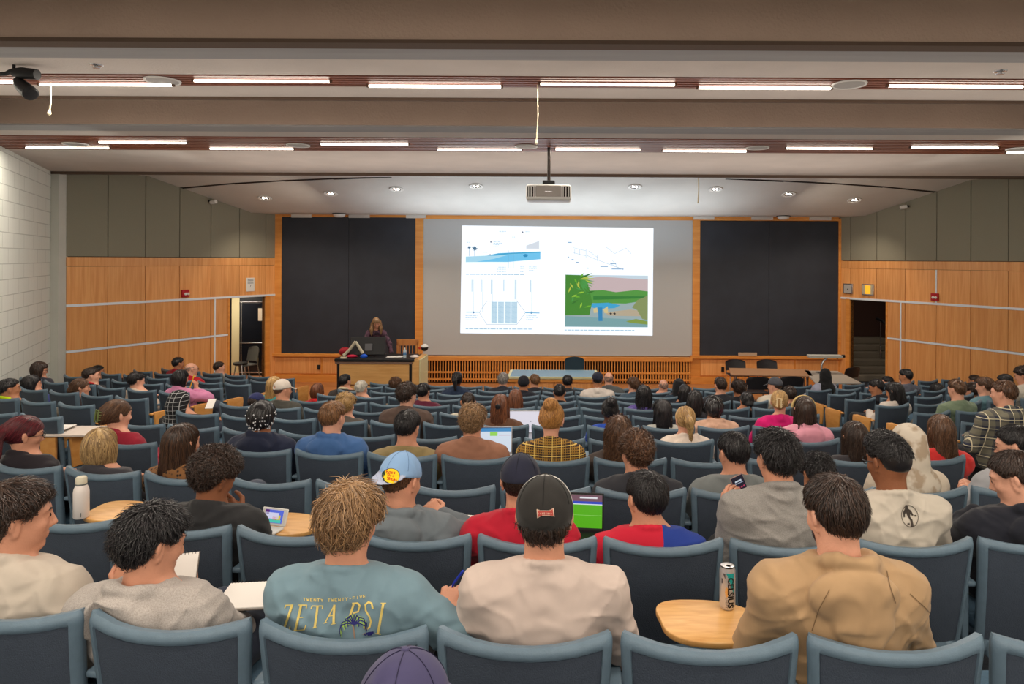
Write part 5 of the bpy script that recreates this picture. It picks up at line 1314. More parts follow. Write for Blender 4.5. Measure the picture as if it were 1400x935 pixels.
        for i in range(16):
            a = 2 * PI * i / 16; b2 = 2 * PI * (i + 1) / 16; th = 0.011 if kind != 'sweater' and kind != 'jacket' else 0.017; zz = 0.012 if kind == 'tee' else 0.026
            f = lambda q: N + Vector((rr * s * math.cos(q), rr * s * 0.95 * math.sin(q) - 0.004, zz - 0.030 * math.sin(q)))
            cf.cone(f(a), f(b2), th, th, 0.012)
    if k >= 0: seat_cut(cf, dx0, 0.052)
    me, V2, Q2 = cf.mesh('top_mesh', 1)
    nmk = {'tee': 'tshirt', 'hoodie': 'hoodie', 'sweater': 'sweater', 'jacket': 'jacket', 'shirt': 'shirt', 'hijab': 'blouse'}.get(kind, 'shirt')
    mt = cloth_mat('%s_%s' % (nmk, '_'.join(str(q) for q in (col if not isinstance(col[0], tuple) else col[0])) + ck), col, ck)
    o = link(nmk, me, mt, body); p['top_obj'] = o; p['topV'] = (V2, Q2)
    # trousers
    tf = Field(Vector((lo.x, lo.y, 0.02)), Vector((hi.x, hi.y, 0.72)), (0.018, 0.022, 0.03)[lod])
    tf.ell(pel, (0.165, 0.125, 0.105), None, 0.03, 0.012)
    for q in (-1, 1): tf.cone(pel + Vector((q * 0.09, 0.03, -0.01)), kn[q], 0.09, 0.07, 0.03, 0.008); tf.cone(kn[q], ft[q] + Vector((0, 0, 0.03)), 0.066, 0.05, 0.02, 0.008)
    seat_cut(tf, dx0, 0.052); me, _, _ = tf.mesh('trousers', 1); tc = [(36, 44, 62), (30, 30, 34), (70, 76, 90), (96, 90, 80)][p['seed'] % 4]
    link('trousers', me, cloth_mat('trousers_%d' % (p['seed'] % 4), tc), body)
    sf = Field(Vector((lo.x, 0.55, -0.01)), Vector((hi.x, 1.0, 0.14)), 0.02)
    for q in (-1, 1): sf.cone(ft[q] + Vector((0, -0.03, -0.035)), ft[q] + Vector((0, 0.15, -0.042)), 0.045, 0.036, 0.0)
    me, _, _ = sf.mesh('shoes', 1); link('shoes', me, mat('shoe_white' if p['seed'] % 2 else 'shoe_black', S(210, 208, 204) if p['seed'] % 2 else S(36, 34, 36), 0.6), body)
    # hair
    st, hc = p['hair']; T = lambda x, y, z: H + Rl @ Vector((x * s, y * s, z * s))
    sd = p['seed']
    if st == 'hijab':
        hfld = Field(H - Vector((0.30, 0.24, 0.40)), H + Vector((0.30, 0.22, 0.17)), (0.010, 0.012, 0.015)[lod])
        Rm = [[Rl[i][j] for j in range(3)] for i in range(3)]
        hfld.ell(T(0, -0.022, 0.018), (0.098 * s, 0.116 * s, 0.116 * s), Rm, 0.03); hfld.ell(T(0, -0.03, -0.07), (0.092, 0.09, 0.11), Rm, 0.04)
        hfld.cone(T(0, -0.04, -0.06), N + Vector((0, -0.02, -0.02)), 0.086, 0.105, 0.05); hfld.ell(N + Vector((0, -0.02, -0.085)), (wS * 1.05, 0.125, 0.12), None, 0.06)
        for q in (shl, shr): hfld.cone(N, q, 0.07, 0.062, 0.05)
        hfld.ell(T(0, 0.115, -0.02), (0.052, 0.075, 0.080), Rm, 0.015, op='-')
        hfld.D += folds(hfld, 0.006, sd, N)
        me, _, _ = hfld.mesh('headscarf', 2); hcol = p['extra'].get('scarf', (28, 28, 32)); link('headscarf', me, cloth_mat('scarf_%d' % sd, hcol, p['extra'].get('scarf_kind', 'plain')), body)
    else:
        hv = Field(H - Vector((0.18, 0.22, 0.36 if st in ('long', 'longwavy', 'longcurly', 'lady', 'ponytail', 'braids', 'twists') else 0.16)), H + Vector((0.18, 0.17, 0.19)), (0.0075, 0.009, 0.012)[lod])
        hair_volume(hv, st, H, Rl, s, N, p['cap'])
        if p['cap']: 
            pass
        Vh, Qh = hv.nets()
        _, V3, Q3 = hv.mesh('tmp', 2); bpy.data.meshes.remove(_)
        n = {0: 2600, 1: 1300, 2: 420}[lod]; rad = {0: 0.0021, 1: 0.0026, 2: 0.0036}[lod]
        cr = T(0.012, -0.05, 0.115); parts = [(V3, Q3, 0)]
        arg = dict(short=dict(L=0.036, lift=0.20, jitter=0.35), shorttop=dict(L=0.034, lift=0.25, jitter=0.4), buzz=dict(L=0.010, lift=0.2), fade=dict(L=0.022, lift=0.3, curl=0.003, cfreq=260), textured=dict(L=0.042, lift=0.36, curl=0.003, cfreq=110, jitter=0.6), wavy=dict(L=0.06, lift=0.26, wave=0.012, jitter=0.55),
                   curly=dict(L=0.045, lift=0.3, curl=0.0075, cfreq=170, jitter=0.9), mop=dict(L=0.075, lift=0.24, wave=0.014, jitter=0.6), afro=dict(L=0.022, lift=0.5, curl=0.004, cfreq=420, jitter=1.2), long=dict(L=0.16, lift=0.01, jitter=0.06), longwavy=dict(L=0.15, lift=0.03, wave=0.012, jitter=0.1),
                   longcurly=dict(L=0.10, lift=0.07, curl=0.009, cfreq=110, jitter=0.3), lady=dict(L=0.12, lift=0.02, wave=0.006, jitter=0.08), bob=dict(L=0.11, lift=0.015, jitter=0.08), ponytail=dict(L=0.09, lift=0.0, jitter=0.05), bun=dict(L=0.06, lift=0.05, jitter=0.35, wave=0.006), lowbun=dict(L=0.06, lift=0.01, jitter=0.1),
                   clip=dict(L=0.07, lift=0.03, jitter=0.2), bald=dict(L=0.012, lift=0.1), braids=dict(L=0.14, lift=0.04, jitter=0.1), twists=dict(L=0.07, lift=0.20, jitter=0.3)).get(st, dict(L=0.04, lift=0.1))
        if st in ('braids', 'twists'): n = n // 9; rad = 0.0048 if st == 'braids' else 0.0062; arg['taper'] = 0.7; arg['sides'] = 5
        if st == 'afro': n = int(n * 1.3)
        if p['cap']: n = n // 2
        if st == 'bun': cr = T(0, 0.06, 0.02) if False else T(0, 0.12, 0.05)
        if st in ('ponytail', 'clip', 'lowbun'): cr = T(0, 0.11, 0.06)
        kf = None
        if st == 'fade': kf = lambda c: (((np.array(c) - np.array(H)) @ np.array([[Rl[i][2]] for i in range(3)]))[:, 0] > 0.035).astype(float) + 1e-6
        if st == 'bald': kf = lambda c: (((np.array(c) - np.array(H)) @ np.array([[Rl[i][2]] for i in range(3)]))[:, 0] < 0.045).astype(float) * 1.0 + 1e-6
        VV, FF = strands(V3, Q3, cr, n, arg.pop('L'), rad, sd, keep=kf, **arg)
        mats_ = [hair_mat(hc)]
        if st == 'bald': parts = []
        parts.append((VV, FF, 0))
        if st == 'braids':   # beads on the braids
            rn = np.random.RandomState(2); bead = mat('bead_white', S(226, 226, 230), 0.3); mats_.append(bead); mb = MB()
            for q in range(150):
                j = rn.randint(0, max(1, len(VV) // 25)) * 25 + rn.choice([10, 15, 20]); 
                if j < len(VV): mb.lathe([(0, -0.006), (0.0055, -0.004), (0.0055, 0.004), (0, 0.006)], 6, Vector(VV[j]) + (Vector(VV[j]) - Vector(T(0, 0, 0))).normalized() * 0.004)
            parts.append((mb.v, mb.f, 1))
        me = join_mesh('hair', parts); link('hair', me, mats_, body)
    if p['beard']:
        bf = Field(H - Vector((0.11, 0.12, 0.14)), H + Vector((0.11, 0.13, 0.02)), 0.008 if lod < 2 else 0.012); Rm = [[Rl[i][j] for j in range(3)] for i in range(3)]
        bf.ell(T(0, 0.033, -0.058), (0.066 * s, 0.062 * s, 0.062 * s), Rm, 0.02); bf.ell(T(0, 0.11, -0.035), (0.04, 0.03, 0.03), Rm, 0.01, op='-')
        bf.ell(T(0, -0.06, -0.06), (0.08, 0.06, 0.08), Rm, 0.01, op='-')
        me, _, _ = bf.mesh('beard', 1); link('beard', me, hair_mat(hc if hc != 'bald' else 'dark'), body)
    # eyes and brows where a face shows
    if abs(p['yaw']) > 0.5 or k > 20:
        mb = MB()
        for sx in (-1, 1):
            q = T(sx * 0.030, 0.0925, 0.007); Mx = Rl @ Matrix.Rotation(-PI / 2, 3, 'X')
            mb.lathe([(0.0, 0.0045), (0.006, 0.003), (0.0075, 0.0)], 10, q, Mx)
        mb.build('eyes', mat('iris_dark', S(40, 28, 22), 0.2), body, True)
        mb = MB()
        for sx in (-1, 1): mb.tube([T(sx * 0.014, 0.096, 0.026), T(sx * 0.032, 0.093, 0.032), T(sx * 0.05, 0.078, 0.026)], [0.003, 0.0036, 0.002], 6)
        if st != 'hijab': mb.build('eyebrows', hair_mat(hc if hc in HAIRC else 'dark'), body, True)
        else: mb.build('eyebrows', hair_mat('dark'), body, True)
    if p['glasses']:
        mb = MB()
        for sx in (-1, 1):
            ring = [T(sx * (0.031 + 0.023 * math.cos(q)), 0.110 - 0.25 * (0.023 * math.cos(q)) ** 2 / 0.02, 0.004 + 0.019 * math.sin(q)) for q in [2 * PI * i / 16 for i in range(17)]]
            mb.tube(ring, 0.0019, 6, cap=False); mb.tube([T(sx * 0.054, 0.106, 0.006), T(sx * 0.079, 0.06, 0.006), T(sx * 0.084, -0.012, 0.004), T(sx * 0.083, -0.025, -0.015)], 0.002, 6)
        mb.tube([T(-0.008, 0.113, 0.008), T(0.008, 0.113, 0.008)], 0.002, 6); mb.build('glasses', mat('glasses_frame', S(30, 28, 30), 0.3), body, True)
    if p['cap']: build_cap(p, body, H, Rl, s, T, lod)
    p['H'] = H; p['Rl'] = Rl; p['N'] = N; p['hd'] = hd; p['T'] = T
    return body

def build_cap(p, body, H, R, s, T, lod):
    c = p['cap']; Rm = [[R[i][j] for j in range(3)] for i in range(3)]
    f = Field(H - Vector((0.24, 0.24, 0.16)), H + Vector((0.24, 0.24, 0.17)), (0.0065, 0.009, 0.012)[lod])
    sg = -1 if c.get('back') else 1
    f.ell(T(0, -0.016, 0.026), (0.094 * s, 0.110 * s, 0.108 * s), Rm, 0.0)
    X, Y, Z = f.grids(); x, y, z = X - H.x, Y - H.y, Z - H.z
    lx = (R[0][0] * x + R[1][0] * y + R[2][0] * z) / s; ly = (R[0][1] * x + R[1][1] * y + R[2][1] * z) / s; lz = (R[0][2] * x + R[1][2] * y + R[2][2] * z) / s
    low = c.get('low', 0.0)
    rim = (0.022 + c.get('tilt', 0.16) * ly if not c.get('back') else 0.022 + 0.05 * ly) + low
    f.cut((rim - lz) * s, 0.004)
    if c.get('beanie'): pass
    else:
        # bill: a curved plate
        bx = np.abs(lx); yy = ly * sg
        dist = np.sqrt((lx / 0.082) ** 2 + ((yy - 0.075) / (0.105)) ** 2) - 1
        surf = lz - ((0.034 if sg > 0 else 0.022) + low - 2.4 * lx ** 2 - (0.35 if sg > 0 else 0.60) * (yy - (0.10 if sg > 0 else 0.108)))
        d = np.maximum(np.maximum(dist * 0.09, np.abs(surf) - 0.0045), 0.06 - yy)
        f.D = np.minimum(f.D, d.astype(np.float32))
    if c.get('hole'):
        f.ell(T(0, -0.135, 0.022 + 0.012), (0.030, 0.04, 0.022), Rm, 0.003, op='-')
    me, V, Q = f.mesh('cap', 1 if lod else 1)
    # colour areas: bill separate
    m1 = cloth_mat('cap_%s' % '_'.join(map(str, c['col'])), c['col']); ms = [m1]
    if c.get('bill'):
        ms.append(cloth_mat('bill_%s' % '_'.join(map(str, c['bill'])), c['bill'])); ctr = V[Q].mean(1) - np.array(H); Rn = np.array(Rm)
        L = ctr @ Rn / s
        if c.get('side'):   # pale side panels in front of the dark rear panel
            mi = (L[:, 1] > -0.028).astype(np.int32)
        else: mi = ((L[:, 1] * sg > 0.078) & (L[:, 2] < 0.03 + low)).astype(np.int32)
        me.polygons.foreach_set('material_index', mi)
    o = link('cap', me, ms, body); p['cap_obj'] = o; p['capV'] = (V, Q)
    if not c.get('beanie') and lod < 2:
        mb = MB(); mb.lathe([(0.0, 0.004), (0.007, 0.003), (0.009, 0.0)], 12, T(0, -0.016, 0.134), R); b_ = mb.build('button', ms[0], o, True)
        b_.parent = o
        # seams over the crown
        mb = MB()
        for a in (0, PI / 3, 2 * PI / 3, PI, 4 * PI / 3, 5 * PI / 3):
            a += PI / 2 if not c.get('side') else PI / 2
            pts = []
            for i in range(9):
                t = 0.1 + 1.25 * i / 8; q = Vector((0.0948 * math.sin(t) * math.cos(a), -0.016 + 0.1108 * math.sin(t) * math.sin(a), 0.026 + 0.1088 * math.cos(t)))
                if q.z > (0.022 + (c.get('tilt', 0.16) if not c.get('back') else 0.05) * q.y) + low + 0.004: pts.append(T(*q))
            if len(pts) > 2: mb.tube(pts, 0.0009, 5)
        col = tuple(max(0, q - 40) for q in c['col']); mb.build('seam', cloth_mat('seam_%s' % '_'.join(map(str, col)), col), o, True)
# ------------------------------------------------------------------ who sits where (head position in the photo, row counted from the nearest)
pp = person
# nearest row
pp(22, 655, 0, 'man with dark wavy hair and pale beige shirt turned right, leftmost of the nearest row', ('wavy', 'dark'), 'light', ('sweater', (190, 178, 164)), 48, 6, desc='the leftmost man of the nearest row', seed=11)
pp(207, 688, 0, 'man with short textured black hair in a heather grey hoodie, holding a notebook', ('textured', 'black'), 'light', ('hoodie', (168, 160, 154), 'heather'), 36, 18, hands={'L': (163, 808, 0.52, (-0.2, 0.9, -0.5), (0.1, 0.3, 0.9), (0, -1, 0.2), 0.5), 'R': (262, 812, 0.52, None, (-0.3, 0.3, 0.8), (0, 0.8, 0.5), 0.6)}, desc='the man in the heather grey hoodie', seed=12)
pp(478, 656, 0, 'man with tousled sandy hair in a blue-grey t-shirt lettered ZETA PSI', ('mop', 'sandy'), 'light', ('tee', (112, 138, 150)), 14, 12, 6, hands={'R': (607, 838, 0.42, (1, -0.2, -0.6), (0.15, 0.75, 0.6), (-0.1, -0.5, 0.9), 0.75)}, desc='the man in the lettered blue-grey t-shirt', seed=13)
pp(745, 650, 0, 'man in a black cap with a red patch and plain light beige t-shirt', ('wavy', 'dark'), 'light', ('tee', (198, 180, 170)), 2, 12, cap=dict(col=(38, 36, 34), bill=(196, 194, 190), side=True, low=-0.026, tilt=0.30), desc='the man in the black cap', seed=14)
pp(1142, 648, 0, 'man with dark brown hair in a tan hoodie, head bowed, rightmost of the nearest row', ('short', 'dark'), 'fair', ('hoodie', (172, 140, 104)), -14, 14, -4, desc='the man in the tan hoodie', seed=15, beard=True)
pp(553, 891, -1, 'person in a purple cap at the bottom edge, only the cap showing', ('short', 'dark'), 'light', ('tee', (90, 84, 110)), 0, 10, cap=dict(col=(66, 62, 96)), lod=0, dy=0.08, desc='the person in the purple cap', seed=16)
# second row
pp(293, 611, 1, 'man with a short afro in a black jacket resting his cheek on his hand', ('afro', 'dark'), 'brown', ('jacket', (36, 36, 38)), 28, 26, 6, hands={'R': (332, 702, 0.30, (0.3, 0.5, -1), (-0.75, -0.15, 0.5), (0.3, -1, 0.1), 0.25)}, desc='the man with the short afro', seed=17)
pp(549, 618, 1, 'man in a light blue cap with a yellow oval patch and grey hooded top', ('buzz', 'brown'), 'light', ('hoodie', (104, 112, 118)), 26, 18, cap=dict(col=(132, 166, 206), bill=(176, 184, 208), back=True), hands={'R': (602, 706, 0.38, (1, -0.1, -0.5), (-0.6, 0.3, 0.5), (0.2, -0.5, 0.9), 1.1)}, desc='the man in the light blue cap', seed=18)
pp(712, 620, 1, 'person in a dark navy cap and crimson football jersey behind the black cap', ('buzz', 'dark'), 'light', ('shirt', (178, 22, 46)), 8, 12, cap=dict(col=(34, 36, 54), bill=(92, 96, 116)), desc='the person in the navy cap', seed=19)
pp(884, 643, 1, 'man with short black hair in a red and blue football jersey looking left', ('short', 'black'), 'light', ('shirt', ((196, 22, 50), (30, 56, 140), 1.6, 0.92), 'halves'), -24, 10, desc='the man in the red and blue jersey', seed=20)
pp(1062, 585, 1, 'man with thick black hair in a grey sweatshirt holding up a phone', ('textured', 'black'), 'light', ('sweater', (140, 136, 132), 'heather'), -16, 10, hands={'L': (999, 700, 0.42, (-0.2, 0.1, -1), (0.05, 0.2, 0.9), (-0.7, -0.6, 0.1), 0.6), 'R': (1030, 702, 0.47, (0.2, 0.1, -1), (-0.3, 0.1, 0.8), (0.6, -0.6, 0), 0.8)}, desc='the man holding up a phone', seed=21)
pp(1215, 590, 1, 'man with a black fade haircut and pale t-shirt printed between the shoulders', ('fade', 'black'), 'brown', ('tee', (192, 182, 168)), -18, 12, desc='the man in the printed pale t-shirt', seed=22, glasses=True)
pp(1388, 616, 1, 'young man in a black hoodie looking left at the far right, writing', ('short', 'dark'), 'fair', ('hoodie', (26, 28, 38)), -52, 22, hands={'L': (1338, 702, 0.34, None, (-0.5, 0.5, -0.5), (-0.4, -0.4, 0.8), 0.7)}, desc='the young man in the black hoodie', seed=23)
# third row
pp(33, 568, 2, 'woman with dark red tied-back hair and black top looking right', ('ponytail', 'red'), 'light', ('sweater', (34, 28, 34)), 42, 12, fem=True, glasses=True, desc='the woman with dark red hair', seed=24, X=-3.42)
pp(138, 584, 2, 'woman with streaked blond bobbed hair seen from behind, left of the leopard top', ('bob', 'streak'), 'light', ('sweater', (52, 50, 56)), 4, 6, fem=True, desc='the woman with the streaked blond bob', seed=25)
pp(250, 578, 2, 'woman with long straight brown hair in a brown and black leopard top', ('long', 'ombre'), 'light', ('sweater', ((24, 20, 18), (128, 86, 48)), 'leopard'), 22, 6, fem=True, desc='the woman in the leopard top', seed=26)
pp(870, 587, 2, 'man with curly brown hair and glasses in dark clothes looking left', ('curly', 'brown'), 'light', ('sweater', (44, 44, 50)), -24, 14, desc='the curly-haired man with glasses', glasses=True, seed=27)
pp(1003, 590, 2, 'man with thick straight black hair in a grey t-shirt left of the raised phone', ('short', 'black'), 'light', ('tee', (112, 116, 116)), -18, 16, desc='the black-haired man in the grey t-shirt', seed=28)
pp(1118, 618, 2, 'person with curly black hair bent low over the desk in a checked collar', ('textured', 'black'), 'tan', ('shirt', ((200, 204, 208), (60, 64, 76), (230, 230, 232)), 'flannel'), -10, 34, desc='the person bent low with curly black hair', seed=29)
pp(1240, 578, 2, 'person wearing a long cream patterned headscarf behind the printed t-shirt', ('hijab', 'dark'), 'light', ('hijab', (196, 182, 164)), -4, 10, fem=True, extra=dict(scarf=((170, 150, 128), (206, 194, 178)), scarf_kind='blotch'), desc='the person in the cream patterned headscarf', seed=30)
pp(1388, 581, 2, 'man with flat black hair and glasses in a light grey hoodie looking left', ('short', 'black'), 'fair', ('hoodie', (152, 152, 156)), -50, 14, glasses=True, hands={'L': (1338, 668, 0.30, None, (-0.7, 0.1, 0.3), (0, -0.4, 0.9), 0.8)}, desc='the man with glasses in the light grey hoodie', seed=31)
# fourth row
pp(160, 546, 3, 'woman with brown hair pinned in an olive claw clip and a red top', ('clip', 'brown'), 'fair', ('sweater', (140, 24, 44)), 30, 8, fem=True, desc='the woman with the olive hair clip', seed=32)
pp(359, 547, 3, 'person with black braids full of pale beads in a navy hoodie', ('braids', 'black'), 'brown', ('hoodie', (30, 36, 58)), 8, 18, desc='the person with beaded braids', seed=33)
pp(455, 548, 3, 'man with short brown hair in a blue hoodie', ('short', 'mid'), 'fair', ('hoodie', (64, 100, 152)), 18, 10, desc='the man in the blue hoodie', seed=34)
pp(557, 560, 3, 'man with straight black hair in a khaki t-shirt', ('shorttop', 'black'), 'light', ('tee', (142, 124, 84)), 12, 20, desc='the man in the khaki t-shirt', seed=35, big=1.05)
pp(646, 551, 3, 'man with curly light brown hair in a dusty brown quarter-zip sweater', ('curly', 'sandy'), 'light', ('sweater', (152, 106, 84)), 4, 12, desc='the man in the dusty brown sweater', seed=36)
pp(754, 543, 3, 'woman with a messy ginger-blond bun in a yellow and black plaid shirt', ('bun', 'ginger'), 'fair', ('shirt', ((52, 32, 26), (156, 116, 44), (224, 190, 104)), 'plaid'), 10, 16, 4, fem=True, desc='the woman in the plaid shirt', seed=37, big=1.06)
pp(846, 567, 3, 'woman with long curly brown hair beside the plaid shirt', ('longcurly', 'brown'), 'light', ('sweater', (70, 60, 56)), 6, 8, fem=True, desc='the woman with long curly brown hair', seed=38)
pp(1168, 575, 3, 'woman with long loose dark brown hair right of the pink hoodie', ('longwavy', 'dark'), 'light', ('sweater', (50, 46, 50)), -4, 10, fem=True, desc='the woman with loose dark brown hair', seed=39)
pp(1286, 566, 3, 'woman with long wavy brown hair in a bright red top near the right aisle', ('longwavy', 'brown'), 'light', ('sweater', (206, 50, 48)), 2, 8, fem=True, desc='the woman in the bright red top', seed=40)
# fifth row
pp(711, 0, 4, '', ('short', 'dark')) if False else None
pp(937, 555, 4, 'woman with a golden blond ponytail in a cream hoodie', ('ponytail', 'blond'), 'fair', ('hoodie', (222, 204, 190)), -6, 8, fem=True, desc='the woman with the blond ponytail', seed=41)
pp(1100, 541, 4, 'woman with long dark brown hair and a gold headband in a pale pink hoodie', ('longwavy', 'dark'), 'fair', ('hoodie', (220, 150, 168)), 6, 8, fem=True, extra=dict(band=(206, 176, 116)), desc='the woman in the pale pink hoodie', seed=42)
# sixth row
pp(13, 517, 5, 'man with black hair and beard wearing a neon yellow collar, far left', ('short', 'black'), 'tan', ('jacket', (46, 46, 42)), 46, 4, beard=True, extra=dict(collar=(200, 230, 30)), desc='the man with the neon collar', seed=43)
pp(246, 533, 5, 'person wearing a black headscarf with a white grid pattern', ('hijab', 'dark'), 'light', ('hijab', (30, 30, 34)), 30, 20, fem=True, extra=dict(scarf=((22, 22, 26), (22, 22, 26), (190, 190, 190)), scarf_kind='grid'), desc='the person in the grid-patterned headscarf', seed=44, X=-4.05)
pp(387, 518, 6, 'man in a white cap worn facing right and a dark olive t-shirt', ('buzz', 'brown'), 'light', ('tee', (74, 72, 66)), 42, 6, cap=dict(col=(216, 204, 192), hole=True), desc='the man in the white cap', seed=45)
pp(473, 536, 5, 'older woman with pale blond curly short hair in a grey jacket', ('curly', 'blond'), 'fair', ('jacket', (86, 78, 72)), 8, 10, fem=True, desc='the older woman with pale curly hair', seed=46)
pp(557, 522, 5, 'man with thick dark curly hair in a brown jacket in front of the khaki t-shirt', ('curly', 'dark'), 'fair', ('jacket', (84, 66, 58)), 30, 8, desc='the man in the brown jacket', seed=47)
pp(684, 538, 5, 'woman with long half-tied auburn hair in a brown coat beside the white laptop', ('longwavy', 'auburn'), 'light', ('jacket', (98, 66, 48)), 6, 8, fem=True, extra=dict(clasp=(26, 24, 28)), desc='the woman with half-tied auburn hair', seed=48)
pp(834, 540, 5, 'person with black hair in a high puff bun and a blue top', ('bun', 'black'), 'dark', ('tee', (34, 72, 170)), -6, 6, fem=True, desc='the person with the high black bun', seed=49)
pp(906, 546, 5, 'woman with dark wavy hair and a dark headband in a light grey top', ('longwavy', 'black'), 'tan', ('sweater', (186, 184, 176)), -4, 8, fem=True, extra=dict(band=(30, 30, 34)), desc='the woman with the dark headband', seed=50)
pp(976, 540, 5, 'person with short black twists in a peach beige hoodie', ('twists', 'black'), 'tan', ('hoodie', (206, 164, 140)), 12, 18, desc='the person in the peach hoodie', seed=51)
pp(1066, 533, 5, 'woman with blond hair held by a cream claw clip in a magenta top', ('clip', 'blond'), 'fair', ('tee', (208, 20, 110)), 20, 8, fem=True, desc='the woman in the magenta top', seed=52)
pp(1372, 519, 4, 'man with brown hair in a cream and navy plaid shirt-jacket, right aisle', ('short', 'brown'), 'fair', ('hoodie', ((44, 48, 66), (116, 112, 96), (214, 204, 172)), 'flannel'), -38, 8, desc='the man in the plaid shirt-jacket', seed=53, X=4.2)
# seventh row
pp(44, 512, 6, 'woman with long dark hair in a blue hoodie behind the neon collar', ('long', 'black'), 'light', ('hoodie', (62, 68, 124)), 44, 6, fem=True, desc='the woman in the blue hoodie at the left', seed=54)
pp(110, 517, 6, 'person with a ruffled brown bun in a dark grey fleece, left block', ('lowbun', 'brown'), 'light', ('jacket', (86, 76, 78)), 52, 6, fem=True, desc='the person in the dark grey fleece', seed=55)
pp(640, 536, 6, 'man with closely cropped dark hair and a cream collar', ('buzz', 'dark'), 'tan', ('jacket', (196, 188, 168)), -10, 8, desc='the man with cropped hair and cream collar', seed=56)
pp(350, 537, 6, 'person in a navy blue cap bent forward behind the beaded braids', ('short', 'dark'), 'light', ('sweater', (40, 44, 66)), 20, 40, cap=dict(col=(40, 46, 92)), desc='the person in the navy blue cap', seed=57)
pp(950, 533, 6, 'woman with loose wavy black hair left of the peach hoodie', ('longwavy', 'black'), 'tan', ('sweater', (40, 40, 46)), 14, 14, fem=True, desc='the woman with loose wavy black hair', seed=58)
pp(1308, 518, 6, 'man with flat brown hair in a sage green t-shirt, right block', ('shorttop', 'brown'), 'fair', ('tee', (118, 134, 110)), -20, 10, desc='the man in the sage green t-shirt', seed=59)
# eighth row
pp(54, 494, 7, 'woman with a smooth dark fringe and glasses, highest head at the left wall', ('bob', 'dark'), 'light', ('sweater', (48, 48, 58)), 54, 16, fem=True, glasses=True, desc='the woman with the dark fringe', seed=60)
pp(187, 508, 7, 'man with shaggy black hair in a cream sweatshirt at the left aisle', ('wavy', 'black'), 'fair', ('sweater', (206, 184, 166)), 40, 12, desc='the man in the cream sweatshirt', seed=61)
pp(247, 505, 7, 'woman with a black bob in a pink top raising a yellow pencil', ('bob', 'black'), 'light', ('sweater', (206, 130, 168)), 34, 14, fem=True, hands={'R': (268, 530, 0.35, (1, 0.2, -0.8), (0.0, -0.1, 1), (1, 0, 0), 0.8)}, desc='the woman in the pink top', seed=62)
pp(375, 514, 7, 'person with long straight blond hair half hidden by the white cap', ('long', 'blond'), 'fair', ('sweater', (70, 150, 150)), 10, 6, fem=True, desc='the person with long blond hair', seed=63)
pp(579, 523, 7, 'man with short black hair in a maroon hoodie', ('short', 'black'), 'light', ('hoodie', (92, 28, 50)), 14, 10, desc='the man in the maroon hoodie', seed=64)
pp(705, 532, 7, 'woman with smooth auburn hair parted in the middle, in front of the half-tied hair', ('long', 'auburn'), 'fair', ('sweater', (110, 80, 64)), 4, 22, fem=True, desc='the woman with the smooth auburn parting', seed=65)
pp(880, 526, 7, 'woman with very long curly black hair and a purple top', ('longcurly', 'black'), 'tan', ('sweater', (96, 80, 150)), 2, 6, fem=True, desc='the woman with long curly black hair', seed=66)
pp(1021, 535, 7, 'person with smooth black hair tied low and a dark top', ('lowbun', 'black'), 'tan', ('tee', (30, 28, 32)), -6, 8, fem=True, desc='the person with low-tied black hair', seed=67)
pp(1079, 527, 7, 'person with short dark brown hair behind the cream hair clip', ('short', 'dark'), 'light', ('sweater', (90, 80, 76)), -4, 16, desc='the person with short dark hair behind the clip', seed=68)
pp(1222, 522, 7, 'woman with long black hair in a pale grey blouse, first of the right block', ('long', 'black'), 'tan', ('sweater', (206, 194, 184)), -40, 22, fem=True, desc='the woman in the pale blouse', seed=69)
pp(1346, 515, 7, 'man with brown hair and a teal top looking left in the right block', ('wavy', 'brown'), 'fair', ('tee', (98, 132, 142)), -44, 10, desc='the man in the teal top', seed=70)
pp(1399, 500, 7, 'man with curly dark hair and pale jacket at the right edge', ('curly', 'dark'), 'light', ('jacket', (186, 178, 166)), -46, 16, desc='the man at the right edge', seed=71)
# ninth row and beyond
pp(125, 502, 7, 'man with brown hair and a red collar under a black jacket, left block', ('short', 'dark'), 'fair', ('jacket', (30, 30, 34)), 52, 4, extra=dict(collar=(196, 24, 34)), desc='the man with the red collar', seed=72)
pp(134, 499, 9, 'man with black hair partly hidden by the man with the red collar', ('short', 'black'), 'tan', ('jacket', (40, 40, 46)), 52, 4, desc='the black-haired man behind the red collar', seed=73)
pp(434, 523, 8, 'woman with a bobbed chestnut hairdo in a red and white top', ('bob', 'auburn'), 'fair', ('sweater', (190, 30, 34)), 8, 6, fem=True, desc='the woman with chestnut bobbed hair', seed=74)
pp(494, 520, 8, 'older man with thin white hair left of the tousled head before the desk', ('short', 'white'), 'fair', ('jacket', (60, 58, 60)), 16, 14, desc='the older white-haired man', seed=75)
pp(765, 525, 8, 'person with black hair hunched forward in a black top below the blue table', ('short', 'black'), 'tan', ('sweater', (24, 24, 28)), 4, 26, desc='the hunched person in black', seed=76)
pp(936, 525, 8, 'person with straight black hair directly behind the hooded dark head', ('long', 'black'), 'tan', ('sweater', (40, 42, 52)), 10, 10, fem=True, desc='the straight black-haired person', seed=77)
pp(985, 515, 8, 'man with brushed-up dark brown hair in a dark t-shirt', ('shorttop', 'dark'), 'fair', ('tee', (44, 46, 54)), -12, 8, desc='the man in the dark t-shirt', seed=78)
pp(1010, 518, 8, 'person with curly dark brown hair leaning left of the grey cap', ('curly', 'dark'), 'tan', ('sweater', (34, 34, 40)), -8, 10, desc='the person with curly dark brown hair', seed=79)
pp(1059, 515, 8, 'man in a charcoal cap facing left and a cream jacket', ('buzz', 'dark'), 'fair', ('jacket', (206, 196, 180)), -44, 8, cap=dict(col=(74, 76, 84)), desc='the man in the charcoal cap', seed=80)
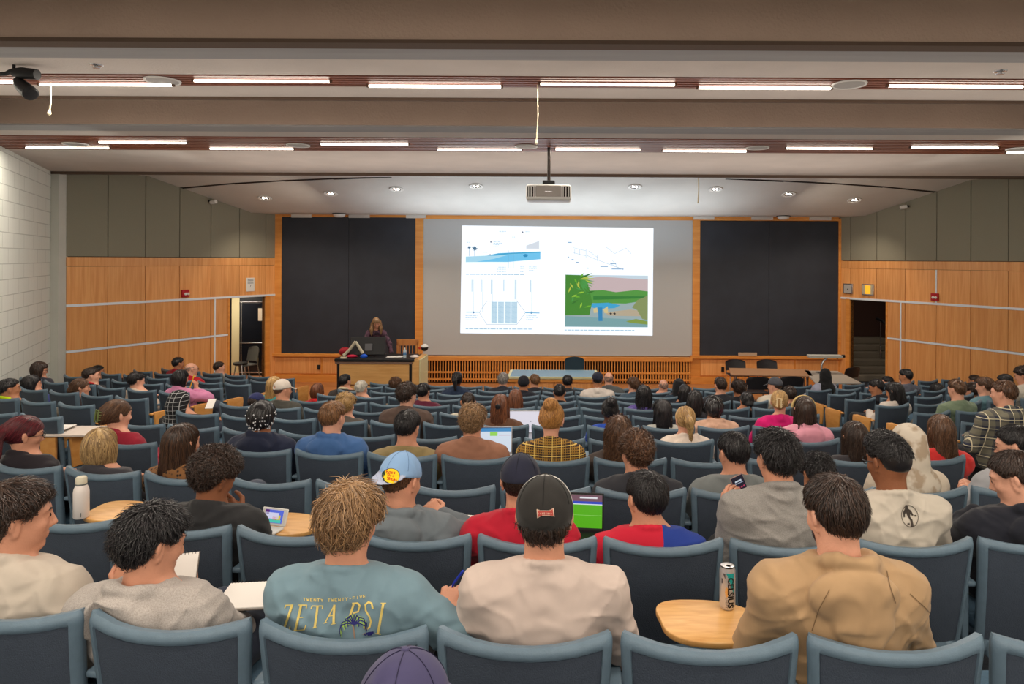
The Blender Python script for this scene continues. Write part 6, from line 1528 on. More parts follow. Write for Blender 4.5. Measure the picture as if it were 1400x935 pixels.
pp(1128, 503, 10, 'person in a black hooded headscarf and black vest over pale sleeves', ('hijab', 'dark'), 'light', ('hijab', (150, 152, 170)), 6, 6, fem=True, extra=dict(scarf=(20, 20, 22)), desc='the person in the black headscarf', seed=81)
pp(1198, 518, 8, 'person with dark hair in black leaning forward at the right aisle', ('short', 'black'), 'tan', ('sweater', (28, 28, 36)), -60, 20, desc='the person in black at the right aisle', seed=82)
pp(1329, 523, 8, 'person with dark wavy hair behind the sage green t-shirt', ('wavy', 'dark'), 'light', ('sweater', (60, 64, 70)), -36, 12, desc='the person behind the sage green t-shirt', seed=83)
pp(1374, 511, 8, 'person with black hair bent forward behind the teal top', ('short', 'black'), 'light', ('sweater', (50, 50, 60)), -40, 22, desc='the person behind the teal top', seed=84)
pp(625, 508, 9, 'person with black hair tied in a low ponytail and a navy top', ('ponytail', 'black'), 'dark', ('sweater', (34, 48, 72)), 4, 4, fem=True, desc='the person with the low ponytail', seed=85)
pp(817, 508, 9, 'man in a navy cap and a white raglan t-shirt', ('buzz', 'black'), 'tan', ('tee', (206, 196, 188)), 2, 8, cap=dict(col=(34, 36, 54), beanie=True), desc='the man in the raglan t-shirt', seed=86)
pp(866, 515, 9, 'man with wavy brown hair looking left in a slate top', ('wavy', 'brown'), 'fair', ('sweater', (66, 84, 100)), -30, 10, desc='the wavy-haired man in slate', seed=87)
pp(928, 517, 9, 'person with a black headscarf sitting near the right end of the grille', ('hijab', 'black'), 'light', ('hijab', (34, 50, 66)), 6, 8, fem=True, extra=dict(scarf=(22, 22, 26)), desc='the black headscarf near the grille', seed=88)
pp(262, 496, 9, 'man with thin grey-brown hair and glasses in a red top', ('bald', 'grey'), 'fair', ('sweater', (176, 20, 36)), 48, 4, glasses=True, desc='the man in the red top', seed=89)
pp(1238, 504, 9, 'man with black hair in a slate grey t-shirt near the stair doorway', ('short', 'black'), 'tan', ('tee', (84, 86, 98)), -44, 14, desc='the man in the slate grey t-shirt', seed=90)
pp(1213, 514, 11, 'person with black hair and a light blue top looking left by the stair doorway', ('short', 'black'), 'fair', ('tee', (140, 160, 180)), -60, 8, desc='the person in the light blue top', seed=91)
pp(1281, 524, 9, 'woman with dark hair looking down at the right block', ('bob', 'black'), 'tan', ('sweater', (50, 46, 52)), -50, 34, fem=True, desc='the woman looking down', seed=92)
pp(1332, 512, 10, 'person with dark brown hair in the second last row of the right block', ('short', 'dark'), 'tan', ('sweater', (60, 58, 60)), -40, 10, desc='the dark-haired person far right', seed=93)
pp(244, 488, 10, 'man with black hair in red and black near the left doorway', ('short', 'black'), 'tan', ('jacket', (150, 20, 34)), 40, 4, desc='the man in red and black', seed=94)
pp(541, 515, 10, 'person with short tousled brown hair in front of the lectern desk', ('curly', 'brown'), 'light', ('sweater', (70, 66, 70)), 20, 8, desc='the tousled head before the desk', seed=95)
pp(472, 511, 9, 'man with black hair and a beige collar below the lectern desk', ('short', 'black'), 'light', ('jacket', (60, 54, 52)), 26, 4, extra=dict(collar=(206, 190, 160)), desc='the man with the beige collar', seed=96)
pp(688, 509, 10, 'older person with short silver hair left of the blue table', ('wavy', 'grey'), 'fair', ('sweater', (44, 46, 56)), 8, 6, desc='the silver-haired person', seed=97)
pp(716, 513, 9, 'person in a black knit beanie before the blue table', ('buzz', 'black'), 'tan', ('sweater', (34, 36, 46)), 4, 8, cap=dict(col=(24, 26, 34), beanie=True, low=-0.03), desc='the person in the black beanie', seed=98)
pp(731, 511, 10, 'person with light brown hair beside the black beanie', ('short', 'mid'), 'light', ('sweater', (40, 42, 50)), -20, 8, desc='the brown-haired person by the beanie', seed=99)
pp(776, 512, 10, 'person with short dark hair right below the blue table edge', ('short', 'black'), 'tan', ('sweater', (44, 46, 52)), 2, 8, desc='the short-haired person below the table', seed=100)
pp(832, 509, 10, 'man with a bald crown and grey clothes behind the navy cap', ('bald', 'grey'), 'fair', ('sweater', (86, 90, 92)), 0, 8, desc='the balding man in grey', seed=101)
pp(907, 519, 10, 'man with a bald pink head close to the grille', ('bald', 'grey'), 'fair', ('tee', (170, 96, 90)), 0, 14, desc='the bald man', seed=102)
pp(300, 494, 11, 'man with dark grey hair in a pale grey shirt beside the left doorway', ('short', 'dark'), 'fair', ('shirt', (160, 158, 150)), 50, 2, desc='the man in the pale grey shirt', seed=103)
PEOPLE[:] = [q for q in PEOPLE if q['lab']]
for q in PEOPLE: build_person(q)
# ------------------------------------------------------------------ chairs, each described by who sits in it or where it stands
ORD = ['first', 'second', 'third', 'fourth', 'fifth', 'sixth', 'seventh', 'eighth', 'ninth', 'tenth', 'eleventh', 'twelfth', 'thirteenth', 'fourteenth']
TABS = {}
occ = {}
for q in PEOPLE:
    if q['seat'] is not None: occ.setdefault((q['seat'][0], round(q['seat'][1], 3)), q)
for key, spec in {}.items(): pass
for k, X, bl, i, le, re in SEATS:
    who = occ.get((k, round(X, 3)))
    rowname = 'nearest row' if k == 0 else '%s row from the front of the photo' % ORD[k]
    if who: lab = 'blue-grey auditorium chair holding %s' % who['desc']
    else: lab = 'empty blue-grey auditorium chair, %s row back from the camera, %s block, %s from its left' % (ORD[k], bl, ORD[i])
    px = X0 + F * X / (rowY(k, X) + 0.4)
    tab = False
    if who is None and k == 0 and 0.3 < X < 0.6: tab = (0.09, 0.37, 0.69)
    if k == 0 and -0.4 < X - (-0.10) < -0.3: tab = False
    if who is None and k == 1 and abs(X - (-2.05 - 0.28)) < 0.2: tab = (-0.12, 0.47, 0.69)
    if k == 1 and abs(X + 1.77) < 0.1: tab = (0.30, 0.43, 0.69)
    if k == 7 and bl == 'left' and i == 0: tab = (0.05, 0.38, 0.69)
    chair(k, X, lab, le, re, tab)
# ------------------------------------------------------------------ lettering and prints that lie on a surface
G_ = {'A': [[(0, 0), (.5, 1), (1, 0)], [(.2, .4), (.8, .4)]], 'B': [[(0, 0), (0, 1), (.7, 1), (.9, .78), (.7, .53), (0, .53)], [(.7, .53), (1, .27), (.75, 0), (0, 0)]], 'C': [[(1, .8), (.7, 1), (.25, 1), (0, .7), (0, .3), (.25, 0), (.7, 0), (1, .2)]],
      'E': [[(1, 1), (0, 1), (0, 0), (1, 0)], [(0, .5), (.8, .5)]], 'F': [[(1, 1), (0, 1), (0, 0)], [(0, .5), (.8, .5)]], 'I': [[(.5, 0), (.5, 1)]], 'L': [[(0, 1), (0, 0), (1, 0)]], 'N': [[(0, 0), (0, 1), (1, 0), (1, 1)]],
      'O': [[(.5, 1), (.1, .8), (0, .5), (.1, .2), (.5, 0), (.9, .2), (1, .5), (.9, .8), (.5, 1)]], 'P': [[(0, 0), (0, 1), (.7, 1), (1, .75), (.7, .5), (0, .5)]], 'S': [[(1, .85), (.6, 1), (.15, .9), (.1, .65), (.5, .52), (.9, .38), (.95, .14), (.5, 0), (0, .14)]],
      'T': [[(0, 1), (1, 1)], [(.5, 1), (.5, 0)]], 'U': [[(0, 1), (0, .25), (.3, 0), (.7, 0), (1, .25), (1, 1)]], 'V': [[(0, 1), (.5, 0), (1, 1)]], 'W': [[(0, 1), (.25, 0), (.5, .7), (.75, 0), (1, 1)]], 'Y': [[(0, 1), (.5, .5), (1, 1)], [(.5, .5), (.5, 0)]],
      'a': [[(.9, .6), (.4, .62), (.05, .35), (.3, 0), (.9, .1)], [(.9, .62), (.9, 0)]], 's': [[(.85, .55), (.4, .62), (.2, .45), (.75, .2), (.5, 0), (.1, .06)]], 'r': [[(.15, .62), (.15, 0)], [(.15, .4), (.5, .62), (.85, .58)]], 'o': [[(.5, .62), (.1, .45), (.1, .15), (.5, 0), (.9, .15), (.9, .45), (.5, .62)]],
      'h': [[(.1, 1), (.1, 0)], [(.1, .45), (.5, .62), (.85, .45), (.85, 0)]], 'p': [[(.1, .62), (.1, -.35)], [(.1, .5), (.5, .62), (.9, .4), (.6, .02), (.1, .08)]], '-': [[(.2, .5), (.8, .5)]]}
class Decal:
    def __init__(s, p, VQ):
        s.p = p; s.M = Matrix.Translation(p['root']) @ Matrix.Rotation(p['rz'], 4, 'Z'); s.Mi = s.M.inverted(); s.o = s.Mi @ CAMP
        s.bvh = BVHTree.FromPolygons([tuple(v) for v in VQ[0]], [tuple(q) for q in VQ[1]])
    def at(s, px, py, lift):
        d = (s.Mi @ P(px, py, 3.0)) - s.o; h = s.bvh.ray_cast(s.o, d.normalized())
        if h[0] is None: return None
        n = h[1] if h[1].dot(d) < 0 else -h[1]
        return h[0] + n * lift
    def quads(s, mb, qs, lift):
        for q in qs:
            v = [s.at(a, b, lift) for a, b in q]
            if any(x is None for x in v): continue
            if max((v[i] - v[0]).length for i in range(4)) > 0.06: continue
            mb.add(v, [(0, 1, 2, 3)])
    def stroke(s, mb, pts, w, lift=0.0015, w2=None):
        tot = len(pts) - 1
        for j, ((xa, ya), (xb, yb)) in enumerate(zip(pts, pts[1:])):
            L = math.hypot(xb - xa, yb - ya) or 1; n = max(1, int(L / 1.6)); nx, ny = -(yb - ya) / L / 2, (xb - xa) / L / 2
            ex, ey = (xb - xa) / L * w * 0.25, (yb - ya) / L * w * 0.25; xa_, ya_, xb_, yb_ = xa - ex, ya - ey, xb + ex, yb + ey
            for i in range(n):
                t0, t1 = i / n, (i + 1) / n; wa = w if w2 is None else w + (w2 - w) * (j + t0) / tot; wb = w if w2 is None else w + (w2 - w) * (j + t1) / tot
                p0 = (xa_ + (xb_ - xa_) * t0, ya_ + (yb_ - ya_) * t0); p1 = (xa_ + (xb_ - xa_) * t1, ya_ + (yb_ - ya_) * t1)
                s.quads(mb, [((p0[0] + nx * wa, p0[1] + ny * wa), (p1[0] + nx * wb, p1[1] + ny * wb), (p1[0] - nx * wb, p1[1] - ny * wb), (p0[0] - nx * wa, p0[1] - ny * wa))], lift)
    def word(s, mb, txt, x, y, cw, ch, w, gap=0.35, slope=0.0, shear=0.0, lift=0.0015):
        for c in txt:
            for st in G_.get(c, []): s.stroke(mb, [(x + u * cw + shear * v * ch, y + slope * (u * cw) - v * ch) for u, v in st], w, lift)
            x += cw * (1 + gap); y += slope * cw * (1 + gap)
    def disc(s, mb, cx, cy, rx, ry, lift=0.0012, rings=5, seg=20, rot=0.0, r0=0.0):
        f = lambda r, q: (cx + rx * r * math.cos(q) * math.cos(rot) - ry * r * math.sin(q) * math.sin(rot), cy + rx * r * math.cos(q) * math.sin(rot) + ry * r * math.sin(q) * math.cos(rot))
        for i in range(rings):
            a, b = r0 + (1 - r0) * i / rings + (1e-3 if i == 0 and r0 == 0 else 0), r0 + (1 - r0) * (i + 1) / rings
            for k in range(seg): q0, q1 = 2 * PI * k / seg, 2 * PI * (k + 1) / seg; s.quads(mb, [(f(a, q0), f(a, q1), f(b, q1), f(b, q0))], lift)
    def poly(s, mb, pts, lift=0.002):
        """fill a small polygon as strips"""
        ys = [q[1] for q in pts]; y = min(ys)
        while y < max(ys):
            y2 = min(y + 0.8, max(ys)); ym = (y + y2) / 2; xs = []
            for (xa, ya), (xb, yb) in zip(pts, pts[1:] + pts[:1]):
                if (ya <= ym) != (yb <= ym): xs.append(xa + (xb - xa) * (ym - ya) / (yb - ya))
            xs.sort()
            for a, b in zip(xs[::2], xs[1::2]):
                n = max(1, int((b - a) / 2))
                for i in range(n): s.quads(mb, [((a + (b - a) * i / n, y), (a + (b - a) * (i + 1) / n, y), (a + (b - a) * (i + 1) / n, y2), (a + (b - a) * i / n, y2))], lift)
            y = y2
def who(desc): return next(q for q in PEOPLE if desc in q['desc'])
def prints():
    # lettering across the back of the blue-grey t-shirt
    p = who('lettered blue-grey'); D = Decal(p, p['topV']); T = lambda x, y: (350 + x / 6.364, 790 + y / 6.364)
    gold = mat('print_gold', S(222, 198, 112), 0.7); mb = MB()
    def L(pts, w, w2=None): D.stroke(mb, [T(*q) for q in pts], w * 1.15 / 6.364, 0.002, None if w2 is None else w2 / 6.364)
    L([(252, 262), (262, 236), (326, 234)], 8); L([(318, 236), (232, 484)], 17); L([(230, 486), (288, 470), (300, 420)], 8)
    L([(396, 236), (346, 454)], 17); L([(376, 234), (444, 236), (440, 262)], 8); L([(370, 344), (412, 342)], 7); L([(330, 458), (424, 446), (436, 410)], 8)
    L([(482, 268), (492, 244), (584, 242), (578, 268)], 8); L([(538, 246), (514, 428)], 17); L([(498, 434), (528, 426)], 7)
    L([(684, 236), (604, 388)], 8); L([(684, 236), (676, 396)], 17); L([(636, 330), (684, 324)], 7); L([(592, 392), (620, 386)], 6); L([(656, 402), (692, 392)], 6)
    L([(852, 222), (812, 350)], 16); L([(840, 220), (884, 218), (904, 240), (890, 290), (850, 304)], 12)
    L([(1016, 262), (1006, 220), (980, 210), (952, 232), (956, 280), (984, 330), (1000, 378), (988, 426), (962, 446), (940, 432), (938, 396)], 13)
    L([(1108, 222), (1060, 480)], 18); L([(1086, 220), (1130, 220)], 7); L([(1040, 482), (1084, 486)], 7)
    for i, c in enumerate('TWENTY TWENTY-FIVE'):
        x = 415 + i * 30.5; y = 190 + 16 * math.sin(i / 17 * PI) - (26 * i / 17)
        for st in G_.get(c, []): L([(x + u * 18, y - v * 24 + 10) for u, v in st], 4.5)
    mb.build('lettering', gold, p['top_obj'])
    rn = random.Random(3)
    for nm, col, k0 in (('palm_print', (34, 34, 104), 0), ('palm_print', (158, 196, 92), 1)):
        mb = MB()
        for i in range(9):
            an = PI * (-0.06 + i / 8 * 1.12) + (0.17 if k0 else 0); r = 96 + 10 * (i % 3); x1, y1 = 855 + r * math.cos(an), 400 - 70 * math.sin(an)
            D.stroke(mb, [T(855, 402), T(855 + 0.55 * r * math.cos(an), 380 - 62 * math.sin(an)), T(x1, y1), T(x1 + 10 * math.cos(an), y1 + 50), T(x1 + 2 * math.cos(an), y1 + 84)], (14 if k0 else 11) / 6.364, 0.0030 + 0.0015 * (1 - k0), 5 / 6.364)
        if not k0:
            D.stroke(mb, [T(945, 488), T(980, 476), T(1018, 470)], 18 / 6.364, 0.003); D.stroke(mb, [T(975, 492), T(1005, 488)], 14 / 6.364, 0.003)
        mb.build(nm, mat('print_%d' % col[0], S(*col), 0.7), p['top_obj'])
    mb = MB(); D.stroke(mb, [T(846, 410), T(862, 520)], 12 / 6.364, 0.003); D.stroke(mb, [T(930, 486), T(950, 478)], 8 / 6.364, 0.003); mb.build('palm_trunk', mat('print_trunk', S(160, 130, 110), 0.7), p['top_obj'])
    # patch on the light blue cap
    p = who('the man in the light blue cap'); D = Decal(p, p['capV']); T = lambda x, y: (510 + x / 7.79, 610 + y / 7.79)
    mb = MB(); D.disc(mb, *T(192, 318), 12.2, 10.9, 0.0012); mb.build('patch_edge', mat('patch_black', S(30, 34, 30), 0.7), p['cap_obj'])
    mb = MB(); D.disc(mb, *T(195, 318), 11.2, 10.1, 0.002); mb.build('patch', mat('patch_yellow', S(248, 206, 20), 0.7), p['cap_obj'])
    mb = MB(); D.word(mb, 'Bass', *T(146, 286), 2.5, 4.2, 0.75, 0.25, 0.10, 0, 0.0028); D.word(mb, 'Pro', *T(160, 326), 2.4, 4.2, 0.75, 0.25, 0.10, 0, 0.0028); D.word(mb, 'Shops', *T(152, 362), 2.2, 4.2, 0.75, 0.25, 0.10, 0, 0.0028); mb.build('lettering', mat('patch_red', S(196, 30, 24), 0.7), p['cap_obj'])
    mb = MB(); D.poly(mb, [T(92, 330), T(104, 275), T(128, 262), T(132, 300), T(112, 332)], 0.003); D.poly(mb, [T(100, 362), T(120, 340), T(124, 378)], 0.003); mb.build('fish_print', mat('fish_green', S(34, 60, 44), 0.7), p['cap_obj'])
    # patch and piping on the black cap
    p = who('the man in the black cap'); D = Decal(p, p['capV']); T = lambda x, y: (690 + x / 7.79, 640 + y / 7.79 - 0.0)
    out = [(342, 436), (390, 452), (470, 450), (518, 424), (528, 515), (480, 506), (390, 508), (348, 530)]
    mb = MB(); D.poly(mb, [T(*q) for q in out], 0.002); mb.build('patch_edge', mat('patch_cream', S(206, 180, 160), 0.7), p['cap_obj'])
    cx, cy = 435, 478
    mb = MB(); D.poly(mb, [T(cx + (a - cx) * 0.88, cy + (b - cy) * 0.78) for a, b in out], 0.0028); mb.build('patch', mat('patch_rose', S(176, 70, 62), 0.7), p['cap_obj'])
    mb = MB()
    for i in range(8): D.stroke(mb, [T(364 + 19 * i, 470 + 3 * abs(i - 3.5)), T(364 + 19 * i, 492 - 2 * abs(i - 3.5))], 0.9, 0.0036)
    mb.build('lettering', MATS['patch_cream'], p['cap_obj'])
    p = who('the person in the navy cap'); D = Decal(p, p['capV'])
    mb = MB(); D.poly(mb, [(691.5, 669.5), (693, 668), (700, 668.5), (701, 670), (700.5, 674), (693, 674.5), (691.5, 673)], 0.002); mb.build('cap_badge', M_WHITE, p['cap_obj'])
    # figure in a ring between the shoulders of the pale t-shirt
    p = who('printed pale t-shirt'); D = Decal(p, p['topV']); T = lambda x, y: (1180 + x / 9.35, 640 + y / 9.35 + 2)
    ink = mat('print_ink', S(64, 56, 50), 0.8); mb = MB()
    D.disc(mb, *T(595, 595), 11.5, 15.5, 0.002, 1, 26, -0.25, 0.94); mb.build('ring_print', ink, p['top_obj'])
    mb = MB(); D.poly(mb, [T(*q) for q in [(535, 450), (565, 450), (572, 495), (610, 520), (640, 580), (625, 590), (600, 560), (598, 600), (628, 640), (645, 715), (655, 730), (600, 730), (608, 700), (600, 650), (565, 590), (545, 545), (530, 570), (532, 610), (515, 608), (508, 540), (530, 500)]], 0.0022)
    D.poly(mb, [T(650, 580), T(680, 578), T(680, 598), T(655, 600)], 0.002); D.poly(mb, [T(560, 690), T(590, 680), T(595, 700), T(570, 705)], 0.002); mb.build('figure_print', ink, p['top_obj'])
    # seams of the tan hoodie
    p = who('the man in the tan hoodie'); D = Decal(p, p['topV']); sm = cloth_mat('tan_seam', (120, 94, 66)); mb = MB()
    for pts in ([(1134, 806), (1120, 832), (1110, 862)], [(1244, 812), (1264, 830), (1284, 852)], [(1212, 780), (1216, 800), (1224, 824)]): D.stroke(mb, pts, 1.3, 0.0015)
    mb.build('seam', sm, p['top_obj'])
prints()
def add_ons():
    for p in PEOPLE:
        ex = p['extra'] or {}; T = p['T']; Rl = p['Rl']; b = p['obj']
        if 'band' in ex:
            mb = MB(); pts = [T(0.100 * math.cos(q), 0.022 - 0.0 * math.sin(q), 0.018 + 0.104 * math.sin(q)) for q in [PI * i / 16 for i in range(17)]]
            mb.tube(pts, 0.011, 8); mb.build('headband', mat('band_%d' % ex['band'][0], S(*ex['band']), 0.6), b, True)
        if 'clasp' in ex:
            mb = MB(); mb.lathe([(0, -0.012), (0.022, -0.01), (0.03, 0), (0.022, 0.01), (0, 0.012)], 12, T(0, -0.128, 0.0), Matrix.Rotation(PI / 2, 3, 'X')); mb.build('hair_clasp', mat('clasp', S(*ex['clasp']), 0.4), b, True)
        if 'collar' in ex:
            mb = MB(); N = p['N']; mb.tube([N + Vector((0.078 * math.cos(q), 0.074 * math.sin(q) - 0.002, 0.036 - 0.03 * math.sin(q))) for q in [2 * PI * i / 18 for i in range(19)]], 0.020, 8, cap=False); mb.build('collar', cloth_mat('collar_%d_%d' % ex['collar'][:2], ex['collar']), b, True)
        if p['hair'][0] == 'clip':
            col = (110, 124, 70) if 'olive' in p['lab'] else (226, 204, 160); m_ = mat('clip_%d' % col[0], S(*col), 0.35)
            mb = MB(); w_, h_ = (0.020, 0.046)
            pr = [T(x, -0.152 - 0.012 * (1 - abs(z) / 0.05), z) for x, z in ((-w_, h_), (w_, h_), (w_, -h_), (-w_, -h_), (-w_, h_))]
            mb.tube(pr, 0.0065, 8); 
            for z in (-0.03, -0.01, 0.01, 0.03): mb.tube([T(-w_, -0.150, z), T(-w_ - 0.012, -0.135, z)], 0.004, 6); mb.tube([T(w_, -0.150, z), T(w_ + 0.012, -0.135, z)], 0.004, 6)
            mb.build('claw_clip', m_, b, True)
add_ons()

# ------------------------------------------------------------------ the lecturer, standing and leaning over the desk
def lecturer():
    Y = 15.78; top = P(514, 433, Y); root = Vector((top.x, Y, 0.0)); rz = PI + 0.30
    Mi = Matrix.Rotation(-rz, 4, 'Z') @ Matrix.Translation(-root); ht = top.z
    H = Mi @ (top - Vector((0, 0.0, 0.13))); H.y = 0.20; H.x = 0
    Rl = Rhead(math.radians(-8), math.radians(24), math.radians(5))
    N = H + Vector((0, -0.05, -0.165)); pel = Vector((0, -0.10, 1.0)); C = pel.lerp(N, 0.68) + Vector((0, -0.02, 0)); B = pel.lerp(N, 0.3)
    shl, shr = N + Vector((-0.165, 0, -0.075)), N + Vector((0.165, 0, -0.075))
    hz = P(0, 487, 15.3).z + 0.02
    hd = {}
    for side, sh in ((-1, shl), (1, shr)):
        W = Vector((side * 0.34, 0.36, hz + 0.04)); E, W = ik(sh, W, 0.29, 0.26, Vector((side * 1.0, -0.5, 0.1))); hd[side] = (sh, E, W)
    lo, hi = Vector((-0.55, -0.45, -0.02)), Vector((0.55, 0.6, H.z + 0.18))
    fd = Field(lo, hi, 0.014, [(H - Vector((0.12, 0.13, 0.14)), H + Vector((0.12, 0.15, 0.14)), 0.006)])
    head_prims(fd, H, Rl, female=True)
    fd.cone(N + Vector((0, 0, -0.03)), H + Vector((0, -0.02, -0.05)), 0.05, 0.045, 0.02)
    def torso(f, inf, kk):
        f.ell(C, (0.145, 0.105, 0.21), None, kk, inf); f.ell(B, (0.13, 0.10, 0.2), None, kk, inf); f.ell(pel, (0.165, 0.12, 0.13), None, kk, inf); f.cone(shl, shr, 0.05, 0.05, kk, inf)
        for q in (shl, shr): f.cone(N + Vector((0, -0.01, -0.01)), q.lerp(N, 0.15), 0.045, 0.042, kk, inf)
    torso(fd, -0.012, 0.04)
    for side, (sh, E, W) in hd.items():
        fd.cone(sh, E, 0.046, 0.037, 0.03); fd.cone(E, W, 0.037, 0.025, 0.02); hand(fd, W, Vector((-side * 0.1, 0.9, -0.25)), Vector((0, 0.2, 1)), side, 0.35)
    for q in (-1, 1):
        fd.cone(pel + Vector((q * 0.09, 0, -0.02)), Vector((q * 0.10, -0.08, 0.5)), 0.085, 0.055, 0.03); fd.cone(Vector((q * 0.10, -0.08, 0.5)), Vector((q * 0.10, -0.12, 0.09)), 0.052, 0.034, 0.02); fd.cone(Vector((q * 0.10, -0.15, 0.04)), Vector((q * 0.11, 0.03, 0.03)), 0.03, 0.025, 0.02)
    me, V, Q = fd.mesh('person_body', 1); b = link('person', me, skin_mat('light')); b.location = root; b.rotation_euler = (0, 0, rz)
    tag(b, 'lecturer with long sandy hair and dark patterned blouse leaning over the lectern desk', 'person')
    cf = Field(Vector((-0.55, -0.4, 0.85)), Vector((0.55, 0.55, N.z + 0.08)), 0.012); torso(cf, 0.014, 0.045)
    for side, (sh, E, W) in hd.items(): cf.cone(sh, E, 0.054, 0.046, 0.04, 0.012); cf.cone(E, W.lerp(E, 0.1), 0.045, 0.034, 0.02, 0.010)
    cf.D += folds(cf, 0.008, 5, N); X, Y_, Z = cf.grids(); cf.cut(Z - (N.z + 0.02) + 0.5 * (Y_ - N.y) + 0 * X, 0.008)
    me, _, _ = cf.mesh('blouse', 1); link('blouse', me, cloth_mat('blouse_plum', ((40, 26, 40), (96, 66, 84)), 'blotch'), b)
    tf = Field(Vector((-0.3, -0.35, 0.06)), Vector((0.3, 0.2, 1.12)), 0.02); tf.ell(pel, (0.17, 0.125, 0.12), None, 0.03, 0.008)
    for q in (-1, 1): tf.cone(pel + Vector((q * 0.09, 0, -0.02)), Vector((q * 0.10, -0.08, 0.5)), 0.092, 0.066, 0.03); tf.cone(Vector((q * 0.10, -0.08, 0.5)), Vector((q * 0.10, -0.12, 0.12)), 0.066, 0.05, 0.02)
    me, _, _ = tf.mesh('trousers', 1); link('trousers', me, cloth_mat('trousers_1', (30, 30, 34)), b)
    mb = MB()
    for q in (-1, 1): mb.tube([(q * 0.10, -0.18, 0.04), (q * 0.105, -0.06, 0.045), (q * 0.11, 0.05, 0.035)], [0.04, 0.045, 0.034], 12)
    mb.build('shoes', mat('shoe_black', S(36, 34, 36), 0.6), b, True)
    T = lambda x, y, z: H + Rl @ Vector((x, y, z)); hv = Field(H - Vector((0.2, 0.22, 0.42)), H + Vector((0.2, 0.2, 0.18)), 0.010); Rm = [[Rl[i][j] for j in range(3)] for i in range(3)]
    hair_volume(hv, 'long', H, Rl, 1.0, N)
    for q in (-1, 1): a = T(q * 0.092, -0.01, 0.0); hv.cone(a, a + Vector((q * 0.02, 0.045, -0.13)), 0.030, 0.032, 0.03); hv.cone(a + Vector((q * 0.02, 0.045, -0.13)), a + Vector((q * 0.012, 0.07, -0.26)), 0.032, 0.018, 0.03)
    _, V3, Q3 = hv.mesh('tmp', 2); bpy.data.meshes.remove(_); VV, FF = strands(V3, Q3, T(0.0, -0.02, 0.12), 900, 0.15, 0.0028, 9, lift=0.01, jitter=0.08, wave=0.006)
    link('hair', join_mesh('hair', [(V3, Q3, 0), (VV, FF, 0)]), hair_mat('sandy'), b)
    mb = MB()
    for sx in (-1, 1): mb.lathe([(0.0, 0.0045), (0.006, 0.003), (0.0075, 0.0)], 10, T(sx * 0.030, 0.0925, 0.007), Rl @ Matrix.Rotation(-PI / 2, 3, 'X'))
    mb.build('eyes', mat('iris_dark', S(40, 28, 22), 0.2), b, True)
    mb = MB(); mb.tube([T(-0.024, 0.1035, -0.065), T(0, 0.108, -0.067), T(0.024, 0.1035, -0.065)], [0.002, 0.004, 0.002], 8); mb.build('lips', mat('lip_rose', S(170, 84, 82), 0.4), b, True)
    mb = MB()
    for sx in (-1, 1): mb.tube([T(sx * 0.014, 0.096, 0.026), T(sx * 0.032, 0.093, 0.032), T(sx * 0.05, 0.078, 0.026)], [0.003, 0.0036, 0.002], 6)
    mb.build('eyebrows', hair_mat('brown'), b, True)
lecturer()

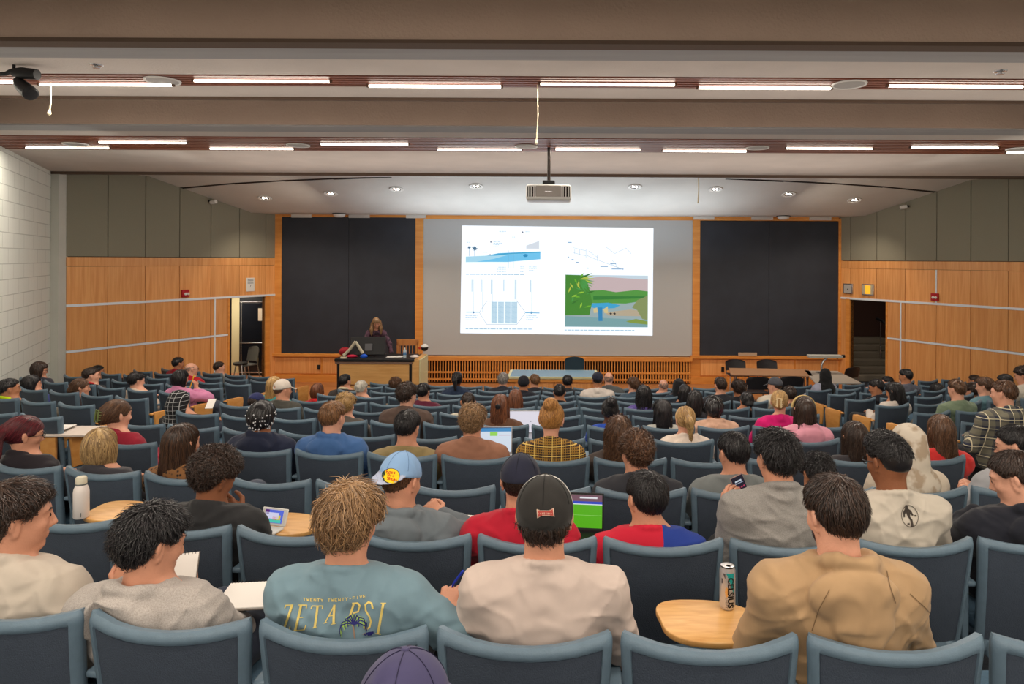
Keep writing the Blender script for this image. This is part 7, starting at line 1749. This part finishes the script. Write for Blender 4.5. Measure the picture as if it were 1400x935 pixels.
# ------------------------------------------------------------------ things on the tablets and in the hands
def on_ray(px, py, z):
    """point at height z seen at that place of the photo"""
    dy = (py - Y0) - ROLL * (px - X0); Yp = F * (CZ - z) / dy; return P(px, py, Yp)
def small_things():
    # can on the open tablet
    zt = rowZ(0) + 0.702; v = on_ray(997, 836, zt)
    r = empty('drink_can', (v.x, v.y + 0.028, zt), 0.25, 'silver energy drink can lettered CELSIUS on the open round tablet', 'can')
    m = MB(); m.lathe([(0.0, 0.004), (0.022, 0.0), (0.0255, 0.006), (0.0288, 0.016), (0.0290, 0.05), (0.0290, 0.132), (0.0284, 0.142), (0.0258, 0.151), (0.0258, 0.156), (0.0245, 0.1565)], 36); m.build('can_body', mat('can_silver', S(206, 204, 206), 0.28, 0.55), r, True)
    m = MB(); m.lathe([(0.0258, 0.153), (0.0262, 0.1572), (0.0250, 0.1575), (0.0235, 0.1520), (0.0, 0.1515)], 36); m.build('lid', mat('can_lid', S(28, 28, 30), 0.3, 0.5), r, True)
    m = MB(); m.lathe([(0.006, 0.1545), (0.0085, 0.1555), (0.0085, 0.1565), (0.006, 0.1565)], 16, (0.0, -0.006, 0)); m.lathe([(0.004, 0.1545), (0.006, 0.1555), (0.004, 0.1562)], 12, (0.0, 0.006, 0)); m.build('pull_tab', M_CHROME, r, True)
    def wrap(mesh_o, ang, rad=0.0296):
        for vv in mesh_o.data.vertices:
            x, z = vv.co.x, vv.co.y; th = ang + x / rad; vv.co = (rad * math.sin(th), -rad * math.cos(th), z + (0.0))
    def wtext(s_, size, ang, zc_, m_, bold=0.0, nm='lettering'):
        # upright text turned so that it reads downwards
        c = bpy.data.curves.new(nm, 'FONT'); c.body = s_; c.size = size; c.align_x = 'CENTER'; c.align_y = 'CENTER'; c.offset = bold; c.resolution_u = 3; o = bpy.data.objects.new(nm, c); COL.objects.link(o); c.materials.append(m_)
        me = bpy.data.meshes.new_from_object(o.evaluated_get(bpy.context.evaluated_depsgraph_get())); bpy.data.objects.remove(o); me.name = nm; o = link(nm, me, [] , r)
        if not len(me.materials): me.materials.append(m_)
        for vv in me.vertices: x, y = vv.co.x, vv.co.y; vv.co = (y, zc_ - x, 0)
        import bmesh
        bm = bmesh.new(); bm.from_mesh(me); bmesh.ops.triangulate(bm, faces=bm.faces[:])
        for _ in range(4):
            es = [e for e in bm.edges if e.calc_length() > 0.0022]
            if not es: break
            bmesh.ops.subdivide_edges(bm, edges=es, cuts=1); bmesh.ops.triangulate(bm, faces=bm.faces[:])
        bm.to_mesh(me); bm.free(); wrap(o, ang)
    M_INK = mat('can_ink', S(20, 20, 22), 0.4)
    m = MB()
    def patch(mb, a0, a1, z0, z1, fn, rad):
        n = 14
        for i in range(n):
            for j in range(n):
                u0, u1, w0, w1 = i / n, (i + 1) / n, j / n, (j + 1) / n
                if fn((u0 + u1) / 2, (w0 + w1) / 2):
                    q = [(a0 + (a1 - a0) * a, z0 + (z1 - z0) * b) for a, b in ((u0, w0), (u1, w0), (u1, w1), (u0, w1))]; mb.add([(rad * math.sin(a), -rad * math.cos(a), z) for a, z in q], [(0, 1, 2, 3)])
    patch(m, -0.62, 0.38, 0.068, 0.138, lambda u, w: w > 1 - 1.15 * u, 0.0292); m.build('label_teal', mat('can_teal', S(30, 160, 160), 0.3), r)
    m = MB(); patch(m, -0.8, -0.35, 0.05, 0.088, lambda u, w: (u - 0.5) ** 2 + (w - 0.5) ** 2 < 0.22, 0.0292); m.build('label_orange', mat('can_orange', S(232, 170, 96), 0.3), r)
    m = MB(); patch(m, -1.3, -1.08, 0.098, 0.116, lambda u, w: True, 0.0292); patch(m, -1.05, -0.75, 0.118, 0.136, lambda u, w: u + w > 0.8, 0.0292); m.build('label_dark', mat('can_gray', S(90, 86, 92), 0.3), r)
    wtext('CELSIUS', 0.031, -0.10, 0.068, M_INK, 0.0012); wtext('LIVE FIT', 0.011, -0.62, 0.030, mat('can_grayink', S(110, 106, 104), 0.4), 0.0)
    # white bottle on the tablet of the second row
    zt = rowZ(1) + 0.702; v = on_ray(111, 707, zt)
    r = empty('drink_bottle', (v.x, v.y, zt), 0, 'tall white insulated bottle standing on a wooden tablet at the left', 'bottle')
    m = MB(); m.lathe([(0, 0.0), (0.034, 0.0), (0.037, 0.006), (0.037, 0.135), (0.035, 0.15), (0.028, 0.168), (0.0255, 0.175)], 28); m.build('bottle_body', mat('bottle_white', S(226, 216, 210), 0.35), r, True)
    m = MB(); m.lathe([(0.0262, 0.172), (0.0262, 0.182)], 28); m.lathe([(0.0262, 0.172), (0.0275, 0.176), (0.0262, 0.182), (0.0, 0.182)], 28); m.build('neck_ring', mat('bottle_gray', S(110, 114, 112), 0.4), r, True)
    m = MB(); m.lathe([(0.0265, 0.182), (0.0268, 0.208), (0.022, 0.216), (0.008, 0.217), (0.0, 0.213)], 28); m.build('cap', mat('bottle_cap', S(208, 200, 178), 0.5), r, True)
    m = MB(); m.box(0.020, 0.0215, -0.034, -0.030, 0.012, 0.034); m.build('logo', mat('bottle_gray', (0, 0, 0)), r)
    M_PAPER = mat('paper_white', S(232, 226, 220), 0.85); M_COV = mat('cover_gray', S(120, 110, 100), 0.7)
    def notebook(lab, px, py, z, w_, d_, rz, tilt=(0, 0), nm='notebook', spiral=True, mcol=None, th=0.010):
        v = on_ray(px, py, z); r = empty(nm, tuple(v), 0, lab, nm.replace('_', ' ')); r.rotation_euler = (tilt[0], tilt[1], rz)
        m = MB(); m.box(-w_, w_, -d_, d_, 0.002, th); m.build('pages', mcol or M_PAPER, r, bevel=0.002)
        m = MB(); m.box(-w_ - 0.003, w_ + 0.003, -d_ - 0.003, d_ + 0.003, 0, 0.002); m.build('cover', M_COV, r)
        if spiral:
            m = MB()
            for i in range(int(w_ * 2 / 0.012)): x = -w_ + 0.006 + i * 0.012; m.tube([(x, d_ - 0.006, th), (x, d_ + 0.004, th + 0.005), (x, d_ + 0.008, 0.003)], 0.0012, 5, cap=False)
            m.build('spiral', M_BLACK, r)
        return r
    notebook('open white spiral notebook between the grey hoodie and the lettered t-shirt', 352, 815, rowZ(0) + 0.70, 0.13, 0.10, 0.12)
    notebook('small notebook held up behind the head of the man in the heather hoodie', 248, 788, rowZ(0) + 0.80, 0.05, 0.08, 0.3, (0.9, 0))
    notebook('white notebook under the hand of the man in the light blue cap', 634, 716, rowZ(1) + 0.70, 0.10, 0.10, -0.2)
    notebook('notebook under the hand holding the blue pen', 612, 846, rowZ(0) + 0.70, 0.07, 0.10, 0.2)
    notebook('pale paper on the tablet of the young man in the black hoodie', 1342, 722, rowZ(1) + 0.70, 0.06, 0.10, 0.3, nm='paper', spiral=False, th=0.004)
    notebook('white paper held by the woman in the pink top', 288, 552, rowZ(7) + 0.72, 0.05, 0.10, 0.2, (0.5, 0), nm='paper', spiral=False, th=0.004)
    notebook('open book on the wide white desk at the left aisle', 82, 585, rowZ(4) + 0.70, 0.10, 0.10, 0.1, nm='book', spiral=False)
    # broad white folding desk at the left aisle
    v = on_ray(99, 588, rowZ(4) + 0.69)
    r = empty('side_desk', (v.x, v.y, rowZ(4)), 0.05, 'small white-topped desk with a wooden side at the left aisle', 'desk')
    m = MB(); m.box(-0.24, 0.22, -0.16, 0.2, 0.66, 0.685); m.build('desk_top', mat('desk_white', S(214, 200, 190), 0.4), r, bevel=0.006)
    m = MB(); m.prism([(-0.15, 0.28), (0.18, 0.28), (0.18, 0.655), (-0.15, 0.655)], -0.2, -0.17, lambda a, b, h: (h, a, b)); m.prism([(-0.2, 0.3), (-0.06, 0.3), (-0.06, 0.655), (-0.2, 0.655)], -0.155, -0.125, lambda a, b, h: (a, h, b)); m.build('side_panel', M_ARM, r)
    m = MB(); m.tube([(-0.16, 0, 0.0), (-0.16, 0, 0.3)], 0.02, 8); m.tube([(0.16, 0.1, 0.0), (0.16, 0.1, 0.66)], 0.016, 8); m.build('leg', M_BLACK, r, True)
    # blue pen
    p = who('lettered blue-grey'); w_ = Matrix.Translation(p['root']) @ Matrix.Rotation(p['rz'], 4, 'Z') @ (p['hd'][1][2] + p['hd'][1][3].normalized() * 0.11)
    m = MB(); m.tube([w_ + Vector((-0.02, 0.01, -0.05)) - w_, Vector((0.0, 0.0, 0.0)), Vector((0.035, -0.01, 0.05))], [0.002, 0.0048, 0.0048], 8); tag(m.build('pen', mat('pen_blue', S(30, 60, 190), 0.35), None, True, loc=w_), 'blue pen held by the man in the lettered t-shirt', 'pen')
    p = who('the woman in the pink top'); w_ = Matrix.Translation(p['root']) @ Matrix.Rotation(p['rz'], 4, 'Z') @ (p['hd'][1][2] + Vector((-0.03, -0.03, 0.10)))
    m = MB(); m.tube([Vector((0.02, 0, 0.09)), Vector((-0.03, -0.02, -0.10))], 0.0065, 6); tag(m.build('pencil', mat('pencil_yellow', S(236, 190, 40), 0.5), None, True, loc=w_), 'yellow pencil raised by the woman in the pink top', 'pencil')
    # screens
    def slab(lab, nm, px, py, Y, w_, h_, rx, rz, case, kind, base=True, cat=None):
        v = P(px, py, Y); r = empty(nm, tuple(v), 0, lab, cat or nm.replace('_', ' ')); r.rotation_euler = (rx, 0, rz)
        m = MB(); m.box(-w_ - 0.008, w_ + 0.008, 0.0, 0.008, -0.010, 2 * h_ + 0.010); m.build('screen_case', case, r, bevel=0.003)
        m = MB(); m.box(-w_, w_, -0.001, 0.0, 0, 2 * h_); m.build('display', kind, r)
        if base:
            m = MB(); m.box(-w_ - 0.008, w_ + 0.008, -0.22, 0.006, -0.022, -0.008, Matrix.Rotation(-rx, 4, 'X')); m.build('keyboard_deck', case, r, bevel=0.003)
        return r
    def disp(nm, c, e=0.9): cc = S(*c); return mat('display_' + nm, (0.01, 0.01, 0.01), 0.3, emit=(cc[0], cc[1], cc[2], e * 2 ** -EXPO))
    M_ALU = mat('laptop_alu', S(170, 172, 176), 0.35, 0.6)
    r = slab('laptop showing a football match, behind the black cap', 'laptop', 792, 724, rowY(1, 0.1) + 0.52, 0.115, 0.085, -0.22, -0.1, M_BLACK, disp('pitch', (84, 176, 20)))
    def strip(r, nm, x0, x1, z0, z1, c, y=-0.0022, e=0.9): m = MB(); m.box(x0, x1, y, y + 0.0012, z0, z1); m.build(nm, disp(nm + '_%d_%d' % c[:2], c, e), r)
    strip(r, 'crowd', -0.115, 0.115, 0.138, 0.17, (116, 82, 96)); strip(r, 'banner', -0.115, 0.115, 0.126, 0.138, (40, 70, 190)); strip(r, 'score', 0.0, 0.09, 0.152, 0.160, (230, 230, 236), -0.0034); strip(r, 'line', -0.115, 0.115, 0.122, 0.126, (230, 236, 240)); strip(r, 'line', -0.115, 0.115, 0.07, 0.0715, (150, 214, 110)); strip(r, 'line', -0.115, 0.115, 0.0, 0.01, (30, 34, 30))
    r = slab('silver laptop with a white and blue page, right of the brown sweater', 'laptop', 673, 618, rowY(3, -0.5) + 0.50, 0.15, 0.095, -0.2, 0.05, M_ALU, disp('page', (214, 226, 240)))
    strip(r, 'toolbar', -0.15, 0.15, 0.158, 0.19, (60, 140, 196)); strip(r, 'block', -0.02, 0.04, 0.125, 0.156, (150, 214, 90)); strip(r, 'rule', 0.05, 0.14, 0.128, 0.131, (200, 120, 150)); strip(r, 'block', -0.15, 0.15, 0.185, 0.19, (30, 60, 100), -0.0034)
    r = slab('large laptop with a plain white page beside the auburn hair', 'laptop', 716, 591, rowY(5, -0.3) + 0.50, 0.175, 0.11, -0.2, 0.0, M_ALU, disp('whitepage', (226, 222, 234)))
    strip(r, 'mark', 0.01, 0.06, 0.065, 0.07, (226, 60, 140)); strip(r, 'mark', 0.07, 0.08, 0.11, 0.12, (90, 90, 110))
    # phone in the raised hands
    p = who('holding up a phone'); r = empty('phone', tuple(P(1014, 670, rowY(1, 0.9) + 0.50)), 0, 'black phone with a lit screen held up by the man in the grey sweatshirt', 'phone'); r.rotation_euler = (-0.15, -0.35, 0.25)
    m = MB(); m.box(-0.036, 0.036, 0.0, 0.008, -0.06, 0.075); m.build('phone_case', mat('case_rose', S(150, 116, 110), 0.4), r, bevel=0.004)
    m = MB(); m.box(-0.033, 0.033, -0.001, 0.0, -0.057, 0.072); m.build('display', disp('phone', (22, 20, 40)), r)
    strip(r, 'clock', -0.018, 0.018, 0.045, 0.052, (200, 210, 220)); strip(r, 'text_line', -0.024, 0.024, 0.036, 0.039, (160, 170, 190))
    for i in range(4): strip(r, 'icon', -0.025 + 0.014 * i, -0.017 + 0.014 * i, 0.012, 0.02, (180, 60, 90))
    strip(r, 'glow', -0.02, 0.02, -0.03, -0.01, (70, 24, 60)); 
    # hand-held game console
    zt = rowZ(1) + 0.702; v = on_ray(371, 722, zt); r = empty('game_console', tuple(v), -0.25, 'white folding game console with a colourful screen on a wooden tablet', 'game console')
    m = MB(); m.box(-0.075, 0.075, -0.085, 0.0, 0.0, 0.013); m.build('console_base', M_WHITE, r, bevel=0.005)
    Mt = Matrix.Rotation(-0.35, 4, 'X'); m = MB(); m.box(-0.075, 0.075, 0.0, 0.010, 0.012, 0.098, Mt); m.build('console_lid', M_WHITE, r, bevel=0.004)
    m = MB(); m.box(-0.052, 0.052, -0.0015, 0.0, 0.026, 0.088, Mt); m.build('display', disp('game', (90, 110, 220)), r)
    for nm, x0, x1, z0, z1, c in (('game_sky', -0.05, 0.03, 0.045, 0.075, (214, 214, 240)), ('game_figure', -0.005, 0.02, 0.04, 0.055, (216, 70, 40)), ('game_ground', -0.05, 0.045, 0.028, 0.042, (80, 200, 180)), ('game_tree', 0.02, 0.04, 0.042, 0.064, (220, 200, 50)), ('game_corner', -0.052, -0.03, 0.066, 0.088, (90, 40, 120))):
        m = MB(); m.box(x0, x1, -0.0028, -0.0016, z0, z1, Mt); m.build(nm, disp(nm, c), r)
    # bags
    def bag(lab, px, py, z, w_, h_, c):
        v = on_ray(px, py, z); r = empty('backpack', (v.x, v.y, z), 0.1, lab, 'backpack'); f = Field(Vector((-w_ - 0.08, -0.16, -0.02)), Vector((w_ + 0.08, 0.2, h_ + 0.1)), 0.014)
        f.ell((0, 0, h_ * 0.42), (w_, 0.12, h_ * 0.5), None, 0.03); f.ell((0, -0.09, h_ * 0.28), (w_ * 0.75, 0.05, h_ * 0.25), None, 0.02); f.D += folds(f, 0.007, 3, (0, 0, 0)); X, Y_, Z = f.grids(); f.cut(-Z + 0 * X + 0 * Y_, 0.004)
        me, _, _ = f.mesh('bag_body', 1); link('bag_body', me, cloth_mat('bag_%d_%d' % c[:2], c), r)
        m = MB()
        for q in (-0.4, 0.4): m.tube([(q * w_, 0.08, h_ * 0.85), (q * w_ * 1.2, 0.16, h_ * 0.6), (q * w_, 0.12, h_ * 0.15)], 0.012, 6)
        m.tube([(-0.03, 0.02, h_ * 0.9), (0, 0.02, h_), (0.03, 0.02, h_ * 0.9)], 0.008, 6); m.build('strap', M_BLACK, r, True)
    bag('black backpack lying in the left aisle behind the blond bob', 92, 640, rowZ(3), 0.16, 0.42, (30, 30, 32))
    bag('dark backpack propped at the left aisle seats', 306, 585, rowZ(8) + 0.0, 0.16, 0.40, (34, 34, 38))
small_things()
